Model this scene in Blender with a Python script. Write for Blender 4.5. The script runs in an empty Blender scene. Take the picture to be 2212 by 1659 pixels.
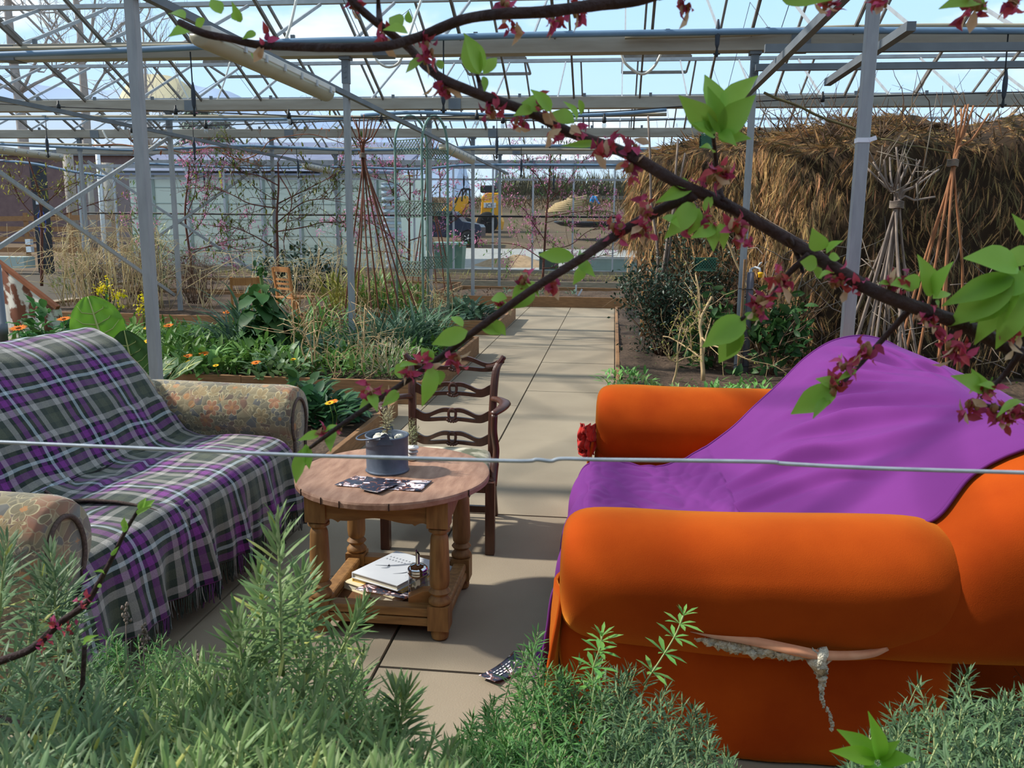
import bpy, math, random
import numpy as np
from mathutils import Vector, Matrix, Euler, noise
random.seed(7); RNG = np.random.default_rng(7)
S = bpy.context.scene
COL = S.collection
PI = math.pi
# ------------------------------------------------------------------ camera
IW, IH, FPX = 2212., 1659., 1853.
CAMH = 1.55
def _cam_axes(pitch=10.48, yaw=6.6, roll=0.55):
    p, y, r = [math.radians(a) for a in (pitch, yaw, roll)]
    f = np.array([-math.sin(y)*math.cos(p), math.cos(y)*math.cos(p), -math.sin(p)])
    ri = np.array([math.cos(y), math.sin(y), 0.]); up = np.cross(ri, f)
    return f, math.cos(r)*ri+math.sin(r)*up, -math.sin(r)*ri+math.cos(r)*up
CF, CR, CU = _cam_axes()
CO = np.array([0, 0, CAMH])
def ray(x, y): return CF*FPX+CR*(x-IW/2)-CU*(y-IH/2)
def atY(x, y, Y):
    d = ray(x, y); return CO+d*((Y-CO[1])/d[1])
def atZ(x, y, Z):
    d = ray(x, y); return CO+d*((Z-CO[2])/d[2])
def atX(x, y, X):
    d = ray(x, y); return CO+d*((X-CO[0])/d[0])
cam = bpy.data.objects.new('camera', bpy.data.cameras.new('camera')); COL.objects.link(cam)
cam.data.sensor_width = 36; cam.data.sensor_fit = 'HORIZONTAL'; cam.data.lens = FPX/IW*36
cam.data.clip_start = 0.05; cam.data.clip_end = 2000
cam.data.dof.use_dof = True; cam.data.dof.focus_distance = 4.2; cam.data.dof.aperture_fstop = 17
cam.matrix_world = Matrix(((CR[0], CU[0], -CF[0], CO[0]), (CR[1], CU[1], -CF[1], CO[1]), (CR[2], CU[2], -CF[2], CO[2]), (0, 0, 0, 1)))
S.camera = cam
# ------------------------------------------------------------------ light and exposure
def lin(c):
    if len(c) == 4: c = c[:3]
    return tuple(((v/255.)/12.92 if v/255. <= .04045 else ((v/255.+.055)/1.055)**2.4) for v in c)+(1.,)
S.view_settings.view_transform = 'Standard'; S.view_settings.look = 'None'
S.view_settings.exposure = 0.58; S.view_settings.gamma = 1.0; S.view_settings.use_curve_mapping = False
W = bpy.data.worlds.new('sky'); S.world = W; W.use_nodes = True
wn, wl = W.node_tree.nodes, W.node_tree.links
for n in list(wn): wn.remove(n)
def _n(t, **k):
    n = wn.new(t)
    for a, b in k.items(): setattr(n, a, b)
    return n
_tc = _n('ShaderNodeTexCoord'); _sep = _n('ShaderNodeSeparateXYZ'); wl.new(_tc.outputs['Generated'], _sep.inputs[0])
_ramp = _n('ShaderNodeValToRGB'); wl.new(_sep.outputs['Z'], _ramp.inputs[0])
e = _ramp.color_ramp.elements
e[0].position = 0.0; e[0].color = lin((214, 228, 242)); e[1].position = 1.0; e[1].color = lin((150, 165, 180))
x = e.new(0.12); x.color = lin((190, 219, 246)); x = e.new(0.34); x.color = lin((166, 209, 246)); x = e.new(.5); x.color = lin((165, 190, 212))
_map = _n('ShaderNodeMapping'); _map.inputs['Scale'].default_value = (1.6, 1.6, 5.0); wl.new(_tc.outputs['Generated'], _map.inputs[0])
_nz = _n('ShaderNodeTexNoise'); _nz.inputs['Scale'].default_value = 2.3; _nz.inputs['Detail'].default_value = 7; _nz.inputs['Roughness'].default_value = .55
wl.new(_map.outputs[0], _nz.inputs[0])
_cr = _n('ShaderNodeValToRGB'); wl.new(_nz.outputs[0], _cr.inputs[0])
_cr.color_ramp.elements[0].position = .52; _cr.color_ramp.elements[1].position = .68
_mx = _n('ShaderNodeMix', data_type='RGBA'); wl.new(_cr.outputs[0], _mx.inputs[0]); wl.new(_ramp.outputs[0], _mx.inputs[6]); _mx.inputs[7].default_value = lin((244, 248, 252))
_bg = _n('ShaderNodeBackground'); wl.new(_mx.outputs[2], _bg.inputs[0]); _bg.inputs[1].default_value = 0.95
_wo = _n('ShaderNodeOutputWorld'); wl.new(_bg.outputs[0], _wo.inputs[0])
sun = bpy.data.objects.new('sun', bpy.data.lights.new('sun', 'SUN')); COL.objects.link(sun)
SUNDIR = Vector((-0.80, 0.0, 0.70)).normalized()
sun.rotation_euler = SUNDIR.to_track_quat('Z', 'Y').to_euler()
sun.data.energy = 4.0; sun.data.angle = math.radians(2.2); sun.data.color = (1.0, .94, .85)
S.cycles.max_bounces = 8; S.cycles.diffuse_bounces = 3; S.cycles.glossy_bounces = 3; S.cycles.transmission_bounces = 6
S.cycles.transparent_max_bounces = 24; S.cycles.use_denoising = True
S.cycles.use_adaptive_sampling = True; S.cycles.adaptive_threshold = .02
S.cycles.caustics_reflective = False; S.cycles.caustics_refractive = False
# ------------------------------------------------------------------ materials
def M(name, c1, c2=None, scale=6., rough=.65, metal=0., bump=0., bscale=None, stretch=(1, 1, 1), island=0., transl=0., spec=.35, sheen=0., detail=4., contrast=.25, sheen_c=None, back=None):
    m = bpy.data.materials.new(name); m.use_nodes = True
    nt = m.node_tree; N, L = nt.nodes, nt.links
    b = N['Principled BSDF']; out = N['Material Output']
    b.inputs['Roughness'].default_value = rough; b.inputs['Metallic'].default_value = metal
    b.inputs['Specular IOR Level'].default_value = spec
    if sheen:
        b.inputs['Sheen Weight'].default_value = sheen; b.inputs['Sheen Roughness'].default_value = .4
        if sheen_c: b.inputs['Sheen Tint'].default_value = lin(sheen_c)
    tc = N.new('ShaderNodeTexCoord'); mp = N.new('ShaderNodeMapping'); L.new(tc.outputs['Object'], mp.inputs[0])
    mp.inputs['Scale'].default_value = stretch
    col = None
    if c2 is not None:
        nz = N.new('ShaderNodeTexNoise'); nz.inputs['Scale'].default_value = scale; nz.inputs['Detail'].default_value = detail; L.new(mp.outputs[0], nz.inputs[0])
        rp = N.new('ShaderNodeValToRGB'); L.new(nz.outputs[0], rp.inputs[0])
        rp.color_ramp.elements[0].position = .5-contrast; rp.color_ramp.elements[1].position = .5+contrast
        rp.color_ramp.elements[0].color = lin(c1); rp.color_ramp.elements[1].color = lin(c2)
        col = rp.outputs[0]
    if island:
        g = N.new('ShaderNodeNewGeometry'); hs = N.new('ShaderNodeHueSaturation')
        mr = N.new('ShaderNodeMapRange'); L.new(g.outputs['Random Per Island'], mr.inputs[0]); mr.inputs[3].default_value = 1-island; mr.inputs[4].default_value = 1+island
        L.new(mr.outputs[0], hs.inputs['Value'])
        mr2 = N.new('ShaderNodeMapRange'); wn_ = N.new('ShaderNodeTexWhiteNoise'); wn_.noise_dimensions = '1D'; L.new(g.outputs['Random Per Island'], wn_.inputs['W'])
        L.new(wn_.outputs['Value'], mr2.inputs[0]); mr2.inputs[3].default_value = .5-.06*island; mr2.inputs[4].default_value = .5+.06*island
        L.new(mr2.outputs[0], hs.inputs['Hue'])
        if col is not None: L.new(col, hs.inputs['Color'])
        else: hs.inputs['Color'].default_value = lin(c1)
        col = hs.outputs[0]
    if back is not None:
        g_ = N.new('ShaderNodeNewGeometry'); mb = N.new('ShaderNodeMix'); mb.data_type = 'RGBA'; L.new(g_.outputs['Backfacing'], mb.inputs[0]); mb.inputs[7].default_value = lin(back)
        if col is not None: L.new(col, mb.inputs[6])
        else: mb.inputs[6].default_value = lin(c1)
        col = mb.outputs[2]
    if col is not None: L.new(col, b.inputs['Base Color'])
    else: b.inputs['Base Color'].default_value = lin(c1)
    if bump:
        nb = N.new('ShaderNodeTexNoise'); nb.inputs['Scale'].default_value = bscale or scale*4; nb.inputs['Detail'].default_value = 5; L.new(mp.outputs[0], nb.inputs[0])
        bp = N.new('ShaderNodeBump'); bp.inputs['Strength'].default_value = bump; bp.inputs['Distance'].default_value = .02; L.new(nb.outputs[0], bp.inputs['Height']); L.new(bp.outputs[0], b.inputs['Normal'])
    if transl:
        tr = N.new('ShaderNodeBsdfTranslucent'); mix = N.new('ShaderNodeMixShader'); mix.inputs[0].default_value = transl
        if col is not None: L.new(col, tr.inputs[0])
        else: tr.inputs[0].default_value = lin(c1)
        L.new(b.outputs[0], mix.inputs[1]); L.new(tr.outputs[0], mix.inputs[2]); L.new(mix.outputs[0], out.inputs[0])
    return m
def glass_mat(name, tint=(240, 248, 250), gloss=.05, rough=.0, dust=0.):
    m = bpy.data.materials.new(name); m.use_nodes = True
    N, L = m.node_tree.nodes, m.node_tree.links
    N.remove(N['Principled BSDF']); out = N['Material Output']
    t = N.new('ShaderNodeBsdfTransparent'); t.inputs[0].default_value = lin(tint)
    g = N.new('ShaderNodeBsdfGlossy'); g.inputs['Roughness'].default_value = rough
    mx = N.new('ShaderNodeMixShader'); mx.inputs[0].default_value = gloss; L.new(t.outputs[0], mx.inputs[1]); L.new(g.outputs[0], mx.inputs[2])
    last = mx
    if dust:
        d = N.new('ShaderNodeBsdfDiffuse'); d.inputs[0].default_value = lin((225, 228, 232)); m2 = N.new('ShaderNodeMixShader'); m2.inputs[0].default_value = dust
        L.new(mx.outputs[0], m2.inputs[1]); L.new(d.outputs[0], m2.inputs[2]); last = m2
    L.new(last.outputs[0], out.inputs[0]); return m
# ------------------------------------------------------------------ geometry
class G:
    def __init__(s): s.V = []; s.F = []; s.UV = []; s.n = 0
    def add(s, V, F, uv=None):
        V = np.asarray(V, float).reshape(-1, 3)
        by = {}
        if isinstance(F, np.ndarray): s.F.append(F+s.n)
        else:
            for f in F: by.setdefault(len(f), []).append(f)
            for k, fs in by.items(): s.F.append(np.array(fs, int)+s.n)
        s.V.append(V); s.UV.append(np.zeros((len(V), 2)) if uv is None else np.asarray(uv, float)); s.n += len(V); return s
    def inst(s, t, mats):
        """copies of template t=(V,F arrays,uv) under 4x4 matrices"""
        mats = np.asarray(mats, float)
        if len(mats) == 0: return s
        V, FA, uv = t; n = len(V)
        out = np.einsum('mij,nj->mni', mats[:, :3, :3], V)+mats[:, None, :3, 3]
        off = (np.arange(len(mats))*n)
        s.V.append(out.reshape(-1, 3)); s.UV.append(np.tile(uv, (len(mats), 1)))
        for f in FA: s.F.append((f[None]+off[:, None, None]).reshape(-1, f.shape[1])+s.n)
        s.n += n*len(mats); return s
    def tmpl(s):
        return (np.concatenate(s.V), [f for f in s.F], np.concatenate(s.UV))
    def mesh(s, name, mat, smooth=True):
        me = bpy.data.meshes.new(name)
        V = np.concatenate(s.V) if s.V else np.zeros((0, 3))
        me.vertices.add(len(V)); me.vertices.foreach_set('co', V.ravel())
        li = np.concatenate([f.ravel() for f in s.F]); tot = np.concatenate([np.full(len(f), f.shape[1]) for f in s.F])
        st = np.concatenate([[0], np.cumsum(tot)[:-1]])
        me.loops.add(len(li)); me.loops.foreach_set('vertex_index', li.astype(np.int32))
        me.polygons.add(len(tot)); me.polygons.foreach_set('loop_start', st.astype(np.int32)); me.polygons.foreach_set('loop_total', tot.astype(np.int32))
        me.polygons.foreach_set('use_smooth', np.full(len(tot), smooth))
        uv = np.concatenate(s.UV)
        if np.any(uv):
            l = me.uv_layers.new(name='uv'); l.data.foreach_set('uv', uv[li].ravel())
        me.update(); me.validate()
        if mat: me.materials.append(mat)
        return me
    # ---- shapes
    def box(s, x0, x1, y0, y1, z0, z1):
        V = [(x, y, z) for x in (x0, x1) for y in (y0, y1) for z in (z0, z1)]
        return s.add(V, [(0, 1, 3, 2), (4, 6, 7, 5), (0, 4, 5, 1), (2, 3, 7, 6), (0, 2, 6, 4), (1, 5, 7, 3)])
    def obox(s, c, size, rot=None):
        R = np.array(rot.to_matrix()) if rot is not None else np.eye(3)
        V = np.array([(x, y, z) for x in (-.5, .5) for y in (-.5, .5) for z in (-.5, .5)])*np.array(size)
        return s.add(V@R.T+np.array(c), [(0, 1, 3, 2), (4, 6, 7, 5), (0, 4, 5, 1), (2, 3, 7, 6), (0, 2, 6, 4), (1, 5, 7, 3)])
    def beam(s, p, q, w, h, up=(0, 0, 1)):
        p, q = np.array(p, float), np.array(q, float); d = q-p; l = np.linalg.norm(d); d /= l
        u = np.array(up, float)
        if abs(u@d) > .98: u = np.array((1., 0, 0))
        r = np.cross(d, u); r /= np.linalg.norm(r); u = np.cross(r, d)
        V = [p*(1-t)+q*t+r*a*w/2+u*b*h/2 for t in (0, 1) for a, b in ((-1, -1), (1, -1), (1, 1), (-1, 1))]
        return s.add(V, [(3, 2, 1, 0), (4, 5, 6, 7), (0, 1, 5, 4), (1, 2, 6, 5), (2, 3, 7, 6), (3, 0, 4, 7)])
    def loft(s, rings, cap=True, closed=True, uv=None):
        n = len(rings[0]); m = len(rings); V = np.concatenate([np.asarray(r, float) for r in rings])
        i = np.arange(m-1)[:, None]; j = np.arange(n if closed else n-1)[None]; k = (j+1) % n
        F = np.stack([i*n+j, i*n+k, (i+1)*n+k, (i+1)*n+j], -1).reshape(-1, 4)
        fs = [tuple(f) for f in F]
        if cap and closed: fs += [tuple(range(n))[::-1], tuple(range((m-1)*n, m*n))]
        return s.add(V, fs, uv)
    def tube(s, pts, r, n=8, cap=True):
        P = np.asarray(pts, float); m = len(P)
        R = np.full(m, r, float) if np.isscalar(r) else np.asarray(r, float)
        T = np.gradient(P, axis=0); T /= np.linalg.norm(T, axis=1)[:, None]+1e-12
        u = np.array((0, 0, 1.)) if abs(T[0][2]) < .9 else np.array((1., 0, 0))
        rings = []
        a = np.arange(n)*2*PI/n
        for i in range(m):
            u = u-T[i]*(u@T[i]); u /= np.linalg.norm(u)+1e-12; v = np.cross(T[i], u)
            rings.append(P[i]+R[i]*(np.cos(a)[:, None]*u+np.sin(a)[:, None]*v))
        return s.loft(rings, cap)
    def lathe(s, prof, n=24, M4=None, cap=True):
        a = np.arange(n)*2*PI/n
        rings = [np.stack([r*np.cos(a), r*np.sin(a), np.full(n, z)], -1) for r, z in prof]
        if M4 is not None:
            A = np.array(M4); rings = [r@A[:3, :3].T+A[:3, 3] for r in rings]
        return s.loft(rings, cap)
    def prism(s, outline, t, M4):
        A = np.array(M4); o = np.asarray(outline, float); n = len(o)
        V = np.concatenate([np.c_[o, np.full(n, -t/2)], np.c_[o, np.full(n, t/2)]])@A[:3, :3].T+A[:3, 3]
        return s.add(V, [tuple(range(n))[::-1], tuple(range(n, 2*n))]+[(i, (i+1) % n, n+(i+1) % n, n+i) for i in range(n)])
    def sheet(s, P, uv=None):
        P = np.asarray(P, float); m, n = P.shape[:2]
        i = np.arange(m-1)[:, None]; j = np.arange(n-1)[None]
        F = np.stack([i*n+j, i*n+j+1, (i+1)*n+j+1, (i+1)*n+j], -1).reshape(-1, 4)
        return s.add(P.reshape(-1, 3), F, None if uv is None else np.asarray(uv).reshape(-1, 2))
    def blob(s, c, r, n=10, m=7, jit=.15, sd=0):
        rings = []
        for i in range(m+1):
            th = PI*(i+.001)/(m+.002); rg = []
            for j in range(n):
                ph = 2*PI*j/n; d = Vector((math.sin(th)*math.cos(ph), math.sin(th)*math.sin(ph), math.cos(th)))
                k = 1+jit*noise.noise(d*2+Vector((sd*3.1, sd*1.7, 0)))*2
                rg.append((c[0]+r[0]*d.x*k, c[1]+r[1]*d.y*k, c[2]+r[2]*d.z*k))
            rings.append(rg[::-1])
        return s.loft(rings, True)
def catmull(P, n):
    P = np.asarray(P, float); m = len(P); out = []
    E = np.concatenate([[2*P[0]-P[1]], P, [2*P[-1]-P[-2]]])
    for t in np.linspace(0, m-1, n):
        i = min(int(t), m-2); f = t-i
        a, b, c, d = E[i], E[i+1], E[i+2], E[i+3]
        out.append(.5*((2*b)+(c-a)*f+(2*a-5*b+4*c-d)*f*f+(3*b-a-3*c+d)*f**3))
    return np.array(out)
def obj(name, g, mat, parent=None, smooth=True, bevel=0, sub=0, solid=0):
    me = g.mesh(name, mat, smooth) if isinstance(g, G) else g
    o = bpy.data.objects.new(name, me); COL.objects.link(o)
    if parent is not None:
        o.parent = parent
        r = parent
        o.matrix_parent_inverse = WM[parent.name].inverted()
    WM[o.name] = Matrix.Identity(4)
    if solid:
        k = o.modifiers.new('solid', 'SOLIDIFY'); k.thickness = solid; k.offset = 0
    if bevel:
        k = o.modifiers.new('bevel', 'BEVEL'); k.width = bevel; k.segments = 2; k.limit_method = 'ANGLE'; k.angle_limit = math.radians(40)
    if sub:
        k = o.modifiers.new('sub', 'SUBSURF'); k.levels = sub; k.render_levels = sub
    return o
WM = {}
def tag(o, label, cat, group=None, kind=None):
    o['label'] = label; o['category'] = cat
    if group: o['group'] = group
    if kind: o['kind'] = kind
    return o
def thing(name, label, cat, loc=(0, 0, 0), group=None, kind=None):
    o = bpy.data.objects.new(name, None); COL.objects.link(o); o.location = loc
    o.empty_display_size = .1; WM[o.name] = Matrix.Translation(loc)
    return tag(o, label, cat, group, kind)
def one(name, g, mat, label, cat, group=None, kind=None, **k):
    return tag(obj(name, g, mat, None, **k), label, cat, group, kind)
def dup(root, M4, label, group=None):
    """a copy of a thing and of its parts and their sub-parts, moved by M4"""
    def cp(o, par):
        c = o.copy(); COL.objects.link(c)
        if par is not None: c.parent = par
        for ch in list(o.children): cp(ch, c)
        return c
    r = cp(root, None); base = WM[root.name]
    r.matrix_world = M4 @ base; WM[r.name] = M4 @ base
    r['label'] = label
    if group: r['group'] = group
    return r
def TR(x=0, y=0, z=0, rz=0, s=1.): return Matrix.Translation((x, y, z)) @ Matrix.Rotation(rz, 4, 'Z') @ Matrix.Scale(s, 4)
def basis(o, d, up=(0, 0, 1), s=1.):
    """matrix: template +Y along d, +Z near up, at o"""
    d = np.array(d, float); d /= np.linalg.norm(d)+1e-12; u = np.array(up, float)
    if abs(u@d) > .97: u = np.array((1., .2, 0))
    x = np.cross(d, u); x /= np.linalg.norm(x)+1e-12; u = np.cross(x, d)
    m = np.eye(4); m[:3, 0] = x*s; m[:3, 1] = d*s; m[:3, 2] = u*s; m[:3, 3] = o; return m
def rnd(a, b): return random.uniform(a, b)
# ------------------------------------------------------------------ setting: materials
m_conc = M('concrete', (156, 143, 122), (132, 120, 102), 1.3, .85, bump=.12, bscale=160, detail=8)
m_joint = M('joint_dirt', (66, 58, 48), (84, 76, 62), 30, .95)
m_soil = M('soil', (62, 48, 38), (96, 78, 62), 22, .98, bump=1.0, bscale=30, detail=8)
m_gal = M('galvanised_steel', (146, 149, 151), (166, 168, 169), 5, .65, .1, bump=.04, bscale=60, stretch=(6, 6, 1))
m_galdark = M('galvanised_dark', (98, 103, 108), (122, 127, 131), 4, .55, .3)
m_gutter = M('gutter_steel', (146, 138, 124), (172, 166, 154), 3, .7, .0, stretch=(.6, 4, 4))
m_alu = M('aluminium', (178, 182, 186), (196, 198, 200), 6, .5, .35)
m_bardark = M('dark_bar', (92, 84, 76), (128, 120, 110), 8, .65, .1)
m_barlite = M('white_bar', (176, 178, 180), (152, 154, 156), 8, .6, .1)
m_glass = glass_mat('roof_glass', (252, 254, 255), .02, 0, .008)
m_wallglass = glass_mat('wall_glass', (236, 242, 240), .05, 0, .03)
m_board = M('bed_board', (158, 118, 80), (120, 88, 58), 7, .8, stretch=(1, 1, 9), bump=.15, bscale=40)
m_boardgrey = M('bed_board_grey', (176, 160, 136), (140, 124, 102), 7, .8, stretch=(1, 1, 9))
m_wallbase = M('render_base', (160, 150, 130), (132, 122, 104), 3, .9)
m_bluepipe = M('blue_pipe', (96, 124, 150), (112, 140, 166), 4, .45)
m_beigepipe = M('beige_pipe', (164, 154, 132), (142, 132, 112), 4, .6)
m_black = M('black_plastic', (22, 23, 25), None, rough=.5)
m_blackcable = M('black_cable', (28, 28, 30), None, rough=.6)
# ------------------------------------------------------------------ floor: concrete slabs with open joints
g = G()
jl = [-1.2, .6, 2.0, 3.5, 5.07, 7.3, 9.1, 11.0, 13.0, 14.8, 16.56]
jr = [-1.2, .9, 2.75, 4.43, 6.1, 8.0, 9.75, 11.6, 13.5, 15.3, 16.56]
gap = .006
cols = [(-1.58, -.79, jl), (-.79, .05, jr)]
for c0 in np.arange(-11.1, -1.7, .795): cols.append((c0+.03, c0+.825, jl if int(c0*10) % 2 else jr))
cols[-1] = (cols[-1][0], -1.58, jl)
for k, c0 in enumerate(np.arange(.05, 8, .8)): cols.append((c0, c0+.8, jl if k % 2 else jr))
for x0, x1, J in cols:
    for a, b in zip(J[:-1], J[1:]):
        dz = rnd(-.002, .002)
        g.box(x0+gap, x1-gap, a+gap, b-gap, -.06, dz)
fl = one('floor', g, m_conc, 'pale concrete slab path running down the glasshouse to the far bed', 'floor', kind='structure', smooth=False)
g = G(); g.box(-45, 30, -12, 25.3, -.3, -.012)
one('ground', g, m_joint, 'dark packed earth under the concrete slabs', 'ground', kind='structure', smooth=False)
# ------------------------------------------------------------------ raised beds
def bed(label, x0, x1, y0, y1, h, mat, soil_h=None, th=.04, sides='LRFB', nseg=1):
    t = thing('raised_bed', label, 'raised bed', ((x0+x1)/2, (y0+y1)/2, 0), 'timber edged raised beds')
    def run(ax, fixed, a, b):
        n = max(1, int(round((b-a)/1.9)))
        for i in range(n):
            p, q = a+(b-a)*i/n, a+(b-a)*(i+1)/n-.003
            b_ = G()
            if ax == 'x': b_.box(p, q, fixed-th/2, fixed+th/2, 0, h+rnd(-.006, .006))
            else: b_.box(fixed-th/2, fixed+th/2, p, q, 0, h+rnd(-.006, .006))
            obj('board', b_, mat, t, smooth=False, bevel=.004)
    if 'F' in sides: run('x', y0+th/2, x0, x1)
    if 'B' in sides: run('x', y1-th/2, x0, x1)
    if 'L' in sides: run('y', x0+th/2, y0+th, y1-th)
    if 'R' in sides: run('y', x1-th/2, y0+th, y1-th)
    s = G(); sh = soil_h if soil_h is not None else h-.05
    nx, ny = max(4, int((x1-x0)/.15)), max(4, int((y1-y0)/.15))
    P = np.zeros((ny, nx, 3))
    for j in range(ny):
        for i in range(nx):
            X = x0+th+(x1-x0-2*th)*i/(nx-1); Y = y0+th+(y1-y0-2*th)*j/(ny-1)
            P[j, i] = (X, Y, sh+.05*noise.noise(Vector((X*3, Y*3, 1.3)))+.02*noise.noise(Vector((X*11, Y*11, 4))))
    s.sheet(P); obj('soil', s, m_soil, t)
    return t
bed('timber raised bed nearest the ladder back chair, full of overgrown greens', -6.6, -1.6, 7.2, 10.3, .21, m_board)
bed('timber raised bed holding the green metal arch and young greens beside the path', -4.6, -1.6, 12.1, 14.3, .2, m_board)
bed('timber bed of bare dark soil across the end of the path', -3.4, 2.2, 16.56, 19.2, .2, m_board, .14)
bed('pale grey board bed of grass and weeds under the end glass wall', -11, 6, 21.2, 24.3, .2, m_boardgrey, .17)
bed('timber bed of bare soil behind the yellow mustard flowers', -9.4, -4.75, 12.0, 16.4, .2, m_board)
bed('timber bed with dry stalks in front of the green shed wall', -11.0, -3.6, 16.9, 20.4, .2, m_board)
bed('low edged bed with the comfrey clump behind the floral sofa', -6.6, -1.72, 4.62, 6.75, .13, m_board, .1)
bed('timber bed along the right of the path under the shrub and standpipe', .06, 7.0, 6.1, 15.6, .12, m_board, .1)
# ------------------------------------------------------------------ posts
ROW = [4.88+4*k for k in range(-1, 6)]
PX = [-10.85, -6.79, -2.755, 1.29, 5.34]
GZ = 3.21
pw = .062
post_lab = {(-2.755, 4.88): 'thick galvanised steel post rising behind the plaid covered sofa', (1.29, 4.88): 'galvanised steel post with white tape rising behind the orange sofa',
 (-2.755, 8.88): 'galvanised post left of the bamboo wigwam carrying the light rail', (1.29, 8.88): 'galvanised post beside the insulated standpipe',
 (-6.79, 12.88): 'galvanised post with diagonal braces in the left bed', (-2.755, 12.88): 'galvanised post behind the green metal arch', (-2.755, 16.88): 'galvanised post standing in the soil bed at the end of the path',
 (-6.79, 16.88): 'thin galvanised post with the leafing espalier tree before the shed', (-2.755, 20.88): 'distant thin galvanised post between two peach trees',
 (-10.85, 16.88): 'thin galvanised post at the far left behind the brace', (-6.79, 20.88): 'thin far post in front of the green shed wall', (-10.85, 12.88): 'galvanised post outside the left braces'}
for X in PX:
    for k, Y in enumerate(ROW[1:-1]):
        if (X, round(Y, 2)) not in post_lab: continue
        g = G(); g.box(X-pw/2, X+pw/2, Y-pw/2, Y+pw/2, 0, GZ)
        t = thing('steel_post', post_lab[(X, round(Y, 2))], 'post', (X, Y, 0), 'galvanised posts of the glasshouse')
        obj('shaft', g, m_gal, t, smooth=False, bevel=.006)
        g = G(); g.box(X-.055, X+.055, Y-.06, Y+.06, GZ-.03, GZ+.005); g.box(X-.036, X+.036, Y-.036, Y+.036, GZ-.26, GZ-.03)
        for z in (GZ-.1, GZ-.15, GZ-.2): g.box(X-.012, X+.012, Y-.042, Y+.042, z-.008, z+.008)
        obj('bracket', g, m_galdark, t, smooth=False)
        if (X, round(Y, 2)) == (1.29, 4.88):
            g = G(); p = atY(1870, 302, 4.84); g.box(X-pw/2-.003, X+pw/2+.003, Y-pw/2-.003, Y+pw/2+.003, p[2]-.012, p[2]+.012); g.beam((p[0]+.02, Y-.034, p[2]), (p[0]+.055, Y-.036, p[2]+.012), .004, .022)
            obj('tape', g, M('white_tape', (235, 236, 240)), t, smooth=False)
# ------------------------------------------------------------------ gutters
for k, Y in enumerate(ROW):
    t = thing('trim_%d' % (k+1), ('galvanised roof gutter %s' % ['behind the viewer', 'above the two sofas', 'nearest in view behind the long light fitting', 'second in view above the string lights', 'third in view over the bamboo canes', 'fourth in view before the end wall', 'along the top of the end glass wall'][k]), 'gutter', (0, Y, GZ), kind='structure')
    g = G(); prof = [(-.085, .0), (.085, 0), (.1, .15), (.085, .155), (.07, .02), (-.07, .02), (-.085, .155), (-.1, .15)]
    g.loft([[(x, Y+a, GZ+b) for a, b in prof] for x in (-14, 8)]); obj('gutter_channel', g, m_gutter if k < 6 else m_barlite, t, smooth=False)
    g = G()
    for X in PX: g.box(X-.09+.4, X+.09+.4, Y-.105, Y+.105, GZ-.008, GZ+.14)
    obj('joint_sleeve', g, m_galdark, t, smooth=False)
    g = G()
    for X in np.arange(-13.5, 8, .93): g.box(X-.02, X+.02, Y-.1, Y-.07, GZ+.15, GZ+.2)
    obj('clip', g, m_galdark, t, smooth=False)
# ------------------------------------------------------------------ roof: two glazed slopes per span, bars and ridge
RZ = GZ+.16+.86
BAR = .93
for k in range(len(ROW)-1):
    y0, y1 = ROW[k], ROW[k+1]; ym = (y0+y1)/2
    nm = ['over the viewer', 'over the two sofas', 'over the chair and path', 'over the green arch', 'over the soil bed', 'beside the end wall'][k]
    t = thing('roof', 'glazed roof span with sloping bars %s' % nm, 'roof', (0, ym, GZ), kind='structure')
    for sgn, ya, yb in ((0, y0+.09, ym), (1, y1-.09, ym)):
        g = G(); g.sheet([[(-14, ya, GZ+.17), (8, ya, GZ+.17)], [(-14, yb, RZ+.01), (8, yb, RZ+.01)]])
        obj('glass_sheet', g, m_glass, t, smooth=False)
        xs = np.arange(-13.9+(.25 if sgn else 0), 8, BAR)
        proto = None
        for X in xs:
            if proto is None:
                g = G(); g.beam((X, ya, GZ+.145), (X, yb, RZ-.015), .026 if sgn else .016, .036 if sgn else .02); g.beam((X, ya, GZ+.125), (X, yb, RZ-.035), .01, .02)
                proto = obj('glazing_bar', g, m_bardark if sgn else m_barlite, t, smooth=False); x00 = X  # far-slope bars take a darker colour for their shaded undersides
            else:
                c = proto.copy(); COL.objects.link(c); c.location = (X-x00, 0, 0)
    g = G(); g.beam((-14, ym, RZ), (8, ym, RZ), .07, .05); obj('ridge', g, m_barlite, t, smooth=False)
    if k >= 1:
        g = G()
        for X in PX:
            g.tube([(X+.2, y0, GZ+.1), (X+.2, ym, RZ-.1), (X+.2, y1, GZ+.1)], .004, 5)
        obj('tie_wire', g, m_galdark, t)
# opened roof vents seen along two ridges
for (X, k, lab) in ((-6.6, 2, 'hinged roof vent panel along the ridge at upper left'), (-2.1, 2, 'hinged roof vent panel above the bamboo wigwam'), (.6, 2, 'hinged roof vent panel at upper right over the shrub')):
    ym = (ROW[k+1]+ROW[k+2])/2
    t = thing('roof_vent', lab, 'roof vent', (X, ym, RZ), 'roof vents')
    g = G()
    for a in (-.55, .55): g.beam((X+a, ym, RZ+.05), (X+a, ym+.9, RZ-.05), .03, .03)
    g.beam((X-.55, ym+.9, RZ-.05), (X+.55, ym+.9, RZ-.05), .03, .05); g.beam((X-.55, ym+.0, RZ+.05), (X+.55, ym, RZ+.05), .03, .05)
    obj('frame', g, m_bardark, t, smooth=False)
    g = G(); g.sheet([[(X-.55, ym, RZ+.055), (X+.55, ym, RZ+.055)], [(X-.55, ym+.9, RZ-.045), (X+.55, ym+.9, RZ-.045)]]); obj('pane', g, m_glass, t, smooth=False)
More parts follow.
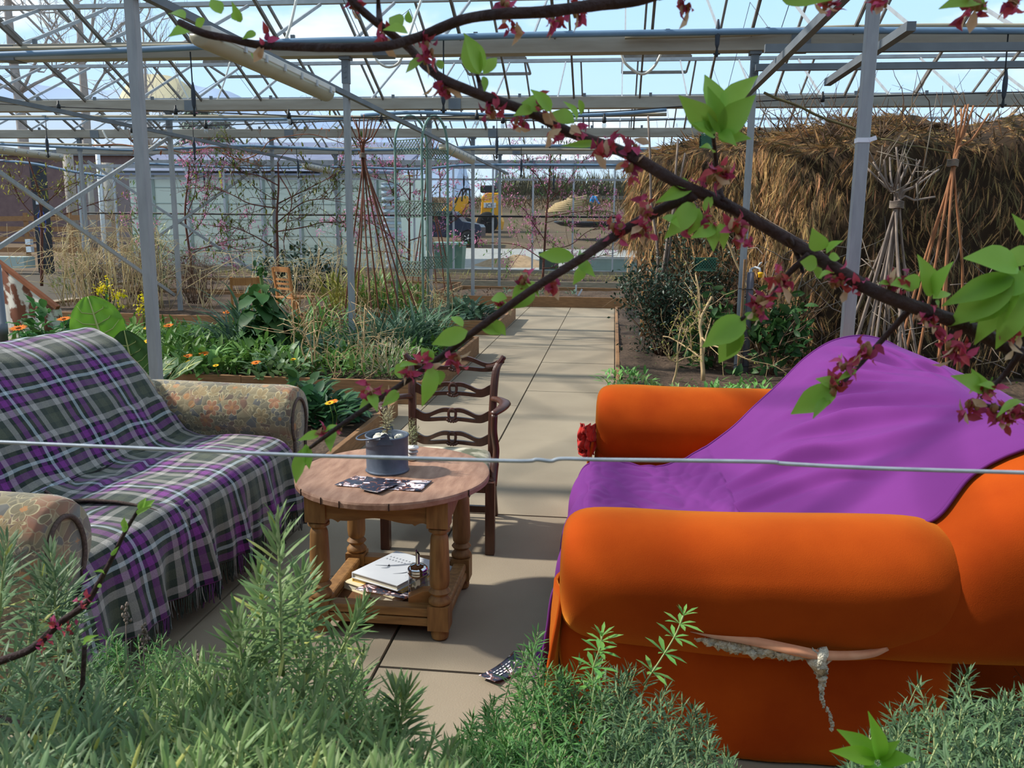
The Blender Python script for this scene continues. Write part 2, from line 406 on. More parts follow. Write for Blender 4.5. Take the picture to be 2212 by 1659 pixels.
# ------------------------------------------------------------------ rails running down the house and other steel
def beamthing(name, label, cat, p, q, w, h, mat, group=None):
    g = G(); g.beam(p, q, w, h); return one(name, g, mat, label, cat, group, smooth=False)
beamthing('steel_rail', 'steel rail running away over the chair, carrying the long light fitting', 'rail', (-2.755+.06, 1.2, 2.82), (-2.755+.06, 22, 2.82), .045, .05, m_galdark, 'overhead rails')
beamthing('steel_rail', 'steel rail sloping down from upper left over the left bed', 'rail', (-6.79+.06, 3.5, 2.86), (-6.79+.06, 22, 2.86), .045, .05, m_galdark, 'overhead rails')
beamthing('steel_rail', 'steel rail crossing two square tubes at upper right', 'rail', (1.29-.06, 1.5, 2.82), (1.29-.06, 13, 2.82), .05, .06, m_galdark, 'overhead rails')
p = atY(1652, 105, 7.2); q = atY(2260, 104, 7.2)
beamthing('square_tube', 'upper square steel tube across the top right behind the taped post', 'tube', p, (q[0]+1, 7.2, p[2]-.02), .055, .06, m_galdark, 'square tubes at upper right')
p2 = atY(1632, 146, 8.75)
beamthing('square_tube', 'lower square steel tube above the thatched shelter', 'tube', p2, (7, 8.75, p2[2]), .055, .06, m_galdark, 'square tubes at upper right')
p = atY(1852, 135, 7.6); q = atY(1893, 90, 6.4)
beamthing('square_tube', 'short open ended steel tube beside the top of the taped post', 'tube', (p[0], 8.6, p[2]), (p[0], 6.3, p[2]), .06, .06, m_galdark, 'square tubes at upper right')
# X braces
def brace(lab, a, b):
    g = G(); g.beam(a, b, .03, .05); one('brace', g, m_gal, lab, 'brace', 'diagonal steel braces', smooth=False)
brace('diagonal brace rising from the far left to the post with the rail', atX(-40, 558, -6.82), (-6.82, 12.84, 2.8))
brace('diagonal brace falling from the far left to the foot of the braced post', atX(-30, 352, -6.86), (-6.86, 12.84, .42))
brace('diagonal brace rising to the right across the green shed wall', (-10.7, 16.84, .35), (-6.9, 16.84, 2.75))
brace('diagonal brace falling to the right across the green shed wall', (-10.7, 16.88, 2.75), (-6.9, 16.88, .35))
p, q = atY(709, 372, 20.84), atY(735, 450, 20.84)
brace('short dark brace near the top of the far shed post', p, q)
g = G(); g.box(-14, 8, -2.3, -2.1, 0, 3.1)  # added wall out of view, keeps low sky off camera-facing sides
one('light_block_wall', g, M('light_block_boarding', (110, 90, 66), (84, 66, 48), 4, .9, stretch=(6, 1, .6)), 'unseen boarded wall added behind the viewer to block low sky light', 'wall', kind='structure', smooth=False)
# ------------------------------------------------------------------ pipes across the house
def pipe(lab, pix, Y, r, mat, grp='pipes across the house'):
    P = [atY(x, y, Y) for x, y in pix]
    P = catmull(P, 8*len(P)); g = G(); g.tube(P, r, 10); return one('water_pipe' if mat is m_bluepipe else 'heating_pipe', g, mat, lab, 'pipe', grp)
pipe('blue grey water pipe sagging across the top from left to right', [(-60, 120), (180, 112), (400, 103), (620, 90), (860, 84), (1130, 76), (1480, 70), (1800, 66), (2260, 67)], 8.55, .03, m_bluepipe)
pipe('beige pipe along the nearest gutter at upper left', [(-60, 106), (150, 104), (340, 99), (560, 97)], 8.72, .022, m_beigepipe)
pipe('beige pipe along the nearest gutter at upper right', [(1350, 80), (1600, 74), (1750, 62), (2000, 56), (2260, 56)], 8.72, .022, m_beigepipe)
pipe('long beige pipe below the second gutter', [(-60, 253), (200, 252), (500, 252), (740, 253), (1000, 255), (1250, 250), (1440, 247)], 12.6, .025, m_beigepipe)
pipe('blue pipe hugging the underside of the long beige pipe', [(-60, 257), (200, 257), (500, 258), (760, 256)], 12.5, .02, m_bluepipe)
pipe('blue pipe bowing over the green metal arch', [(780, 249), (900, 243), (1020, 247), (1200, 250), (1330, 246), (1440, 237)], 12.5, .025, m_bluepipe)
pipe('wavy blue pipe below the third gutter', [(-60, 309), (150, 318), (290, 324), (420, 319), (520, 315), (640, 319), (760, 324), (900, 322), (1050, 317), (1200, 315), (1360, 322), (1440, 324)], 16.5, .028, m_bluepipe)
pipe('beige pipe behind the wavy blue pipe', [(-60, 306), (200, 313), (500, 319), (900, 322), (1400, 324)], 16.7, .02, m_beigepipe)
pipe('lowest blue pipe drooping at the far left', [(-60, 344), (60, 352), (160, 371), (250, 384)], 19.5, .03, m_bluepipe)
pipe('blue pipe in front of the shed roof and peach blossom', [(285, 352), (420, 358), (560, 363), (740, 361), (900, 365), (1000, 357), (1150, 356), (1370, 357)], 20.5, .028, m_bluepipe)
# ------------------------------------------------------------------ end glass wall
YE = 24.88
t = thing('wall_back', 'glazed end wall with white bars and a pale base', 'wall', (0, YE, 0), kind='structure')
zb, z388, z468, zt = atY(1150, 584, YE)[2], atY(1150, 388, YE)[2], atY(1150, 468, YE)[2], GZ
g = G(); g.box(-16, 8, YE-.1, YE+.1, 0, zb); obj('base_wall', g, m_wallbase, t, smooth=False)
x0 = atY(1151, 450, YE)[0]; xs = np.arange(x0-1.15*12, 8, 1.15)
for i, X in enumerate(xs):
    g = G(); g.box(X-.025, X+.025, YE-.03, YE+.03, zb, zt); obj('mullion', g, m_alu, t, smooth=False)
    if i+1 < len(xs):
        for a, b in ((zb, z468), (z468, z388), (z388, zt)):
            g = G(); g.sheet([[(X+.025, YE, a), (X+1.125, YE, a)], [(X+.025, YE, b), (X+1.125, YE, b)]]); obj('pane', g, m_wallglass, t, smooth=False)
for z, h, mt in ((zb, .04, m_barlite), (z388, .05, m_barlite), (zt-.03, .1, m_barlite)):
    g = G(); g.box(-16, 8, YE-.04, YE+.04, z-h/2, z+h/2); obj('transom', g, mt, t, smooth=False)
g = G(); g.tube([(-16, YE-.1, z468), (-5, YE-.1, z468), (8, YE-.1, z468)], .028, 8); obj('heating_rail', g, m_black, t)
# ------------------------------------------------------------------ furniture materials
def plaid_mat(name):
    m = bpy.data.materials.new(name); m.use_nodes = True
    N, L = m.node_tree.nodes, m.node_tree.links; b = N['Principled BSDF']; b.inputs['Roughness'].default_value = .95; b.inputs['Specular IOR Level'].default_value = .1
    b.inputs['Sheen Weight'].default_value = .25; b.inputs['Sheen Roughness'].default_value = .5
    uv = N.new('ShaderNodeUVMap'); uv.uv_map = 'uv'; sp = N.new('ShaderNodeSeparateXYZ'); L.new(uv.outputs[0], sp.inputs[0])
    def sett(sock, off):
        a = N.new('ShaderNodeMath'); a.operation = 'ADD'; a.inputs[1].default_value = off; L.new(sock, a.inputs[0])
        pp = N.new('ShaderNodeMath'); pp.operation = 'PINGPONG'; pp.inputs[1].default_value = .155; L.new(a.outputs[0], pp.inputs[0])
        mu = N.new('ShaderNodeMath'); mu.operation = 'MULTIPLY'; mu.inputs[1].default_value = 1/.155; L.new(pp.outputs[0], mu.inputs[0])
        r = N.new('ShaderNodeValToRGB'); L.new(mu.outputs[0], r.inputs[0]); cr = r.color_ramp; cr.interpolation = 'CONSTANT'
        st = [(0, (176, 190, 196)), (.05, (10, 25, 28)), (.17, (120, 48, 128)), (.36, (10, 25, 28)), (.48, (158, 154, 148)), (.67, (50, 60, 52)), (.87, (76, 82, 66))]
        cr.elements[0].color = lin(st[0][1]); cr.elements[0].position = 0; cr.elements[1].position = st[1][0]; cr.elements[1].color = lin(st[1][1])
        for p, c in st[2:]:
            e = cr.elements.new(p); e.color = lin(c)
        return r.outputs[0]
    c1, c2 = sett(sp.outputs[0], .03), sett(sp.outputs[1], .06)
    # twill: diagonal weave deciding which yarn lies on top, blurred by distance into an even mix
    tw = N.new('ShaderNodeTexWave'); tw.wave_type = 'BANDS'; tw.bands_direction = 'DIAGONAL'; tw.inputs['Scale'].default_value = 170; L.new(uv.outputs[0], tw.inputs[0])
    mr = N.new('ShaderNodeMapRange'); L.new(tw.outputs[1], mr.inputs[0]); mr.inputs[3].default_value = .3; mr.inputs[4].default_value = .7
    mx = N.new('ShaderNodeMix'); mx.data_type = 'RGBA'; L.new(mr.outputs[0], mx.inputs[0]); L.new(c1, mx.inputs[6]); L.new(c2, mx.inputs[7])
    nz = N.new('ShaderNodeTexNoise'); nz.inputs['Scale'].default_value = 220; tc = N.new('ShaderNodeTexCoord'); L.new(tc.outputs['Object'], nz.inputs[0])
    m2 = N.new('ShaderNodeMix'); m2.data_type = 'RGBA'; m2.blend_type = 'OVERLAY'; m2.inputs[0].default_value = .35; L.new(mx.outputs[2], m2.inputs[6]); L.new(nz.outputs[0], m2.inputs[7])
    L.new(m2.outputs[2], b.inputs['Base Color'])
    bp = N.new('ShaderNodeBump'); bp.inputs['Strength'].default_value = .3; bp.inputs['Distance'].default_value = .004; L.new(nz.outputs[0], bp.inputs['Height']); L.new(bp.outputs[0], b.inputs['Normal'])
    return m
def floral_mat(name):
    m = bpy.data.materials.new(name); m.use_nodes = True
    N, L = m.node_tree.nodes, m.node_tree.links; b = N['Principled BSDF']; b.inputs['Roughness'].default_value = .95; b.inputs['Specular IOR Level'].default_value = .1
    b.inputs['Sheen Weight'].default_value = .3
    tc = N.new('ShaderNodeTexCoord')
    v1 = N.new('ShaderNodeTexVoronoi'); v1.feature = 'DISTANCE_TO_EDGE'; v1.inputs['Scale'].default_value = 23; L.new(tc.outputs['Object'], v1.inputs[0])
    v2 = N.new('ShaderNodeTexVoronoi'); v2.inputs['Scale'].default_value = 23; L.new(tc.outputs['Object'], v2.inputs[0])
    v3 = N.new('ShaderNodeTexVoronoi'); v3.inputs['Scale'].default_value = 10; L.new(tc.outputs['Object'], v3.inputs[0])
    r = N.new('ShaderNodeValToRGB'); L.new(v2.outputs['Color'], r.inputs[0]); cr = r.color_ramp; cr.interpolation = 'CONSTANT'
    cr.elements[0].color = lin((122, 114, 94)); cr.elements[1].position = .3; cr.elements[1].color = lin((140, 128, 100))
    for p, c in ((.45, (112, 110, 104)), (.58, (148, 134, 104)), (.72, (118, 102, 88)), (.82, (128, 120, 98))):
        e = cr.elements.new(p); e.color = lin(c)
    nz = N.new('ShaderNodeTexNoise'); nz.inputs['Scale'].default_value = 5.5; L.new(tc.outputs['Object'], nz.inputs[0])
    rr = N.new('ShaderNodeValToRGB'); L.new(nz.outputs[0], rr.inputs[0]); rr.color_ramp.elements[0].position = .54; rr.color_ramp.elements[1].position = .74
    mx = N.new('ShaderNodeMix'); mx.data_type = 'RGBA'; L.new(rr.outputs[0], mx.inputs[0]); L.new(r.outputs[0], mx.inputs[6]); mx.inputs[7].default_value = lin((160, 108, 84))
    # flower hearts
    hr = N.new('ShaderNodeValToRGB'); L.new(v3.outputs['Distance'], hr.inputs[0]); hr.color_ramp.elements[0].color = (1, 1, 1, 1); hr.color_ramp.elements[1].color = (0, 0, 0, 1)
    hr.color_ramp.elements[0].position = .16; hr.color_ramp.elements[1].position = .2
    m3 = N.new('ShaderNodeMix'); m3.data_type = 'RGBA'; L.new(hr.outputs[0], m3.inputs[0]); L.new(mx.outputs[2], m3.inputs[6]); m3.inputs[7].default_value = lin((176, 132, 92))
    er = N.new('ShaderNodeValToRGB'); L.new(v1.outputs[0], er.inputs[0]); er.color_ramp.elements[0].color = (1, 1, 1, 1); er.color_ramp.elements[1].color = (0, 0, 0, 1)
    er.color_ramp.elements[0].position = .015; er.color_ramp.elements[1].position = .05
    m2 = N.new('ShaderNodeMix'); m2.data_type = 'RGBA'; _ml = N.new('ShaderNodeMath'); _ml.operation = 'MULTIPLY'; _ml.inputs[1].default_value = .6; L.new(er.outputs[0], _ml.inputs[0]); L.new(_ml.outputs[0], m2.inputs[0]); L.new(m3.outputs[2], m2.inputs[6]); m2.inputs[7].default_value = lin((172, 158, 124))
    # flower rosettes woven over the small cells: six petals, outlined, with a pale heart
    vp = N.new('ShaderNodeTexVoronoi'); vp.inputs['Scale'].default_value = 11; vp.inputs['Randomness'].default_value = .75; L.new(tc.outputs['Object'], vp.inputs[0])
    df = N.new('ShaderNodeVectorMath'); df.operation = 'SUBTRACT'; L.new(tc.outputs['Object'], df.inputs[0]); L.new(vp.outputs['Position'], df.inputs[1])
    sx = N.new('ShaderNodeSeparateXYZ'); L.new(df.outputs[0], sx.inputs[0])
    def mth(op, a, b_=None):
        n_ = N.new('ShaderNodeMath'); n_.operation = op
        for i_, v_ in enumerate((a, b_)):
            if v_ is None: continue
            if isinstance(v_, (int, float)): n_.inputs[i_].default_value = v_
            else: L.new(v_, n_.inputs[i_])
        return n_.outputs[0]
    an = mth('MULTIPLY', mth('ARCTAN2', sx.outputs['Z'], sx.outputs['X']), 3.0)
    pr = mth('DIVIDE', vp.outputs['Distance'], mth('ADD', mth('MULTIPLY', mth('ABSOLUTE', mth('COSINE', an)), .2), .3))
    ins = mth('LESS_THAN', pr, 1.0); ring = mth('MULTIPLY', mth('GREATER_THAN', pr, .93), mth('LESS_THAN', pr, 1.04))
    ray_ = mth('MULTIPLY', mth('LESS_THAN', mth('ABSOLUTE', mth('COSINE', an)), .1), ins); hrt = mth('LESS_THAN', pr, .3)
    lines = mth('MAXIMUM', ring, mth('MULTIPLY', ray_, .8))
    pc = N.new('ShaderNodeValToRGB'); L.new(vp.outputs['Color'], pc.inputs[0]); pc.color_ramp.interpolation = 'CONSTANT'; pe = pc.color_ramp.elements
    pe[0].color = lin((128, 118, 92)); pe[1].position = .4; pe[1].color = lin((152, 132, 96))
    for p_, c_ in ((.62, (164, 116, 88)), (.78, (118, 114, 104))):
        q_ = pe.new(p_); q_.color = lin(c_)
    ma = N.new('ShaderNodeMix'); ma.data_type = 'RGBA'; L.new(mth('MULTIPLY', ins, .85), ma.inputs[0]); L.new(m2.outputs[2], ma.inputs[6]); L.new(pc.outputs[0], ma.inputs[7])
    mb_ = N.new('ShaderNodeMix'); mb_.data_type = 'RGBA'; L.new(hrt, mb_.inputs[0]); L.new(ma.outputs[2], mb_.inputs[6]); mb_.inputs[7].default_value = lin((178, 128, 84))
    mc_ = N.new('ShaderNodeMix'); mc_.data_type = 'RGBA'; L.new(mth('MULTIPLY', lines, .8), mc_.inputs[0]); L.new(mb_.outputs[2], mc_.inputs[6]); mc_.inputs[7].default_value = lin((190, 176, 138))
    L.new(mc_.outputs[2], b.inputs['Base Color'])
    bp = N.new('ShaderNodeBump'); bp.inputs['Strength'].default_value = .4; bp.inputs['Distance'].default_value = .01; L.new(v1.outputs[0], bp.inputs['Height']); L.new(bp.outputs[0], b.inputs['Normal'])
    return m
m_plaid = plaid_mat('plaid_wool'); m_floral = floral_mat('floral_tapestry')
m_velvet = M('orange_velvet', (148, 50, 10), (186, 78, 18), 3.4, .9, spec=.08, sheen=1.0, sheen_c=(255, 172, 66), bump=.15, bscale=420, contrast=.3, detail=8)
m_purple = M('purple_jersey', (102, 44, 112), (112, 50, 122), 3, .9, spec=.1, sheen=.22, sheen_c=(210, 150, 235), bump=.06, bscale=500)
m_rope = M('rope_piping', (110, 92, 84), (70, 58, 54), 120, .9)
m_darkwood = M('mahogany', (58, 30, 20), (88, 50, 34), 9, .4, stretch=(6, 6, 1), spec=.5)
m_oak = M('oak', (160, 118, 68), (114, 78, 42), 7, .55, stretch=(7, 7, 1), bump=.08, bscale=60)
m_oakx = M('oak_rail', (162, 120, 70), (116, 80, 44), 7, .55, stretch=(1, 7, 7), bump=.08, bscale=60)
m_top = M('worn_tabletop', (178, 140, 116), (132, 94, 74), 7, .6, stretch=(5, 1.2, 4), bump=.1, bscale=40)
m_shelf = M('felt_shelf', (118, 78, 44), (84, 54, 30), 14, .95, bump=.3, bscale=200)

def ring_arm(x, yc, w, zt, zb, foot, k=1., n=26, zc=None):
    """mushroom section in the YZ plane: round roll of width w on a narrower foot"""
    r = w/2; zc = zt-r*1.05
    P = []
    P.append((yc-foot/2, zb)); P.append((yc-foot/2, (zb+zc)/2-.02)); P.append((yc-foot/2-.004, zc-r*.78))
    for a in np.linspace(math.radians(215), math.radians(-35), n): P.append((yc+r*math.cos(a), zc+r*1.05*math.sin(a)))
    P.append((yc+foot/2+.004, zc-r*.78)); P.append((yc+foot/2, (zb+zc)/2-.02)); P.append((yc+foot/2, zb))
    c = (yc, (zt+zb)/2)
    return [(x, c[0]+(p[0]-c[0])*k, c[1]+(p[1]-c[1])*k if p[1] > zb+.01 else p[1]) for p in P]
# ------------------------------------------------------------------ floral sofa
sofa = thing('sofa', 'floral tapestry sofa with rolled arms, half hidden under plaid throws', 'sofa', (-2.2, 3.2, 0))
def floral_arm(yc, zt, x0=-2.62, x1=-1.56):
    g = G(); rings = []
    for x, k in ((x0, .9), (x0+.03, .97), (x0+.3, 1), (x1-.3, 1.), (x1-.06, 1.), (x1-.02, .975), (x1, .94)):
        rr = ring_arm(x, yc, .27, zt, .07, .2, k)
        rings.append([(p[0], p[1]+.006*noise.noise(Vector((p[0]*5, p[1]*6, p[2]*6))), p[2]+.008*noise.noise(Vector((p[0]*4, 3, p[2]*3)))) for p in rr])
    g.loft(rings); a = obj('arm', g, m_floral, sofa)
    g = G(); P = [(p[0]+.006, yc+(p[1]-yc)*.66, .07+(p[2]-.07)*.93) for p in ring_arm(x1, yc, .27, zt, .07, .2, .94)]
    g.tube(catmull(P, 90), .008, 6); obj('piping', g, m_rope, a)
floral_arm(2.36, .71); floral_arm(4.1, .745)
g = G(); g.box(-2.75, -1.62, 2.45, 4.0, .08, .34); obj('base', g, m_floral, sofa, smooth=False, bevel=.03)
g = G(); rings = []
for x, k in ((-2.4, .9), (-2.37, 1), (-1.66, 1), (-1.58, .97), (-1.555, .8)):
    rings.append([(x, 3.23+.77*c*(1 if k == 1 else .995), .39+.085*s*k) for c, s in ((-1, -.9), (-1, .5), (-.96, .95), (0, 1.12), (.96, .95), (1, .5), (1, -.9))])
g.loft(rings); obj('seat_cushion', g, m_floral, sofa, sub=1)
def back_prof(s=1., dy=0):  # floral back in XZ
    return [(-2.05, .36), (-2.12, .5), (-2.26, .72), (-2.40, .90), (-2.50, .965), (-2.6, .985), (-2.71, .95), (-2.79, .86), (-2.82, .6), (-2.84, .08), (-2.2, .08)]
g = G(); rings = []
for y, k, dz in ((2.2, .8, 0), (2.22, .93, 0), (2.3, 1, 0), (2.8, 1, .012), (3.3, 1, .02), (3.75, 1, .01), (3.95, 1, -.01), (4.06, .97, -.03), (4.1, .85, -.05)):
    rings.append([(-2.5+(x+2.5)*k, y, .5+(z-.5)*k+dz if z > .1 else z) for x, z in back_prof()])
g.loft(rings); obj('backrest', g, m_floral, sofa, sub=1)
g = G()
for x in (-2.7, -1.7):
    for y in (2.35, 4.05):
        f = G(); f.lathe([(.02, 0), (.03, .02), (.026, .085)], 12, TR(x, y, 0)); obj('foot', f, m_darkwood, sofa)
# ------------------------------------------------------------------ plaid throws
def throw_mesh(prof, y0f, y1f, ny, nv, fold=.008, sd=0, xskew=0):
    """prof: XZ polyline; y0f/y1f(v) give the side edges. Returns points and uv"""
    Q = catmull([(x, 0, z) for x, z in prof], nv); L = np.concatenate([[0], np.cumsum(np.linalg.norm(np.diff(Q, axis=0), axis=1))])
    T = np.gradient(Q, axis=0); T /= np.linalg.norm(T, axis=1)[:, None]+1e-9; Nn = np.stack([T[:, 2], 0*T[:, 0], -T[:, 0]], -1)
    P = np.zeros((nv, ny, 3)); UV = np.zeros((nv, ny, 2)); l = L[-1]
    for i in range(nv):
        a, b = y0f(L[i]/l), y1f(L[i]/l)
        for j in range(ny):
            y = a+(b-a)*j/(ny-1); q = Q[i]
            h = fold*(noise.noise(Vector((y*5+sd, L[i]*4, sd)))+.5*noise.noise(Vector((y*13+sd, L[i]*9, sd+3))))
            P[i, j] = q+Nn[i]*h+np.array((0, y, 0)); UV[i, j] = (y+xskew*L[i], L[i])
    return P, UV, Nn
bp = [(-2.86, .6), (-2.84, .8), (-2.76, .955), (-2.62, 1.02), (-2.5, .995), (-2.40, .935), (-2.26, .755), (-2.13, .54), (-2.07, .5), (-1.98, .497), (-1.8, .51), (-1.62, .497), (-1.555, .46), (-1.53, .4), (-1.51, .26), (-1.5, .15)]
def add_hang_folds(P, x0=-1.57, amp=.02, f=21):
    for i in range(P.shape[0]):
        for j in range(P.shape[1]):
            x, y, z = P[i, j]
            if z < .46 and x > -1.75: P[i, j, 0] += amp*(.46-z)/.3*(math.sin(y*f)+.6*math.sin(y*f*2.3+1))
    return P
th = thing('throw', 'dark green and purple plaid wool throw covering the sofa back and far seat', 'throw', (-2.2, 3.4, .5))
P, UV, _ = throw_mesh(bp, lambda v: 2.2 if v < .6 else 2.98-.1*math.sin((v-.52)*6), lambda v: 3.93+.0*v if v < .55 else 3.96+.06*max(0, (v-.82))*5, 70, 150, .012, 2)
def dent(P, sd):
    for i in range(P.shape[0]):
        for j in range(P.shape[1]):
            x, y, z = P[i, j]
            if -2.25 < x < -1.95 and z < .7:   # loose crease where back meets seat
                P[i, j, 2] += .03*abs(noise.noise(Vector((y*4+sd, x*5, 2)))); P[i, j, 0] += .03*noise.noise(Vector((y*5, 1, sd)))
            if x < -2.1 and z > .6: P[i, j, 0] += .015*math.sin(y*6+z*5)*max(0, 1-(y-2.4)/1.2)
    return P
P = dent(add_hang_folds(P), 1)
g = G(); g.sheet(P, UV); obj('cloth', g, m_plaid, th, solid=.006)
g = G(); e = [tuple(P[i, 0]+np.array((0, 0, .004))) for i in range(78, P.shape[0])]
uvv = []; g2 = G(); g2.tube(e, .006, 6); obj('hem', g2, m_rope, th)
def fringe(edge, lens, mat, parent, n, r=.0026):
    g = G()
    for k in range(n):
        t = k/(n-1)*(len(edge)-1); i = min(int(t), len(edge)-2); p = np.array(edge[i])*(1-(t-i))+np.array(edge[i+1])*(t-i)
        l = lens*rnd(.8, 1.15); dx, dy = rnd(-.012, .012), rnd(-.014, .014)
        q = [p+np.array((dx*s*s, dy*s*s, -l*s)) for s in (0, .35, .7, 1)]
        o = len(g.V); g.tube(q, [r, r*1.15, r, r*1.3], 4); g.UV[-1] = np.tile((p[1], .05), (len(g.V[-1]), 1))
    o = obj('fringe', g, mat, parent); o['kind'] = 'stuff'
fringe([tuple(P[-1, j]) for j in range(P.shape[1])], .085, m_plaid, th, 150)
th2 = thing('throw', 'second plaid wool throw spread over the near end of the sofa seat', 'throw', (-1.8, 2.7, .5))
bp2 = [(-2.1, .53), (-2.03, .487), (-1.9, .485), (-1.75, .498), (-1.6, .486), (-1.545, .445), (-1.515, .36), (-1.5, .24), (-1.49, .15)]
P, UV, _ = throw_mesh(bp2, lambda v: 2.5 if v < .6 else 2.46-.22*min(1, (v-.6)/.3), lambda v: 3.08, 50, 90, .01, 9)
P = add_hang_folds(P, amp=.026, f=17)
g = G(); UV[..., 1] += .55; UV[..., 0] += .09; g.sheet(P, UV); obj('cloth', g, m_plaid, th2, solid=.006)
fringe([tuple(P[-1, j]) for j in range(P.shape[1])], .075, m_plaid, th2, 100)

_R = Matrix.Translation((-1.55, 4.2, 0)) @ Matrix.Rotation(math.radians(-3.6), 4, 'Z') @ Matrix.Translation((1.55, -4.2, 0))
for o in (sofa, th, th2): o.matrix_world = _R @ WM[o.name]
# ------------------------------------------------------------------ orange velvet sofa
osofa = thing('sofa', 'big torn orange velvet sofa with bulging rolled arms', 'sofa', (.7, 3.5, 0))
def bolster(yc, zc, ry, rz, x0, x1, droop=0, sd=0):
    g = G(); rings = []; n = 36
    xs = list(np.concatenate([x0+.0*np.zeros(1), x0+np.array([.012, .035, .07, .12]), np.linspace(x0+.22, x1-.3, 9), x1-np.array([.2, .13, .08, .045, .018, 0])]))
    ks = [.55, .78, .9, .965, .99]+[1]*9+[.985, .95, .87, .76, .58, .3]
    for x, k in zip(xs, ks):
        rg = []
        for j in range(n):
            a = 2*PI*j/n; c, s = math.cos(a), math.sin(a)
            dz = -droop*max(0, -s)**1.5*math.sin(PI*min(1, max(0, (x-x0)/(x1-x0))))**.8*(1 if c < .3 else .4)
            b = 1+.016*math.sin(x*26+c*9+3*noise.noise(Vector((x*3, c, sd))))*max(0, -s)*(.3+.7*max(0, 1-abs(x-.1)/.5))+.02*noise.noise(Vector((x*4+sd, c*1.5, s*1.5)))+.012*noise.noise(Vector((x*11+sd, c*4, s*4)))
            rg.append((x+(1-k)*0, yc+ry*k*c*b, zc+rz*k*s*b+dz+(.014+.03*(x-x0)/(x1-x0) if droop > .04 else 0.)*(.35+.65*(s > 0))-.012*math.sin(PI*(x-x0)/(x1-x0))*(s > .3)))
        rings.append(rg)
    g.loft(rings); return g
near = obj('arm', bolster(2.45, .525, .195, .185, -.13, 1.03, .055, 1), m_velvet, osofa, sub=1)
far = obj('arm', bolster(4.55, .505, .21, .22, -.07, 1.1, .03, 5), m_velvet, osofa, sub=1)
def side_panel(y0, y1, x0=-.12, x1=1.2, z0=.0, z1=.46):
    g = G(); rings = []
    for z in np.linspace(z0, z1, 12):
        rg = []
        for k, (x, y) in enumerate([(x0, y0), (x0+.04, y0-.012)]+[(x, y0) for x in np.linspace(x0+.1, x1-.05, 22)]+[(x1, y0+.02), (x1, y1), (x0, y1)]):
            w = .012*noise.noise(Vector((x*5, z*2, y0)))+.008*math.sin(x*9+z*6)
            rg.append((x+(.02*math.sin(z*14)*(k < 2)), y+w, z))
        rings.append(rg)
    g.loft(rings); return g
obj('side_panel', side_panel(2.35, 2.52, x1=1.0), m_velvet, osofa, sub=1); obj('side_panel', side_panel(4.42, 4.68, -.06), m_velvet, osofa, sub=1)
# loose flap of cover down the front corner of the near arm
g = G(); P = np.zeros((16, 8, 3))
for i, z in enumerate(np.linspace(.5, .02, 16)):
    for j in range(8):
        a = j/7; P[i, j] = (-.135-.012*math.sin(z*7)-.012*math.sin(a*6+z*9), 2.33+.2*a, z)
g.sheet(P); obj('front_panel', g, m_velvet, osofa, solid=.012)
g = G(); P = np.zeros((16, 8, 3))
for i, z in enumerate(np.linspace(.44, .02, 16)):
    for j in range(8):
        a = j/7; P[i, j] = (-.085-.015*math.sin(z*7)-.008*math.sin(a*6+z*9), 4.36+.3*a, z)
g.sheet(P); obj('front_panel', g, m_velvet, osofa, solid=.012)
g = G(); g.box(-.09, .98, 2.5, 4.45, .05, .27); obj('base', g, m_velvet, osofa, smooth=False, bevel=.03)
g = G(); rings = []
for x, k in ((-.12, .7), (-.1, .93), (-.05, 1), (.3, 1.0), (.65, 1.0), (.75, .9)):
    rings.append([(x, 3.46+.86*c, .3+.075*s*k-.012*(x > .1)) for c, s in ((-1, -.9), (-1, .5), (-.95, .95), (-.4, 1.), (.2, .95), (.95, .95), (1, .5), (1, -.9))])
g.loft(rings); obj('seat_cushion', g, m_velvet, osofa, sub=2)
OB = [(.46, .33), (.6, .46), (.84, .67), (1.03, .85), (1.16, .95), (1.3, .985), (1.44, .93), (1.52, .8), (1.55, .62), (1.5, .45), (1.36, .345), (1.15, .33), (.8, .32)]
g = G(); rings = []
for y, k, dz in ((2.27, .48, -.02), (2.29, .74, -.02), (2.35, .89, -.015), (2.46, .97, -.008), (2.62, 1, 0), (3., 1, 0), (3.5, 1, .01), (4., 1, .02), (4.4, 1, .02), (4.6, .98, .015), (4.7, .92, 0), (4.76, .75, -.02), (4.78, .45, -.03)):
    cx, cz = 1.36, .66
    rings.append([(cx+(x-cx)*k, y, cz+(z-cz)*k+dz+.008*noise.noise(Vector((x*3, y*3, z*3)))) for x, z in OB])
g.loft(rings); oback = obj('backrest', g, m_velvet, osofa, sub=2)
g = G(); rings = []
for y in (2.75, 2.78, 3.5, 4.5): rings.append([(1.0, y, .02), (1.0, y, .45), (1.42, y, .45), (1.46, y, .02)])
g.loft(rings); obj('back_base', g, m_velvet, osofa, sub=0, smooth=False, bevel=.04)
# torn seam: pale lining lip, wadding, dangling tuft
m_lining = M('peach_lining', (240, 176, 136), (224, 150, 112), 20, .9); m_wad = M('cotton_wadding', (244, 238, 216), (216, 206, 184), 40, .98, bump=1, bscale=90)
yl = 2.278
lip = [(1490, 1353), (1540, 1366), (1600, 1377), (1660, 1389), (1715, 1401), (1770, 1411), (1830, 1412), (1880, 1406), (1912, 1392)]
A = catmull([atY(x, y, yl+.012*abs(i-4)*.6) for i, (x, y) in enumerate(lip)], 60)
g = G(); P = np.stack([A+np.array((0, -.012, .016))*np.sin(np.linspace(.15, PI-.1, 60))[:, None], A+np.array((0, -.03, -.002)), A+np.array((0, -.012, -.014))*np.sin(np.linspace(.1, PI-.05, 60))[:, None]])
g.sheet(P); o = obj('torn_lining', g, m_lining, osofa, solid=.004); o['label'] = 'pale peach lining along the torn seam'
g = G()
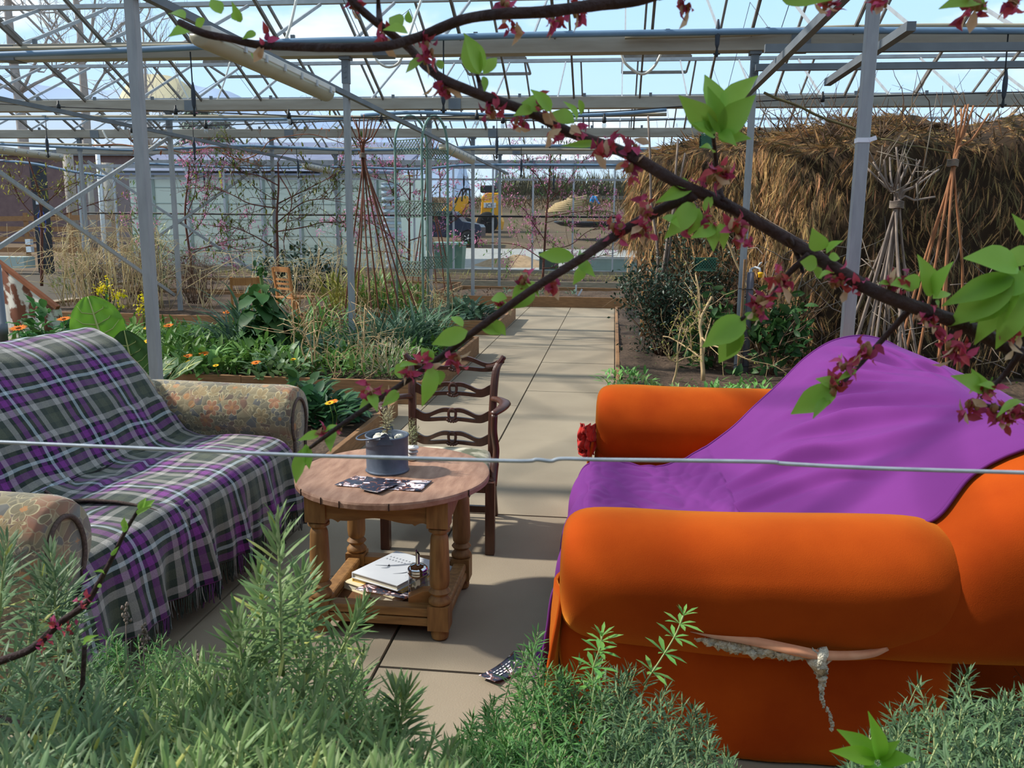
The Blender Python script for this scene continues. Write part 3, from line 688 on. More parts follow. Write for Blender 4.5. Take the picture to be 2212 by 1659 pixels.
for k in range(70):
    t = k/69; p = A[int(t*33)]; s = .006+.011*math.sin(t*PI)**.5*rnd(.6, 1.3)
    g.blob((p[0]+rnd(-.006, .006), p[1]-.008, p[2]-.012-rnd(0, .02)*math.sin(t*PI)), (s, s*.8, s), 7, 5, .5, k)
p0, p1 = atY(1768, 1418, yl), atY(1790, 1575, yl)
for k in range(75):
    t = k/74; p = p0*(1-t)+p1*t; s = (.017*(1-t*1.9)+.002 if t < .45 else .0035)*rnd(.7, 1.3)
    g.blob((p[0]+.012*math.sin(t*9)*t+rnd(-.004, .004), p[1]+rnd(-.004, .004), p[2]), (s, s, s*1.3), 7, 5, .6, k)
o = obj('wadding', g, m_wad, osofa); o['label'] = 'cream wadding spilling from the torn arm'
# purple throw
pt = thing('throw', 'purple jersey throw stretched over the back and seat of the orange sofa', 'throw', (.6, 3.6, .5))
rows = [  # profile rows: (near point), (mid), (far) in world
 ((1.56, 2.54, .80), (1.58, 3.5, .80), (1.56, 4.50, .80)),
 ((1.47, 2.52, .92), (1.48, 3.5, .94), (1.47, 4.52, .94)),
 ((1.30, 2.5, .978), (1.32, 3.5, .995), (1.31, 4.54, 1.003)),
 ((1.165, 2.5, .962), (1.16, 3.5, .982), (1.14, 4.50, .985)),
 ((1.025, 2.51, .878), (1.0, 3.5, .90), (.985, 4.42, .905)),
 ((.885, 2.445, .785), (.84, 3.5, .772), (.85, 4.37, .775)),
 ((.80, 2.57, .72), (.73, 3.5, .665), (.72, 4.28, .675)),
 ((.57, 2.70, .495), (.58, 3.5, .515), (.58, 4.16, .57)),
 ((.46, 2.68, .425), (.44, 3.4, .43), (.36, 4.0, .455)),
 ((.3, 2.7, .40), (.28, 3.4, .40), (.2, 3.98, .42)),
 ((.08, 2.72, .40), (.06, 3.4, .40), (.02, 4.05, .425)),
 ((-.09, 2.73, .405), (-.10, 3.4, .40), (-.1, 4.06, .405)),
 ((-.155, 2.72, .34), (-.15, 3.35, .34), (-.14, 4.0, .35)),
 ((-.175, 2.72, .2), (-.165, 3.3, .2), (-.15, 3.9, .25)),
 ((-.2, 2.72, .06), (-.18, 3.25, .1), (-.16, 3.8, .17)),
 ((-.23, 2.7, .012), (-.2, 3.2, .03), (-.17, 3.7, .12))]
A = [catmull([r[c] for r in rows], 340) for c in range(3)]
CREASE = [(.34, .15, .03, 1., .018, .009, .95), (.32, .16, .09, 1., .02, .010, .97), (.3, .165, .15, 1., .022, .011, .9), (.27, .17, .21, 1., .022, .012, .86), (.24, .175, .28, 1., .022, .013, .8), (.22, .18, .36, 1., .02, .013, .74),
 (.19, .19, .46, .95, .02, .014, .66), (.13, .195, .62, .9, .026, .016, .62), (.07, .2, .8, .9, .024, .018, .5), (.36, .145, .2, 1.3, .016, .010, .9)]
nx = 120; P = np.zeros((340, nx, 3))
for i in range(340):
    c = catmull([A[0][i], A[1][i], A[2][i]], nx)
    for j in range(nx):
        u, v = j/(nx-1), i/339; p = c[j]
        f = 0
        if v < .5:    # stretched folds fanning out below the top edge
            for (u0, vt, kk, pw_, am, wd, ub) in CREASE:
                q = max(0., u-u0); d = v-(vt+kk*q**pw_); env = min(1., q*9)*max(0., min(1., (ub-u)*4))*min(1., .1+u*5)
                f += 2.1*am*env*(math.exp(-(d/wd)**2)-.6*math.exp(-((d-wd*1.8)/wd)**2))
            f += .006*noise.noise(Vector((u*5, v*6, 1)))
        elif v < .72:
            f = .022*abs(noise.noise(Vector((u*7, v*26, 4))))+.012*abs(noise.noise(Vector((u*15, v*34, 6))))
        else: f = .012*noise.noise(Vector((u*9, v*6, 3)))+.01*math.sin(u*22+v*3)
        nrm = np.array((-.6, -.1, .75)) if v < .5 else (np.array((0, 0, 1.)) if v < .72 else np.array((-1., 0, 0)))
        P[i, j] = p+nrm*(f+.004)
from mathutils.bvhtree import BVHTree
_bv = BVHTree.FromObject(oback, bpy.context.evaluated_depsgraph_get()); _nd = Vector((-.6, -.1, .75)).normalized()
for i in range(340):      # let the near part of the cloth settle onto the velvet
    if i > 165: break
    nd = _nd if i > 55 else Vector((0, 0, 1)) if i > 30 else Vector((.8, 0, .5)).normalized()
    for j in range(nx):
        w = min(1., max(0., 1-(j/(nx-1)-.12)/.3))*min(1., (165-i)/25)
        if w <= 0: continue
        p = Vector(P[i, j]); h = _bv.ray_cast(p+nd*.2, -nd, .34)
        if h[0] is not None: P[i, j] = np.array(p*(1-w)+(h[0]+nd*(.012+.5*max(0, (P[i, j]-np.array(A[0][i])).dot(np.array(nd))*0)))*w)
g = G(); g.sheet(P); obj('cloth', g, m_purple, pt, solid=.006)
for jj in (0, nx-1):
    g = G(); g.tube(P[:, jj]+np.array((0, 0, .003)), .006, 6); obj('hem', g, m_purple, pt)
# red rag
g = G(); P = np.zeros((26, 26, 3)); c = atY(1268, 948, 4.42)
for i in range(26):
    for j in range(26):
        a, b = i/25-.5, j/25-.5
        d = noise.noise(Vector((a*4, b*4, 2)))*.05+noise.noise(Vector((a*9, b*9, 5)))*.03
        P[i, j] = (c[0]+a*.09*(1.2-.6*abs(b))+d*.3, c[1]-.05*math.cos(a*3)+d, c[2]-b*.17+d*.25)
g.sheet(P); one('rag', g, M('red_cloth', (190, 38, 22), (160, 24, 16), 20, .9, sheen=.3), 'crumpled red cloth tucked at the front of the far orange arm', 'rag', solid=.008, sub=1)

# ------------------------------------------------------------------ oak table
TX, TY, TZ = -.845, 3.225, .58
tab = thing('side_table', 'round oak side table with turned legs and worn top', 'table', (TX, TY, 0))
g = G(); rings = []
n = 72
for z, k in ((.552, .985), (.556, .998), (.572, 1), (.579, .992), (.58, .97), (.58, .5)):
    rings.append([(TX+.383*k*math.cos(a)*(1+.006*noise.noise(Vector((math.cos(a)*6, math.sin(a)*6, z*40)))), TY+.405*k*math.sin(a)*(1+.006*noise.noise(Vector((math.cos(a)*6, math.sin(a)*6, z*40)))), z) for a in np.arange(n)*2*PI/n])
g.loft(rings); obj('tabletop', g, m_top, tab, smooth=False)
m_crack = M('crack', (44, 26, 18))
g = G()
for a, l in ((-2.05, .07), (-1.83, .10), (-1.35, .05), (-.5, .06), (-2.4, .16)):
    x, y = TX+.384*math.cos(a), TY+.406*math.sin(a); g.box(x-.0012, x+.0012, y-.003, y+.003, .553, .579)
obj('edge_split', g, m_crack, tab, smooth=False)
LX, LY = .232, .235
legp = [(.026, .455), (.03, .448), (.041, .442), (.041, .432), (.03, .425), (.027, .42), (.032, .41), (.034, .40), (.038, .30), (.039, .24), (.036, .215), (.03, .208), (.036, .2), (.042, .192), (.036, .184), (.029, .178), (.035, .168), (.043, .158), (.043, .148), (.034, .14)]
for sx in (-1, 1):
    for sy in (-1, 1):
        x, y = TX+sx*LX, TY+.03+sy*LY-.05*(0) - .03
        g = G(); g.box(x-.04, x+.04, y-.04, y+.04, .45, .553); g.box(x-.04, x+.04, y-.04, y+.04, .045, .142); g.lathe(legp[::-1], 22, TR(x, y, 0)); g.lathe([(.02, 0), (.032, .006), (.035, .022), (.028, .04), (.03, .047)], 18, TR(x, y, 0))
        obj('leg', g, m_oak, tab, smooth=True).modifiers.new('es', 'EDGE_SPLIT').split_angle = math.radians(50)
def apron(p, q, axis):
    L_ = np.linalg.norm(np.array(q)-np.array(p)); xs = np.linspace(0, L_, 40)
    top = [(x, .05) for x in (0, L_)]
    def zb(t): # ogee cut edge
        t = abs(t*2-1)
        return -.045+(.012 if t < .72 else 0)+(.012*(1-((t-.86)/.14)**2) if .72 <= t else 0)+.008*math.cos(t*5)
    out = [(0, .05)]+[(x, zb(x/L_)) for x in xs]+[(L_, .05)]
    M4 = Matrix.Translation(p) @ (Matrix.Rotation(PI/2, 4, 'X') if axis == 'x' else Matrix.Rotation(PI/2, 4, 'Z') @ Matrix.Rotation(PI/2, 4, 'X'))
    g = G(); g.prism(out, .024, M4); obj('apron', g, m_oakx if axis == 'x' else m_oak, tab, smooth=False)
for sy in (-1, 1): apron((TX-LX+.035, TY+sy*(LY+.02), .502), (TX+LX-.035, TY+sy*(LY+.02), .502), 'x')
for sx in (-1, 1): apron((TX+sx*(LX+.02), TY-LY+.035, .502), (TX+sx*(LX+.02), TY+LY-.035, .502), 'y')
for sy in (-1, 1):
    g = G(); y = TY+sy*LY; g.box(TX-LX+.04, TX+LX-.04, y-.028, y+.028, .095, .128); g.box(TX-LX+.04, TX+LX-.04, y-.02, y+.02, .09, .095); g.box(TX-LX+.04, TX+LX-.04, y-.03, y+.03, .058, .09); obj('stretcher', g, m_oakx, tab, smooth=False, bevel=.006)
for sx in (-1, 1):
    g = G(); x = TX+sx*LX; g.box(x-.028, x+.028, TY-LY+.04, TY+LY-.04, .095, .128); g.box(x-.03, x+.03, TY-LY+.04, TY+LY-.04, .058, .09); obj('stretcher', g, m_oak, tab, smooth=False, bevel=.008)
g = G(); g.box(TX-LX+.02, TX+LX-.02, TY-LY+.02, TY+LY-.02, .07, .088); obj('shelf', g, m_shelf, tab, smooth=False)
SH = .088
# ------------------------------------------------------------------ things on the shelf
def bookthing(lab, c, rz, w, d, h, z, cover, group='books on the table shelf', tilt=0):
    t = thing('book', lab, 'book', (c[0], c[1], z), group)
    R = Matrix.Rotation(rz, 4, 'Z') @ Matrix.Rotation(tilt, 4, 'X'); base = Matrix.Translation((c[0], c[1], z)) @ R
    def bx(x0, x1, y0, y1, z0, z1):
        g = G(); g.box(x0, x1, y0, y1, z0, z1); V = g.V[0]; A = np.array(base); g.V[0] = V@A[:3, :3].T+A[:3, 3]; return g
    g = bx(-w/2, w/2, -d/2, d/2, h-.003, h); obj('cover', g, cover, t, smooth=False)
    g = bx(-w/2, w/2, -d/2, d/2, 0, .003); obj('back_cover', g, cover, t, smooth=False)
    g = bx(-w/2, -w/2+.004, -d/2, d/2, .003, h-.003); obj('spine', g, cover, t, smooth=False)
    g = bx(-w/2+.004, w/2-.006, -d/2+.005, d/2-.005, .003, h-.003); obj('pages', g, M('pages', (232, 224, 202), (206, 196, 170), 60, .9, stretch=(1, 1, 40)), t, smooth=False)
    return t, base
m_white = M('white_cover', (226, 230, 234), (214, 218, 224), 6, .5); m_cream = M('cream_cover', (224, 212, 176), (200, 184, 140), 8, .7); m_yel = M('yellowed_cover', (222, 184, 96), (196, 160, 80), 8, .7)
m_navy = M('navy_cover', (34, 38, 66), (180, 184, 190), 9, .5, contrast=.06)
bc = np.array([TX-.005, TY+.045])
RZB = -.45
bookthing('cream paperback at the bottom of the stack on the table shelf', bc+np.array((-.01, -.015)), RZB-.05, .27, .3, .03, SH, m_cream)
bookthing('yellow edged book in the middle of the shelf stack', bc+np.array((.0, .01)), RZB+.08, .25, .28, .014, SH+.03, m_yel)
wb, B4 = bookthing('white picture book with a grey dragon like drawing, topmost of the shelf stack', bc+np.array((.0, .0)), RZB, .24, .28, .024, SH+.044, m_white)
# drawing on the white cover: two sweeping grey strokes and faint lettering strokes
m_ink = M('ink_grey', (116, 124, 136), (150, 156, 164), 30, .6)
g = G(); A = np.array(B4)
def stroke(pts, w):
    C2 = catmull([(x, y, 0) for x, y in pts], 24); T = np.gradient(C2, axis=0); T /= np.linalg.norm(T, axis=1)[:, None]; Nn = np.stack([-T[:, 1], T[:, 0], 0*T[:, 0]], -1)
    ww = w*np.sin(np.linspace(.12, PI-.12, 24))[:, None]
    P = np.stack([C2+Nn*ww, C2-Nn*ww]); P[..., 2] = .0246; V = P.reshape(-1, 3)@A[:3, :3].T+A[:3, 3]; g.sheet(V.reshape(2, 24, 3))
stroke([(-.09, -.03), (-.04, -.005), (.0, .03), (.03, .07), (.035, .1)], .008); stroke([(.035, .09), (.04, .05), (.06, .02), (.1, .03)], .006)
stroke([(.03, -.06), (.06, -.03), (.07, .0), (.06, .03)], .004); stroke([(-.05, -.04), (-.03, -.02), (-.05, .01)], .006); stroke([(.07, .05), (.075, .0), (.05, -.045)], .0025)
for k in range(7): stroke([(-.1+.016*k, .045), (-.096+.016*k, .055), (-.092+.016*k, .043)], .0014); 
for k in range(8): stroke([(-.1+.017*k, .07), (-.096+.017*k, .08), (-.093+.017*k, .068)], .0014)
for k in range(9): stroke([(.085, -.05+.013*k), (.09, -.046+.013*k)], .0014)
obj('cover_drawing', g, m_ink, wb, smooth=False)
bookthing('dark blue and white book at the right end of the shelf', (TX+.165, TY+.12), RZB-.1, .1, .14, .03, SH, m_navy)
# sugar dispenser
p = atZ(901, 1338, SH); JX, JY = TX+.125, TY-.135
j = thing('sugar_dispenser', 'ribbed glass sugar dispenser with a chrome pouring lid', 'sugar dispenser', (JX, JY, SH))
g = G(); n = 48; prof = [(.034, 0), (.038, .006), (.038, .09), (.034, .118), (.033, .124)]; rings = []
for r, z in prof: rings.append([((r+(.0012*math.cos(12*a) if .004 < z < .1 else 0))*math.cos(a)+JX, (r+(.0012*math.cos(12*a) if .004 < z < .1 else 0))*math.sin(a)+JY, SH+z) for a in np.arange(n)*2*PI/n])
g.loft(rings, True); obj('glass_jar', g, glass_mat('jar_glass', (214, 224, 230), .34, .05), j)
m_chrome = M('chrome', (220, 222, 226), None, rough=.06, metal=1)
g = G(); g.lathe([(.036, .118), (.041, .12), (.041, .134), (.039, .137), (.041, .14), (.038, .15), (.028, .159), (.012, .164), (.001, .165)], 32, TR(JX, JY, SH)); obj('lid', g, m_chrome, j)
g = G(); rings = []
for z, k in ((.162, 1), (.2, 1), (.212, 1)):
    rings.append([(JX+.0085*math.cos(a), JY+.0085*math.sin(a), SH+z+(.011*(-math.cos(a)) if z > .205 else 0)) for a in np.arange(14)*2*PI/14])
g.loft(rings, False); obj('spout', g, m_chrome, j)
g = G(); g.lathe([(.006, .02), (.006, .118)], 12, TR(JX, JY, SH)); obj('inner_tube', g, m_galdark, j)
# pale wooden block at the front leg
g = G(); g.prism([(-.045, 0), (.045, 0), (.045, .085), (.01, .085), (-.045, .06)], .05, Matrix.Translation((TX+.145, TY-.185, SH)) @ Matrix.Rotation(.2, 4, 'Z') @ Matrix.Rotation(PI/2, 4, 'X'))
one('wooden_block', g, M('pale_oak', (178, 124, 70), (150, 98, 52), 8, .6, stretch=(1, 5, 5)), 'pale wooden block with a cut corner behind the front table leg', 'block', smooth=False, bevel=.003)
# ------------------------------------------------------------------ flyers
def flyer_mat(name, th=.5):
    m = bpy.data.materials.new(name); m.use_nodes = True; N, L = m.node_tree.nodes, m.node_tree.links; b = N['Principled BSDF']; b.inputs['Roughness'].default_value = .35
    tc = N.new('ShaderNodeTexCoord'); nz = N.new('ShaderNodeTexNoise'); nz.inputs['Scale'].default_value = 26; nz.inputs['Detail'].default_value = 2; nz.inputs['Distortion'].default_value = 1.2; L.new(tc.outputs['Object'], nz.inputs[0])
    r = N.new('ShaderNodeValToRGB'); r.color_ramp.interpolation = 'CONSTANT'; L.new(nz.outputs[0], r.inputs[0]); e = r.color_ramp.elements
    e[0].color = lin((32, 30, 40)); e[1].position = th+.06; e[1].color = lin((228, 214, 220))
    a = e.new(th); a.color = lin((120, 70, 52)); a = e.new(th-.16); a.color = lin((46, 48, 66)); a = e.new(th+.2); a.color = lin((240, 232, 232))
    L.new(r.outputs[0], b.inputs['Base Color']); return m
m_fly = flyer_mat('flyer_print', .5); m_fly2 = flyer_mat('flyer_print_dark', .56)
def flyer(lab, pix, z, mat, grp='printed flyers', curl=.006, marks=False):
    c = [atZ(x, y, z) for x, y in pix]; P = np.zeros((9, 13, 3))
    for i in range(9):
        for k in range(13):
            u, v = k/12, i/8; P[i, k] = (c[0]*(1-u)+c[1]*u)*(1-v)+(c[3]*(1-u)+c[2]*u)*v; P[i, k, 2] = z+curl*(2*u-1)**2+.001
    t = thing('flyer', lab, 'flyer', tuple((c[0]+c[2])/2), grp)
    g = G(); g.sheet(P); obj('sheet', g, mat, t, solid=.0012)
    if marks:   # white lettering strokes and pale photo shapes of the print
        g = G(); e1, e2 = c[1]-c[0], c[3]-c[0]
        def at2(u, v): q = c[0]+e1*u+e2*v; q[2] = z+curl*(2*u-1)**2+.0032; return q
        for row, (v, n, h) in enumerate(marks):
            for k in range(n):
                u0 = .25+k*.5/n; 
                g.sheet([[at2(u0, v), at2(u0+.32/n*rnd(.6, 1.3), v)], [at2(u0, v+h), at2(u0+.32/n*rnd(.6, 1.3), v+h*rnd(.5, 1))]])
        obj('lettering', g, M('white_ink', (238, 236, 236)), t, smooth=False)
flyer('black and white flyer lying open in front of the bucket', [(768, 1030), (934, 1041), (908, 1063), (722, 1050)], .5805, m_fly, curl=.004)
flyer('small dark flyer overlapping the open flyer on the table', [(792, 1031), (872, 1042), (818, 1066), (778, 1057)], .588, m_fly2, curl=.003)
flyer('crumpled dark flyer with white lettering on the floor by the lavender', [(1034, 1466), (1112, 1412), (1135, 1445), (1068, 1480)], .004, m_fly2, curl=.012, marks=[(.3, 6, .07), (.48, 5, .11), (.68, 4, .08)])
c = bc+np.array((-.03, -.15)); 
g = G(); P = []
for v in (0, 1): P.append([tuple(np.array((c[0]-.1+.045*v, c[1]-.01+.1*v, SH+.034))*(1-u)+np.array((c[0]+.12+.03*v, c[1]-.06+.1*v, SH+.03))*u) for u in np.linspace(0, 1, 8)])
g.sheet(P); one('flyer', g, m_fly, 'printed flyer poking out between the stacked books', 'flyer', 'printed flyers', solid=.001)
# ------------------------------------------------------------------ bucket
p = atZ(828, 1029, TZ); BX, BY = p[0]-.005, p[1]+.083
bk = thing('bucket', 'small galvanised bucket of dried stems on the table', 'bucket', (BX, BY, TZ))
m_zinc = M('zinc', (74, 84, 100), (104, 114, 128), 14, .5, .35, bump=.05, bscale=60)
g = G(); bz = TZ+.0005
g.lathe([(.084, 0), (.088, .004), (.085, .009), (.083, .012), (.084, .14), (.087, .143), (.087, .148), (.083, .149), (.081, .146), (.081, .02), (.0, .018)], 40, TR(BX, BY, bz), cap=False); obj('body', g, m_zinc, bk)
for sgn, ang in ((1, -1.4), (-1, -1.4+PI)):
    g = G(); o = np.array((BX+.0855*math.cos(ang), BY+.0855*math.sin(ang), bz+.145)); M4 = Matrix.Translation(o) @ Matrix.Rotation(ang+PI/2, 4, 'Z') @ Matrix.Rotation(PI/2, 4, 'X')
    g.prism([(-.035, -.02)]+[(.035*math.cos(a), -.02+.035*math.sin(a)*-.8) for a in np.linspace(PI, 2*PI, 10)][:0]+[(.035, -.02), (.02, .0), (.014, .02), (0, .028), (-.014, .02), (-.02, 0)], .003, M4); obj('handle_lug', g, m_zinc, bk, smooth=False)
g = G(); h = []
a0 = -1.4
for t in np.linspace(0, PI, 20):
    u = np.array((math.cos(a0), math.sin(a0), 0)); w = np.array((math.cos(a0-PI/2), math.sin(a0-PI/2), -.22))
    h.append(np.array((BX, BY, bz+.16))+u*.09*math.cos(t)+w*.12*math.sin(t))
g.tube(h, .0035, 8); obj('handle', g, m_zinc, bk)
# white stone stack
p = atZ(888, 997, TZ); 
st = thing('candle_holder', 'little turned white stack beside the bucket holding a dry rosemary sprig', 'holder', (p[0], p[1]+.02, TZ))
for k, (z, r, h, c) in enumerate(((.0, .024, .018, (232, 226, 214)), (.019, .02, .012, (196, 190, 182)), (.03, .024, .016, (168, 170, 172)), (.046, .026, .019, (240, 238, 232)))):
    g = G(); g.lathe([(r*.5, 0), (r*.92, h*.25), (r, h*.5), (r*.85, h*.8), (r*.3, h)], 20, TR(p[0]+.001*k, p[1]+.02, TZ+z)); obj('disc', g, M('stone_%d' % k, c, None, rough=.6), st)
# ------------------------------------------------------------------ ladder back armchair
ch = thing('armchair', 'dark mahogany ladder back armchair with pierced wavy slats behind the round table', 'chair', (-.8, 4.1, 0))
FX0, FX1, FY, BYc = -1.055, -.545, 3.86, 4.3
for x in (FX0, FX1):
    g = G(); g.box(x-.022, x+.022, FY-.022, FY+.022, 0, .36); obj('leg', g, m_darkwood, ch, smooth=False, bevel=.003)
for sx, x in ((-1, -1.02), (1, -.6)):
    pts = [(x-.0*sx, 4.42, 0), (x, 4.35, .16), (x, 4.31, .34), (x+.0*sx, 4.30, .5), (x+.004*sx, 4.315, .66), (x+.012*sx, 4.345, .8), (x+.03*sx, 4.37, .85)]
    C2 = catmull(pts, 30); rings = []
    for q in C2: rings.append([(q[0]+a*.019, q[1]+b*.016, q[2]) for a, b in ((-1, -1), (-.4, -1.25), (.4, -1.25), (1, -1), (1, 1), (-1, 1))])
    g = G(); g.loft(rings); obj('stile', g, m_darkwood, ch, smooth=False, bevel=.003)
cx = -.81; HW = .195
def slat(z, y, scale=1., crest=False):
    g = G(); M4 = Matrix.Translation((cx, y, z)) @ Matrix.Rotation(PI/2, 4, 'X')
    s = np.linspace(-1, 1, 61); hw = HW+(.068 if crest else 0)
    if crest: top = np.interp(np.abs(s), [0, .2, .35, .62, .78, .9, 1], [.036, .042, .034, .004, .004, .03, .046])
    else: top = np.interp(np.abs(s), [0, .2, .4, .68, .85, 1], [.03, .036, .024, -.003, .004, .03])
    top = np.convolve(np.pad(top, 3, 'edge'), np.ones(7)/7, 'valid'); 
    bot = np.interp(np.abs(s), [0, .3, .6, .85, 1], [-.034, -.036, -.042, -.042 if not crest else -.035, -.022 if not crest else .02]); bot = np.convolve(np.pad(bot, 3, 'edge'), np.ones(7)/7, 'valid')
    mid0 = np.interp(np.abs(s), [0, .12, .5, .62, 1], [-.02, -.016, -.018, -.022, -.022]); up = np.interp(np.abs(s), [0, .12, .3, .62, 1], [.022, .02, .016, 0, 0])
    lo = np.where(np.abs(s) < .62, top-.022-0*s, (top+bot)/2)  # lower edge of upper band
    hi = np.where(np.abs(s) < .62, bot+.02, (top+bot)/2)
    g.prism(list(zip(s*hw, top))+list(zip(s[::-1]*hw, lo[::-1])), .018, M4); g.prism(list(zip(s*hw, hi))+list(zip(s[::-1]*hw, bot[::-1])), .018, M4)
    a = np.linspace(0, 2*PI, 25); g.tube([(cx+.019*math.cos(t), y-.009, z+.002+.027*math.sin(t)) for t in a], .0075, 8, False)
    for t in np.linspace(PI*1.1, PI*1.9, 6): g.blob((cx+.026*math.cos(t), y-.008, z-.026+.018*math.sin(t)*.6), (.009, .01, .009), 8, 6, .1)
    if crest:
        for sx in (-1, 1): g.tube(catmull([(cx+sx*.17, y-.006, z-.016), (cx+sx*.22, y-.008, z-.005), (cx+sx*.25, y-.008, z+.026), (cx+sx*.262, y-.006, z+.045)], 12), [.014]*6+[.015]*5+[.011], 8)
    obj('slat' if not crest else 'crest_rail', g, m_darkwood, ch, smooth=False)
slat(.455, 4.305); slat(.578, 4.31); slat(.71, 4.335); slat(.838, 4.37, crest=True)
for sx, x in ((-1, -1.02), (1, -.6)):
    g = G(); C2 = catmull([(x+sx*.005, 4.3, .668), (x+sx*.05, 4.24, .675), (x+sx*.088, 4.13, .682), (x+sx*.085, 4.02, .68), (x+sx*.055, 3.94, .668)], 24); rings = []
    T = np.gradient(C2, axis=0)
    for i, q in enumerate(C2):
        t = T[i]/np.linalg.norm(T[i]); r = np.array((t[1], -t[0], 0)); w = .018+.012*math.sin(PI*i/23)
        rings.append([q+r*w*math.cos(a)+np.array((0, 0, .015*math.sin(a))) for a in np.arange(10)*2*PI/10])
    g.loft(rings); ar = obj('arm', g, m_darkwood, ch)
    g = G(); g.tube(catmull([(x+sx*.06, 3.95, .665), (x+sx*.058, 3.955, .58), (x+sx*.066, 3.98, .48), (x+sx*.06, 3.96, .4), (x+sx*.058, 3.92, .32)], 24), [.016]*16+[.02]*8, 10); obj('arm_support', g, m_darkwood, ar)
for a, b in (((FX0, FY, .335), (FX1, FY, .335)), ((-1.02, 4.3, .335), (-.6, 4.3, .335)), ((FX0, FY, .335), (-1.02, 4.31, .335)), ((FX1, FY, .335), (-.6, 4.31, .335))):
    g = G(); g.beam(a, b, .026, .055); obj('seat_rail', g, m_darkwood, ch, smooth=False)
for a, b in (((FX0, FY, .14), (-1.02, 4.37, .14)), ((FX1, FY, .14), (-.6, 4.37, .14)), ((-1.04, 4.1, .14), (-.57, 4.1, .14)), ((-1.02, 4.36, .16), (-.6, 4.36, .16))):
    g = G(); g.beam(a, b, .02, .034); obj('stretcher', g, m_darkwood, ch, smooth=False)
g = G(); rings = []
for z, k in ((.362, .96), (.375, 1.0), (.40, 1.0), (.415, .93), (.424, .7), (.427, .3)):
    rings.append([(-.8+k*(.265 if y < 4 else .22)*sx*1.0+.0, 4.07+k*(y-4.07), z) for sx, y in ((-1, 3.83), (-.5, 3.815), (.5, 3.815), (1, 3.83), (1, 4.05), (1, 4.27), (.5, 4.285), (-.5, 4.285), (-1, 4.27), (-1, 4.05))])
g.loft(rings); obj('seat', g, M('cream_print', (232, 222, 198), (116, 118, 96), 9, .9, contrast=.09, detail=6), ch, sub=1)
# ------------------------------------------------------------------ plant helpers
def leaf_t(L=1., Wd=.3, seg=4, fold=.25, droop=.3, tipw=.0, wave=0., shape=None):
    """leaf blade along +Y, midrib fold, drooping tip"""
    t = np.linspace(0, 1, seg+1)
    w = np.interp(t, *shape) if shape else np.sin(np.clip(t*.93+.05, 0, 1)*PI)**.8
    w = w*Wd/2+tipw; w[0] = max(w[0]*.3, Wd*.03); w[-1] = Wd*.02
    V = []; F = []; UV = []
    for i in range(seg+1):
        y = L*t[i]*(1-.15*droop*t[i]); z = -droop*L*t[i]**2*.6; k = wave*math.sin(i*2.4)
        V += [(-w[i], y, z+fold*w[i]+k), (0, y, z), (w[i], y, z+fold*w[i]-k)]; UV += [(.0, t[i]), (.5, t[i]), (1, t[i])]
    for i in range(seg):
        a = i*3; F += [(a, a+1, a+4, a+3), (a+1, a+2, a+5, a+4)]
    return (np.array(V), [np.array(F)], np.array(UV))
def mats(O, D, U=None, Sc=None):
    O = np.asarray(O, float); D = np.asarray(D, float); n = len(O)
    if n == 0: return np.zeros((0, 4, 4))
    D = D/(np.linalg.norm(D, axis=1)[:, None]+1e-9)
    U = np.tile((0, 0, 1.), (n, 1)) if U is None else np.asarray(U, float)
    X = np.cross(D, U); ln = np.linalg.norm(X, axis=1); bad = ln < .05
    X[bad] = np.cross(D[bad], np.tile((1., .3, 0), (bad.sum(), 1))); X /= np.linalg.norm(X, axis=1)[:, None]+1e-9
    Z = np.cross(X, D); s = np.ones(n) if Sc is None else np.asarray(Sc, float)
    m = np.zeros((n, 4, 4)); m[:, :3, 0] = X*s[:, None]; m[:, :3, 1] = D*s[:, None]; m[:, :3, 2] = Z*s[:, None]; m[:, :3, 3] = O; m[:, 3, 3] = 1; return m
def rdir(n, up=0., spread=1.):
    d = RNG.normal(size=(n, 3))*spread; d[:, 2] += up; return d/(np.linalg.norm(d, axis=1)[:, None]+1e-9)
def U_(a, b, n): return RNG.uniform(a, b, n)
def wob(p, q, n=8, amp=.05, sag=0., sd=None):
    p, q = np.array(p, float), np.array(q, float); sd = rnd(0, 99) if sd is None else sd; L = np.linalg.norm(q-p)
    return np.array([p*(1-t)+q*t+np.array([noise.noise(Vector((t*3+sd, k*7., sd))) for k in range(3)])*amp*L*math.sin(PI*min(t*1.4, 1))+np.array((0, 0, -sag*math.sin(PI*t))) for t in np.linspace(0, 1, n)])
def grow(g, p, d, L, r, depth, out, spread=.6, upb=.25, kids=4, taper=.45, n=5, seg=7, flat=None):
    """recursive branching; collects (point, direction, depth) along twigs in out"""
    d = np.array(d, float); d /= np.linalg.norm(d); pts = [np.array(p, float)]
    for i in range(seg):
        d = d+RNG.normal(size=3)*.13+np.array((0, 0, upb*.12))
        if flat is not None: d[1] *= flat
        d /= np.linalg.norm(d); pts.append(pts[-1]+d*L/seg)
    g.tube(pts, np.linspace(r, r*taper, seg+1), n)
    for i in range(1, seg+1): out.append((pts[i], pts[i]-pts[i-1], depth))
    if depth > 0:
        for k in range(kids):
            i = random.randint(max(1, seg//3), seg); b = (pts[i]-pts[i-1]); b /= np.linalg.norm(b)
            nd = b*.55+RNG.normal(size=3)*spread+np.array((0, 0, upb))
            if flat is not None: nd[1] *= flat
            grow(g, pts[i], nd, L*rnd(.45, .7), r*.5, depth-1, out, spread, upb, kids, taper, max(3, n-1), max(4, seg-1), flat)
def L_(c1, c2=None, t=.25, isl=.25, rough=.5, **k): return M('leaf', c1, c2, 3., rough, island=isl, transl=t, **k)
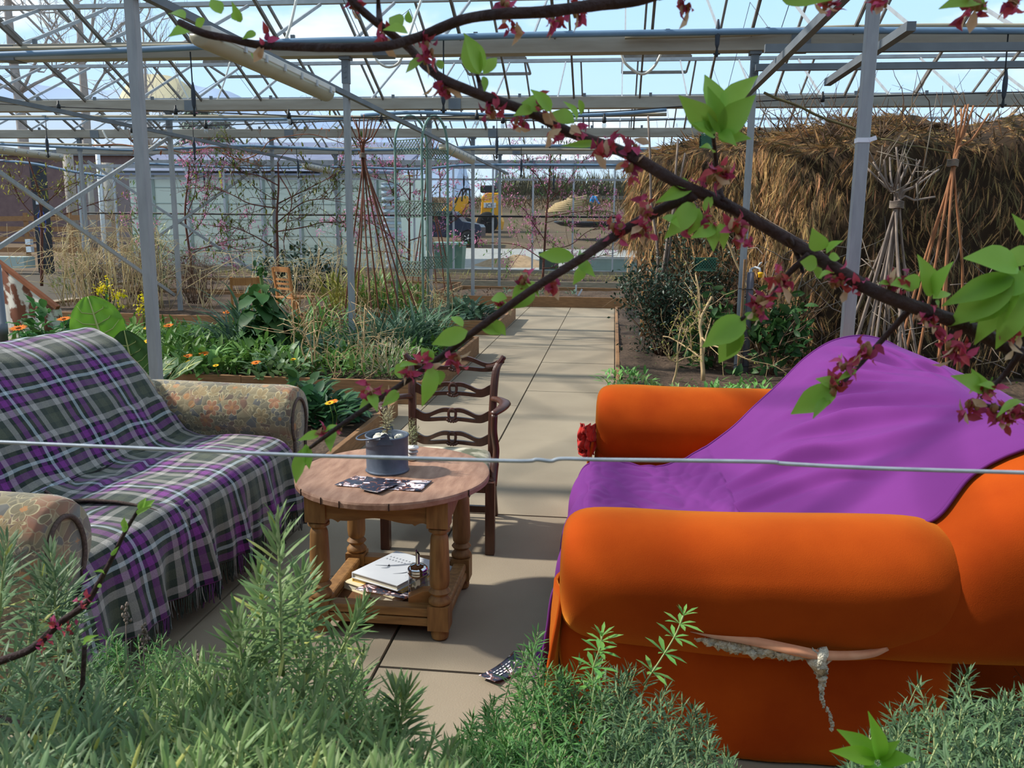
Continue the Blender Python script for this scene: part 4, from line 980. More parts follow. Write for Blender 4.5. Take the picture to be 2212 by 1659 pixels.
m_gdark = L_((50, 84, 44), (70, 106, 54)); m_gmid = L_((80, 120, 52), (108, 146, 68)); m_glime = L_((126, 166, 60), (150, 190, 78), .35); m_gblue = L_((74, 104, 84), (104, 132, 106))
m_gever = L_((34, 52, 42), (58, 80, 62), .12, .35, .38); m_chard = L_((92, 150, 44), (116, 172, 58), .4); m_gyel = L_((134, 140, 60), (170, 164, 80))
m_straw = M('dry_straw', (214, 196, 150), (178, 152, 108), 6, .85, island=.3); m_twig = M('twig', (120, 96, 76), (86, 66, 52), 12, .85, island=.25); m_cane = M('cane', (122, 78, 52), (90, 56, 38), 10, .7, island=.25)
m_paletwig = M('pale_twig', (196, 170, 128), (164, 136, 98), 10, .8); m_greystem = M('grey_stem', (150, 136, 122), (104, 92, 84), 10, .85, island=.25)
m_petalo = M('orange_petal', (240, 128, 20), None, island=.15, transl=.2); m_petaly = M('yellow_petal', (246, 196, 24), None, island=.12, transl=.2); m_must = M('mustard_petal', (236, 218, 30), None, island=.12, transl=.25)
m_pink = M('peach_blossom', (244, 178, 210), (226, 130, 178), 8, .6, island=.2, transl=.3); m_eye = M('flower_eye', (150, 84, 20))
m_bark = M('bark', (92, 72, 60), (62, 46, 38), 16, .85, bump=.4, bscale=60); m_redbark = M('peach_bark', (116, 72, 58), (84, 52, 44), 16, .8)
t_broad = leaf_t(1, .45, 4, .3, .45); t_lance = leaf_t(1, .26, 3, .25, .3); t_strap = leaf_t(1, .07, 5, .4, .9, shape=([0, .3, 1], [.7, 1, .2])); t_small = leaf_t(1, .5, 2, .3, .3); t_grass = leaf_t(1, .03, 5, .3, .8, shape=([0, .2, 1], [1, 1, .1]))
def soil_z(x, y): return .1
# ------------------------------------------------------------------ flowers: calendula, each plant with its own heads
pet = leaf_t(1, .34, 2, .15, .1)
def daisy(parent, p, r, mat, nodding):
    g = G(); n = 18; a = np.arange(n)*2*PI/n; ax = np.array(nodding, float); ax /= np.linalg.norm(ax)
    e1 = np.cross(ax, (0, 0, 1.) if abs(ax[2]) < .9 else (1., 0, 0)); e1 /= np.linalg.norm(e1); e2 = np.cross(ax, e1)
    D = np.cos(a)[:, None]*e1+np.sin(a)[:, None]*e2+ax*.18
    g.inst(pet, mats(np.tile(p, (n, 1)), D, np.tile(ax, (n, 1)), np.full(n, r)*U_(.9, 1.08, n)))
    h = obj('flower', g, mat, parent); e = G(); e.blob(np.array(p)+ax*r*.08, (r*.3, r*.3, r*.16), 8, 5, .1); obj('eye', e, m_eye, h)
def clump(name, lab, cat, base, R, H, n, tm, mat, L, group=None, up=.7, fl=(), stems=True, kind=None, ring=False):
    """leafy clump: leaves springing from scattered short stems"""
    t = thing(name, lab, cat, tuple(base), group, kind); base = np.array(base, float)
    g = G(); a = U_(0, 2*PI, n); rr = np.sqrt(U_(0, 1, n)); O = base+np.stack([rr*R*np.cos(a), rr*R*np.sin(a), U_(.05, 1, n)**1.2*H*(1-.55*rr**2)], -1)
    D = np.stack([np.cos(a)*rr, np.sin(a)*rr, np.full(n, up)], -1)+RNG.normal(size=(n, 3))*.45
    g.inst(tm, mats(O, D, None, L*U_(.6, 1.15, n))); obj('leaves', g, mat, t)
    if stems:
        s = G(); k = max(5, n//14)
        for i in RNG.integers(0, n, k): s.tube([base+(O[i]-base)*np.array((.5, .5, -0.05)), (base+O[i])/2+RNG.normal(size=3)*.015, O[i]], .004, 4)
        obj('stems', s, mat, t)
    for (p, r, mt) in fl:
        d = (CO-np.array(p)); d = d/np.linalg.norm(d)*.35+np.array((-.2, 0, 1.)); daisy(t, p, r, mt, d)
        s = G(); s.tube([np.array(p)-np.array((0, 0, .005)), np.array(p)+np.array((rnd(-.02, .02), .02, -.1)), np.array((p[0]+rnd(-.03, .03), p[1]+.04, base[2]))], .0035, 4); obj('flower_stem', s, m_gmid, t)
    return t
BS = .17
def fl(x, y, Y, r, m): return (atY(x, y, Y-.42), r*1.05, m)
GC = 'marigold and leafy clumps of the near left bed'
clump('marigold', 'marigold clump with two orange heads close together behind the floral sofa arm', 'plant', (-4.15, 7.9, BS), .38, .36, 150, t_lance, m_gmid, .17, GC, fl=[fl(405, 770, 7.7, .05, m_petalo), fl(440, 765, 7.75, .055, m_petalo), fl(411, 782, 7.6, .045, m_petaly), fl(466, 790, 7.6, .03, m_petaly)])
clump('marigold', 'marigold clump with two yellow heads just right of the tall steel post', 'plant', (-5.0, 8.1, BS), .34, .42, 130, t_lance, m_gmid, .17, GC, fl=[fl(322, 709, 8.0, .055, m_petaly), fl(320, 738, 7.95, .055, m_petaly), fl(364, 704, 8.3, .05, m_petalo)])
clump('marigold', 'marigold clump with one orange head beside the dead stalks', 'plant', (-3.35, 7.8, BS), .36, .3, 140, t_lance, m_gmid, .16, GC, fl=[fl(553, 784, 7.6, .045, m_petalo), fl(633, 777, 7.8, .03, m_petaly)])
clump('marigold', 'marigold clump with a single orange head near the small wooden chair seat', 'plant', (-4.3, 9.8, BS), .3, .4, 90, t_lance, m_gdark, .16, GC, fl=[fl(491, 675, 9.6, .055, m_petalo)])
clump('marigold', 'marigold with an orange head peeping over the plaid sofa back', 'plant', (-5.5, 6.2, .12), .3, .5, 90, t_lance, m_gmid, .16, GC, fl=[fl(40, 710, 6.0, .06, m_petalo), fl(138, 690, 6.3, .05, m_petalo)])
clump('marigold', 'marigold clump with an amber double head in front of the dead stalks', 'plant', (-2.4, 6.3, .1), .28, .28, 110, t_broad, m_gdark, .17, GC, up=.5, fl=[fl(712, 871, 6.1, .035, m_petaly), fl(720, 868, 6.15, .035, m_petalo)])
clump('comfrey', 'broad leaved comfrey clump beside the bucket and bed corner', 'plant', (-2.15, 6.0, .1), .3, .22, 170, leaf_t(1, .48, 4, .3, .5), L_((44, 84, 52), (70, 110, 70)), .19, GC, up=.55)
for k, (x, y, r, h, n, tm, mt, L, lab) in enumerate([
  (-3.9, 8.9, .45, .42, 170, t_strap, m_gblue, .5, 'blue green leek like clump in the middle of the left bed'),
  (-4.6, 8.7, .4, .3, 130, t_lance, m_gmid, .18, 'low mid green leafy clump behind the yellow marigolds'),
  (-3.3, 9.3, .45, .34, 150, t_strap, m_gmid, .45, 'grassy green clump under the tall brassica'),
  (-2.75, 8.3, .4, .3, 150, t_lance, m_gblue, .17, 'grey green leafy clump between the dead stalks'),
  (-2.35, 9.0, .42, .32, 240, t_strap, m_gblue, .5, 'rye grass clump with blue green blades at the path end of the bed'),
  (-2.2, 9.75, .35, .3, 170, t_strap, L_((58, 92, 66), (84, 118, 84)), .48, 'second rye grass clump nearer the green arch'),
  (-4.7, 7.5, .3, .25, 110, t_broad, L_((112, 152, 70), (140, 176, 90), .35), .16, 'pale green leafy clump at the foot of the tall post'),
  (-3.7, 7.45, .3, .22, 110, t_broad, L_((84, 128, 60), (110, 150, 76)), .15, 'fresh green low clump behind the far floral arm'),
  (-3.0, 7.45, .32, .24, 120, t_broad, L_((92, 124, 84), (126, 150, 108)), .14, 'sage green low clump behind the far floral arm front'),
  (-5.8, 8.6, .45, .4, 150, t_broad, m_gdark, .2, 'dark leafy clump behind the big chard leaf')]):
    clump('leafy_clump', lab, 'plant', (x, y, BS), r, h, n, tm, mt, L, GC, up=.7 if tm is not t_strap else 1.6)
# low weedy cover of the bed soil
g = G(); n = 5600; O = np.stack([U_(-6.4, -1.75, n), U_(7.35, 10.15, n), U_(.15, .3, n)], -1); g.inst(t_lance, mats(O, rdir(n, .8), None, U_(.07, .19, n)))
one('undergrowth', g, m_gmid, 'mixed low green undergrowth covering the near left bed', 'undergrowth', kind='stuff')
# chard with one huge leaf
t = thing('chard', 'chard plant with one huge glossy leaf standing up behind the plaid sofa', 'plant', tuple(atY(225, 850, 6.2)*np.array((1, 1, 0))+np.array((0, 0, .1))), GC)
m_rib = M('pale_rib', (196, 200, 130), (170, 180, 110), 5, .5)
def big_leaf(base, tip, Wd, normal, mat, curl=.15):
    b, q = np.array(base), np.array(tip); L = np.linalg.norm(q-b); d = (q-b)/L; nn = np.array(normal, float); nn -= d*(nn@d); nn /= np.linalg.norm(nn); x = np.cross(d, nn)
    m_, n_ = 22, 13; P = np.zeros((m_, n_, 3))
    for i in range(m_):
        tt = i/(m_-1); w = Wd/2*(math.sin(min(1, tt*.97+.02)*PI)**.55*(.75+.3*tt) if tt > .12 else .25*tt/.12+.06)
        for j in range(n_):
            s = (j/(n_-1)-.5)*2; r = .05*L*noise.noise(Vector((tt*7, s*5, L*3)))+.02*L*noise.noise(Vector((tt*16, s*11, 5)))
            P[i, j] = b+d*L*tt*(1-.0*tt)+x*w*s*(1+.08*noise.noise(Vector((tt*8, s*2, 4))))+nn*(curl*w*abs(s)**1.5+r*abs(s)**.3-.25*L*max(0, tt-.6)**2)
    g = G(); g.sheet(P); o = obj('leaf', g, mat, t, sub=1)
    s_ = G(); mid = P[:, n_//2]+nn*.004; s_.tube(mid, np.linspace(.014, .003, m_)*L*2.2, 6)
    for i in range(4, 18, 3):
        for sgn in (-1, 1): s_.tube([mid[i], P[min(m_-1, i+1), n_//2+sgn*3]+nn*.004, P[min(m_-1, i+3), n_//2+sgn*5]+nn*.003], [.005*L*2, .003*L*2, .001], 4)
    obj('rib', s_, m_rib, o)
Yc = 6.15
big_leaf(atY(240, 800, Yc), atY(190, 640, Yc), .42, CO-atY(220, 700, Yc)+np.array((.6, 0, .3)), m_chard)
t_dark = m_gdark
big_leaf(atY(300, 850, 6.3), atY(268, 715, 6.2), .34, np.array((.4, -1, .5)), t_dark); big_leaf(atY(330, 850, 6.3), atY(432, 775, 6.1), .3, np.array((-.2, -.5, 1.)), t_dark)
big_leaf(atY(310, 850, 6.2), atY(380, 770, 6.5), .3, np.array((-.4, -.8, .8)), t_dark); big_leaf(atY(280, 850, 6.2), atY(240, 770, 6.3), .26, np.array((.2, -.6, .9)), t_dark)
# kale at far left, mustard flowers
clump('kale', 'frilly kale plant beside the cloth covered board at far left', 'plant', tuple(atY(100, 760, 7.2)*np.array((1, 1, 0))+np.array((0, 0, .2))), .22, .62, 90, leaf_t(1, .6, 5, .35, .6, wave=.06), L_((60, 112, 56), (86, 136, 74)), .17, GC)
def mustard(lab, pts, Y):
    b = atY(pts[0][0]+10, pts[0][1]+90, Y+.1); b[2] = .2; t = thing('mustard_plant', lab, 'plant', tuple(b), 'flowering mustard plants')
    s = G(); 
    for (x, y, k) in pts:
        p = atY(x, y, Y); s.tube(wob((b[0]+rnd(-.05, .05), b[1], .2), p, 6, .05), .005, 5); g = G()
        n = int(46*k); O = p+RNG.normal(size=(n, 3))*np.array((.035, .035, .03))*k**.5; g.inst(t_small, mats(O, rdir(n, .5), None, U_(.03, .048, n))); obj('flower_head', g, m_must, t)
    obj('stems', s, m_gmid, t)
    g = G(); n = 26; O = b+np.stack([U_(-.15, .15, n), U_(-.1, .1, n), U_(.1, .55, n)], -1); g.inst(t_lance, mats(O, rdir(n, .3), None, U_(.08, .16, n))); obj('leaves', g, m_gmid, t)
mustard('yellow mustard flowers left of the thick steel post', [(215, 628, 1), (228, 623, 1), (259, 635, .9), (248, 643, .5), (231, 603, .3), (263, 662, .4)], 8.4)
mustard('yellow mustard flowers right of the thick steel post', [(312, 645, 1.2), (317, 652, 1), (308, 665, .8), (316, 671, .7), (324, 670, .5)], 8.3)
# tall brassica
bp_ = atY(572, 760, 8.5); bp_[2] = .17
t = thing('brassica', 'tall dark brassica gone to seed with a thick pale stem', 'plant', tuple(bp_), GC)
top = atY(562, 585, 8.5)
g = G(); g.tube(catmull([bp_, atY(576, 690, 8.5), atY(570, 640, 8.5), top], 16), np.linspace(.028, .018, 16), 8); obj('stem', g, L_((128, 150, 84), (112, 138, 74)), t)
g = G()
for k in range(60):
    tt = rnd(.0, .85); p = bp_*(1-tt)+top*tt; a = rnd(0, 2*PI); d = np.array((math.cos(a), math.sin(a)*.8, rnd(-.3, .5)))
    g.inst(leaf_t(1, .55, 6, .3, .9, wave=.05), mats([p+d*.03], [d], None, [rnd(.3, .5)*(1-.5*tt)]))
for k in range(30): p = top+RNG.normal(size=3)*.05; g.inst(t_broad, mats([p], [rdir(1, .9)[0]], None, [rnd(.05, .1)]))
obj('leaves', g, m_gdark, t)
# ------------------------------------------------------------------ dead stalks, straw tangles
def tangle(lab, pts, n, H, mat, r=.006, spread=.5, arch=.5, name='dead_stalks', cat='dead stalks', kids=0, ydep=.35):
    b = np.array(pts); t = thing(name, lab, cat, tuple(b[0]), 'dry stalks left from last summer')
    g = G()
    for k in range(n):
        p = b[k % len(b)]+np.array((rnd(-.18, .18), rnd(-ydep, ydep)*.5, 0)); a = rnd(0, 2*PI); h = H*rnd(.5, 1.05); s_ = spread*rnd(.2, 1.2)
        q = p+np.array((math.cos(a)*s_*.5, math.sin(a)*s_*.4, h)); e = q+np.array((math.cos(a)*s_, math.sin(a)*s_*.7, -arch*h*rnd(.0, 1)))
        C_ = catmull([p, (p+q)/2+RNG.normal(size=3)*.04, q, e], 12); g.tube(C_, np.linspace(r, r*.35, 12), 4)
        for m_ in range(kids):
            i = random.randint(4, 11); d = RNG.normal(size=3)*.12+np.array((0, 0, .08)); g.tube([C_[i], C_[i]+d*.6+RNG.normal(size=3)*.02, C_[i]+d*rnd(.8, 1.8)], [r*.5, r*.4, r*.2], 3)
            g.inst(t_small, mats([C_[i]+d], rdir(1, 0), None, [rnd(.01, .03)]))
    obj('stalks', g, mat, t); return t
tangle('pale dead stalks leaning over the left bed beside the ladder back chair', [(-2.75, 7.5, .17), (-2.5, 7.9, .17), (-2.95, 8.1, .17)], 7, .8, m_paletwig, .009, .3, .12, kids=9)
tangle('brown dead seed heads in front of the grey dry lavender', [(-2.3, 7.4, .17), (-2.05, 7.5, .17)], 14, .4, m_paletwig, .004, .2, .3, kids=6)
tangle('tall dry stalk bush by the mustard flowers at left', [(-8.2, 12.8, .2), (-7.6, 12.6, .2), (-8.7, 13, .2), (-7.1, 12.7, .2)], 95, 1.3, m_straw, .007, .9, .6, kids=4)
tangle('arching straw stems across the bare soil bed', [(-6.4, 12.9, .2), (-5.8, 13.2, .2), (-5.3, 13.6, .2), (-5, 13.0, .2)], 46, .9, m_straw, .006, 1.1, .8)
tangle('dense brown dead undergrowth beneath the braced post', [(-8.6, 13.6, .2), (-7.8, 13.6, .2), (-7.0, 13.8, .2)], 190, .8, m_twig, .005, .5, .5, kids=4)
tangle('arching straw grass behind the small wooden chairs', [(-4.9, 17.2, .2), (-4.2, 17.0, .2), (-5.6, 17.3, .2), (-6.2, 17.3, .2)], 60, 1.1, m_straw, .007, 1.1, .8)
tangle('dry yellow grass around the bamboo wigwam', [(-3.4, 12.5, .17), (-3.0, 12.6, .17), (-3.9, 12.6, .17)], 26, .55, M('hay', (170, 150, 84), (130, 112, 60), 6, .85, island=.3), .005, .35, .3, kids=2)
tangle('dry fluffy seed heads under the green arch', [(-2.5, 12.35, .17), (-2.75, 12.4, .17)], 16, .45, m_straw, .005, .25, .3, kids=5)
clump('lavender', 'grey dry lavender bush overhanging the bed corner behind the chair', 'plant', (-1.95, 7.55, .17), .3, .36, 420, leaf_t(1, .12, 2, .2, .2), L_((150, 148, 124), (178, 172, 140), .15), .11, None, up=.9)
# ------------------------------------------------------------------ greens in the second and far beds
GB = 'clumps in the arch bed'
for k, (x, y, r, h, n, tm, mt, L, lab, up) in enumerate([
  (-2.15, 12.75, .32, .24, 110, t_broad, m_gblue, .24, 'blue green cabbage like clump near the path beside the green arch', .5),
  (-2.6, 13.3, .4, .4, 260, leaf_t(1, .1, 2, .2, .2), L_((84, 104, 84), (112, 128, 100)), .16, 'feathery grey green bush right of the green arch', .8),
  (-3.6, 13.2, .5, .6, 240, t_lance, m_gmid, .2, 'tall green weeds behind the wigwam', 1.2),
  (-4.2, 13.0, .4, .5, 160, t_strap, m_gyel, .5, 'yellowing grass at the left end of the arch bed', 1.6),
  (-3.1, 12.9, .4, .5, 180, t_lance, m_gmid, .18, 'green weeds under the wigwam canes', 1.2)]):
    clump('leafy_clump', lab, 'plant', (x, y, .16), r, h, n, tm, mt, L, GB, up=up)
clump('evergreen_bush', 'dark green rounded bush before the shed at the left', 'shrub', (-6.8, 18.2, .15), .95, .95, 700, t_broad, m_gever, .17, None, up=.5)
clump('evergreen_bush', 'olive green bush in the far left corner behind the dry stalks', 'shrub', (-9.9, 15.2, .2), .6, .8, 300, t_lance, L_((92, 104, 60), (120, 128, 76)), .16, None, up=.6)
clump('rosemary', 'pale grey green tall shrub beside the far dark post', 'shrub', (-9.0, 16.0, .2), .5, 1.9, 420, t_lance, L_((108, 122, 88), (140, 150, 112)), .15, None, up=1.)
for k in range(7):
    x = -2.9+.35*k+rnd(-.1, .1); clump('seedling', 'tiny dry tuft in the far soil bed' , 'plant', (x, 17.0+rnd(0, .9), .14), .1, .14, 26, t_lance, m_twig if k % 2 else m_gblue, .1, 'tiny tufts in the far soil bed', stems=False)
g = G(); n = 2600; O = np.stack([U_(-10.8, 5.5, n), U_(21.3, 24.2, n), U_(.15, .2, n)], -1); g.inst(t_grass, mats(O, rdir(n, 1.6), None, U_(.12, .3, n))); one('grass', g, m_gyel, 'thin grass growing along the foot of the end wall', 'grass', kind='stuff')
g = G(); n = 900; O = np.stack([U_(.25, 6, n), U_(6.3, 15, n), U_(.1, .14, n)], -1); g.inst(t_lance, mats(O, rdir(n, .7), None, U_(.03, .1, n))); one('weeds', g, m_gmid, 'scattered small weeds over the soil of the right bed', 'weeds', kind='stuff')
for k, p in enumerate((atZ(1244, 636, .14), atZ(1252, 640, .14))):
    g = G(); g.obox((p[0], p[1], .24 if not k else .2), (.035, .004, .2), Euler((.1, .25*k*2, 0))); one('plant_label', g, m_white, 'white plant label stuck %s in the far soil bed' % ('upright' if not k else 'aslant'), 'plant label', 'plant labels', smooth=False)
# ------------------------------------------------------------------ bamboo wigwams
def wigwam(lab, tie, tops, feet, mat, r=.009, n_tie=.02, sub=0):
    t = thing('cane_wigwam', lab, 'cane wigwam', (feet[0][0], feet[0][1], feet[0][2]), 'cane wigwams for climbing plants')
    tie = np.array(tie)
    for f, tp in zip(feet, tops):
        g = G(); j = np.array((rnd(-.02, .02), rnd(-.02, .02), 0)); f, tp = np.array(f), np.array(tp); g.tube(catmull([f, (f+tie)/2+RNG.normal(size=3)*.025, tie+j, (tie+tp)/2+j+RNG.normal(size=3)*.01, tp], 16), np.linspace(r*1.1, r*.7, 16), 6)
        if sub:
            for q in range(sub):
                u = rnd(.3, 1.); p = tie*(1-u)+(tp if random.random() < .6 else f)*u; d = RNG.normal(size=3)*.1+np.array((0, 0, .12)); g.tube([p, p+d*.6, p+d*rnd(1, 1.7)], [r*.5, r*.4, r*.2], 4)
        obj('cane', g, mat, t)
    g = G()
    for k in range(5): g.tube([(tie[0]+(.022+n_tie)*math.cos(a), tie[1]+(.02+n_tie)*math.sin(a), tie[2]-.024+.012*k+.004*math.sin(3*a)) for a in np.linspace(0, 2*PI, 14)], .006, 5)
    obj('twine', g, m_greystem, t)
    return t
Y = 11.2
ft = [(752, 690), (742, 640), (765, 690), (805, 690), (822, 690), (848, 680), (872, 665), (895, 640), (910, 625)]; tp = [(752, 262), (760, 250), (768, 258), (777, 252), (786, 248), (795, 258), (805, 255), (815, 250), (825, 262)]
wigwam('tall reddish cane wigwam tied near its top, left of the green arch', atY(784, 336, Y), [atY(x, y, Y+.3*math.sin(k*2.1)) for k, (x, y) in enumerate(tp)], [np.array((*atY(x, 690, Y+.45*math.sin(k*1.7))[:2], .17)) for k, (x, y) in enumerate(ft)], m_cane, .011)
Y = 14.9
wigwam('cane wigwam standing behind the green arch', atY(922, 372, Y), [atY(x, 300, Y+.2*math.sin(k)) for k, x in enumerate((898, 908, 918, 926, 938, 950))], [np.array((*atY(x, 615, Y+.3*math.sin(k*2))[:2], .05)) for k, x in enumerate((880, 900, 915, 948, 965, 985))], m_cane, .011)
Y = 7.5
ft = [(1835, 560), (1800, 600), (1850, 760), (1880, 790), (1905, 800), (1930, 800), (1960, 790), (1985, 770), (2010, 700), (1868, 800), (1945, 700), (1820, 690)]; tp = [(1872, 362), (1886, 350), (1898, 372), (1910, 345), (1922, 340), (1936, 318), (1948, 350), (1962, 352), (1988, 345), (2005, 368), (2028, 366), (2020, 425)]
wigwam('pale twiggy wigwam with a splayed top beside the taped post', atY(1937, 442, Y), [atY(x, y, Y+.25*math.sin(k*2)) for k, (x, y) in enumerate(tp)], [np.array((*atY(x, y, Y+.3*math.sin(k*1.7))[:2], .11)) for k, (x, y) in enumerate(ft)], m_greystem, .011, .03, sub=4)
Y = 7.9
ft = [(1985, 560), (1998, 600), (2010, 700), (2020, 760), (2050, 780), (2070, 760)]; tp = [(2062, 228), (2076, 235), (2086, 226), (2092, 225), (2103, 228), (2137, 245)]
wigwam('taller orange cane wigwam at the right against the thatch', atY(2058, 352, Y), [atY(x, y, Y+.1*math.sin(k*2)) for k, (x, y) in enumerate(tp)], [np.array((*atY(x, 780, Y+.3*math.sin(k*1.7))[:2], .11)) for k, x in enumerate((1925, 1945, 1975, 2030, 2052, 2072))], M('orange_cane', (164, 112, 74), (130, 84, 54), 10, .7), .012)
# ------------------------------------------------------------------ green metal arch
m_gm = M('green_metal', (128, 158, 146), (96, 122, 112), 9, .55, .2); m_mesh = M('green_mesh', (110, 132, 116), (82, 100, 88), 9, .6, .2)
ar = thing('garden_arch', 'pale green metal garden arch with lattice panels in the second bed', 'garden arch', tuple(atY(920, 700, 12.25)*np.array((1, 1, 0))+np.array((0, 0, .17))))
YA = 12.3
def archpipe(px, Y, dY, name='hoop'):
    (xl, xr, yt, yb) = px
    a, b = atY(xl, yb, Y), atY(xr, yb, Y+dY); c = atY((xl+xr)/2, yt, Y+dY/2); zt = c[2]; zs = zt-.42; w = np.linspace(0, PI, 15)
    pts = [np.array((a[0], Y, .15)), np.array((a[0], Y, zs*.5)), np.array((a[0], Y, zs))]+[np.array((a[0]+(b[0]-a[0])*(.5-.5*math.cos(t)), Y+dY*(.5-.5*math.cos(t)), zs+.42*math.sin(t))) for t in w[1:-1]]+[np.array((b[0], Y+dY, zs)), np.array((b[0], Y+dY, zs*.5)), np.array((b[0], Y+dY, .15))]
    g = G(); g.tube(pts, .018, 8); obj(name, g, m_gm, ar); return a, b, zs
a1, b1, zs = archpipe((858, 925, 250, 650), YA-.28, .35); a2, b2, zs2 = archpipe((914, 968, 250, 650), YA-.55, .35)
def lattice(p, q, z0, z1):
    g = G(); p, q = np.array(p), np.array(q); d = q-p; L = np.linalg.norm(d); nL = 9; h = z1-z0
    def pt(u, v): return np.array((p[0]+d[0]*u, p[1]+d[1]*u, z0+h*v))
    k = h/L
    for i in range(-8, nL+8):
        for sgn in (1, -1):
            u0, u1 = i/nL, i/nL+sgn*k*1.0
            a, b = (u0, 0), (u1, 1)
            def clip(u0, u1):
                v0, v1 = 0., 1.
                if u0 == u1: return None
                for lim in (0., 1.):
                    if (u0 < lim) != (u1 < lim):
                        v = (lim-u0)/(u1-u0)
                        if (u0 < 0 or u0 > 1) and ((lim == 0) == (u0 < 0)): v0 = max(v0, v)
                        if (u1 < 0 or u1 > 1) and ((lim == 0) == (u1 < 0)): v1 = min(v1, v)
                if v0 >= v1 or (u0 < 0 and u1 < 0) or (u0 > 1 and u1 > 1): return None
                return v0, v1
            c = clip(u0, u1)
            if c: g.beam(pt(u0+(u1-u0)*c[0], c[0]), pt(u0+(u1-u0)*c[1], c[1]), .010, .005, (0, 1, 0))
    for v in (0, 1): g.beam(pt(0, v), pt(1, v), .01, .01)
    obj('lattice_panel', g, m_mesh, ar, smooth=False)
for (pa, pb, rows_) in (((a1[0], YA-.28), (a2[0], YA-.55), ((308, 338), (436, 470), (562, 592), (690, 715))), ((a2[0]+.02, YA-.55), (b2[0], YA-.2), ((328, 348), (440, 466), (552, 576), (660, 682)))):
    for y0, y1 in rows_:
        lattice((pa[0], pa[1]), (pb[0], pb[1]), max(.16, atY(900, y1, YA)[2]), atY(900, y0, YA)[2])

tangle('dark dead stems on the soil under the overhanging end of the orange sofa back', [(1.25, 2.2, .0), (1.45, 2.25, .0), (1.65, 2.2, 0)], 40, .16, m_twig, .004, .14, .5, kids=2)
g = G(); g.sheet([[(x, y, .006+.012*abs(noise.noise(Vector((x*9, y*9, 1))))) for x in np.linspace(1.04, 2.6, 30)] for y in np.linspace(1.75, 2.72, 20)]); one('bare_soil', g, m_soil, 'patch of dark bare soil at the right beside the orange sofa', 'soil', kind='structure')
# ------------------------------------------------------------------ small wooden chairs far left of the arch
m_pine = M('pine_chair', (184, 128, 72), (150, 98, 54), 9, .6, stretch=(4, 4, 1))
def small_chair(lab, p, rz, s, slats):
    t = thing('wooden_chair', lab, 'chair', (0, 0, 0), 'small pine chairs')
    for x in (-.17, .17):
        g = G(); g.beam((x, -.17, 0), (x, -.17, .43), .035, .035); obj('leg', g, m_pine, t, smooth=False)
        g = G(); g.beam((x, .17, 0), (x, .17, .45), .035, .035); g.beam((x, .17, .45), (x, .23, .86), .035, .03); obj('back_post', g, m_pine, t, smooth=False)
    g = G(); g.box(-.2, .2, -.2, .19, .43, .455); obj('seat', g, m_pine, t, smooth=False, bevel=.008)
    for z0, h in slats:
        g = G(); g.beam((-.17, .17+.06*(z0-.45)/.41, z0), (.17, .17+.06*(z0-.45)/.41, z0), .018, h, (0, 0, 1)); obj('slat', g, m_pine, t, smooth=False)
    g = G(); g.beam((-.17, -.17, .2), (.17, -.17, .2), .02, .025); g.beam((-.17, 0, .16), (.17, 0, .16), .02, .02); obj('stretcher', g, m_pine, t, smooth=False)
    t.matrix_world = Matrix.Translation(p) @ Matrix.Rotation(rz, 4, 'Z') @ Matrix.Scale(s, 4); return t
small_chair('pine chair with slatted back facing left, right of the tall brassica', tuple(atY(637, 640, 12.4)[:2])+(0.0,), 2.6, 1.05, [(.84, .07), (.7, .03), (.64, .03), (.57, .03)])
small_chair('pine chair with a plain panel back, half hidden by the tall brassica', tuple(atY(535, 690, 10.9)[:2])+(0.,), 3.5, 1.0, [(.8, .1), (.62, .05)])
# ------------------------------------------------------------------ right bed: shrub, bare plant, standpipe
def shrub(lab, c, R, H, n, tm, mat, L, name='shrub', seed=0, nb=26, ebody=True):
    t = thing(name, lab, 'shrub', (c[0], c[1], c[2]))
    s = G(); out = []
    for k in range(nb):
        a = rnd(0, 2*PI); d = np.array((math.cos(a)*rnd(.1, .8)*R[0]/R[2 if len(R) > 2 else 0], math.sin(a)*rnd(.1, .8), 1.)); grow(s, np.array(c)+np.array((rnd(-.15, .15)*R[0], rnd(-.15, .15)*R[1], 0)), d, H*rnd(.5, .75), .012, 2, out, .5, .2, 3, .4, 4, 6)
    obj('branches', s, m_twig, t)
    P = np.array([o[0] for o in out]); D = np.array([o[1] for o in out])
    q = ((P-np.array(c))/np.array((R[0], R[1], H*1.05))); keep = (np.abs(q[:, 0])**2+q[:, 1]**2 < 1) & (q[:, 2] < 1); P, D = P[keep], D[keep]
    i = RNG.integers(0, len(P), n); O = P[i]+RNG.normal(size=(n, 3))*.07; O[:, 2] = np.maximum(O[:, 2], c[2]+.02)
    g = G(); g.inst(tm, mats(O, D[i]*8+RNG.normal(size=(n, 3))*.7, rdir(n, .4), L*U_(.6, 1.3, n))); obj('foliage', g, mat, t); return t
shrub('dense dark evergreen shrub leaning over the right edge of the path', (.62, 9.9, .1), (.66, .8, .8), 1.0, 5200, t_small, m_gever, .05, nb=30)
shrub('upper loose growth of dark evergreen against the shelter post', (1.05, 10.35, .1), (.55, .5, .6), 1.75, 2600, t_small, m_gever, .045, nb=14)
shrub('green leafy plant right of the insulated standpipe', (1.6, 8.75, .1), (.28, .28, .3), .85, 260, t_broad, m_gdark, .13, nb=7)
shrub('green leafy plant left of the insulated standpipe', (1.05, 9.1, .1), (.3, .28, .3), .8, 220, t_broad, m_gdark, .12, nb=6)
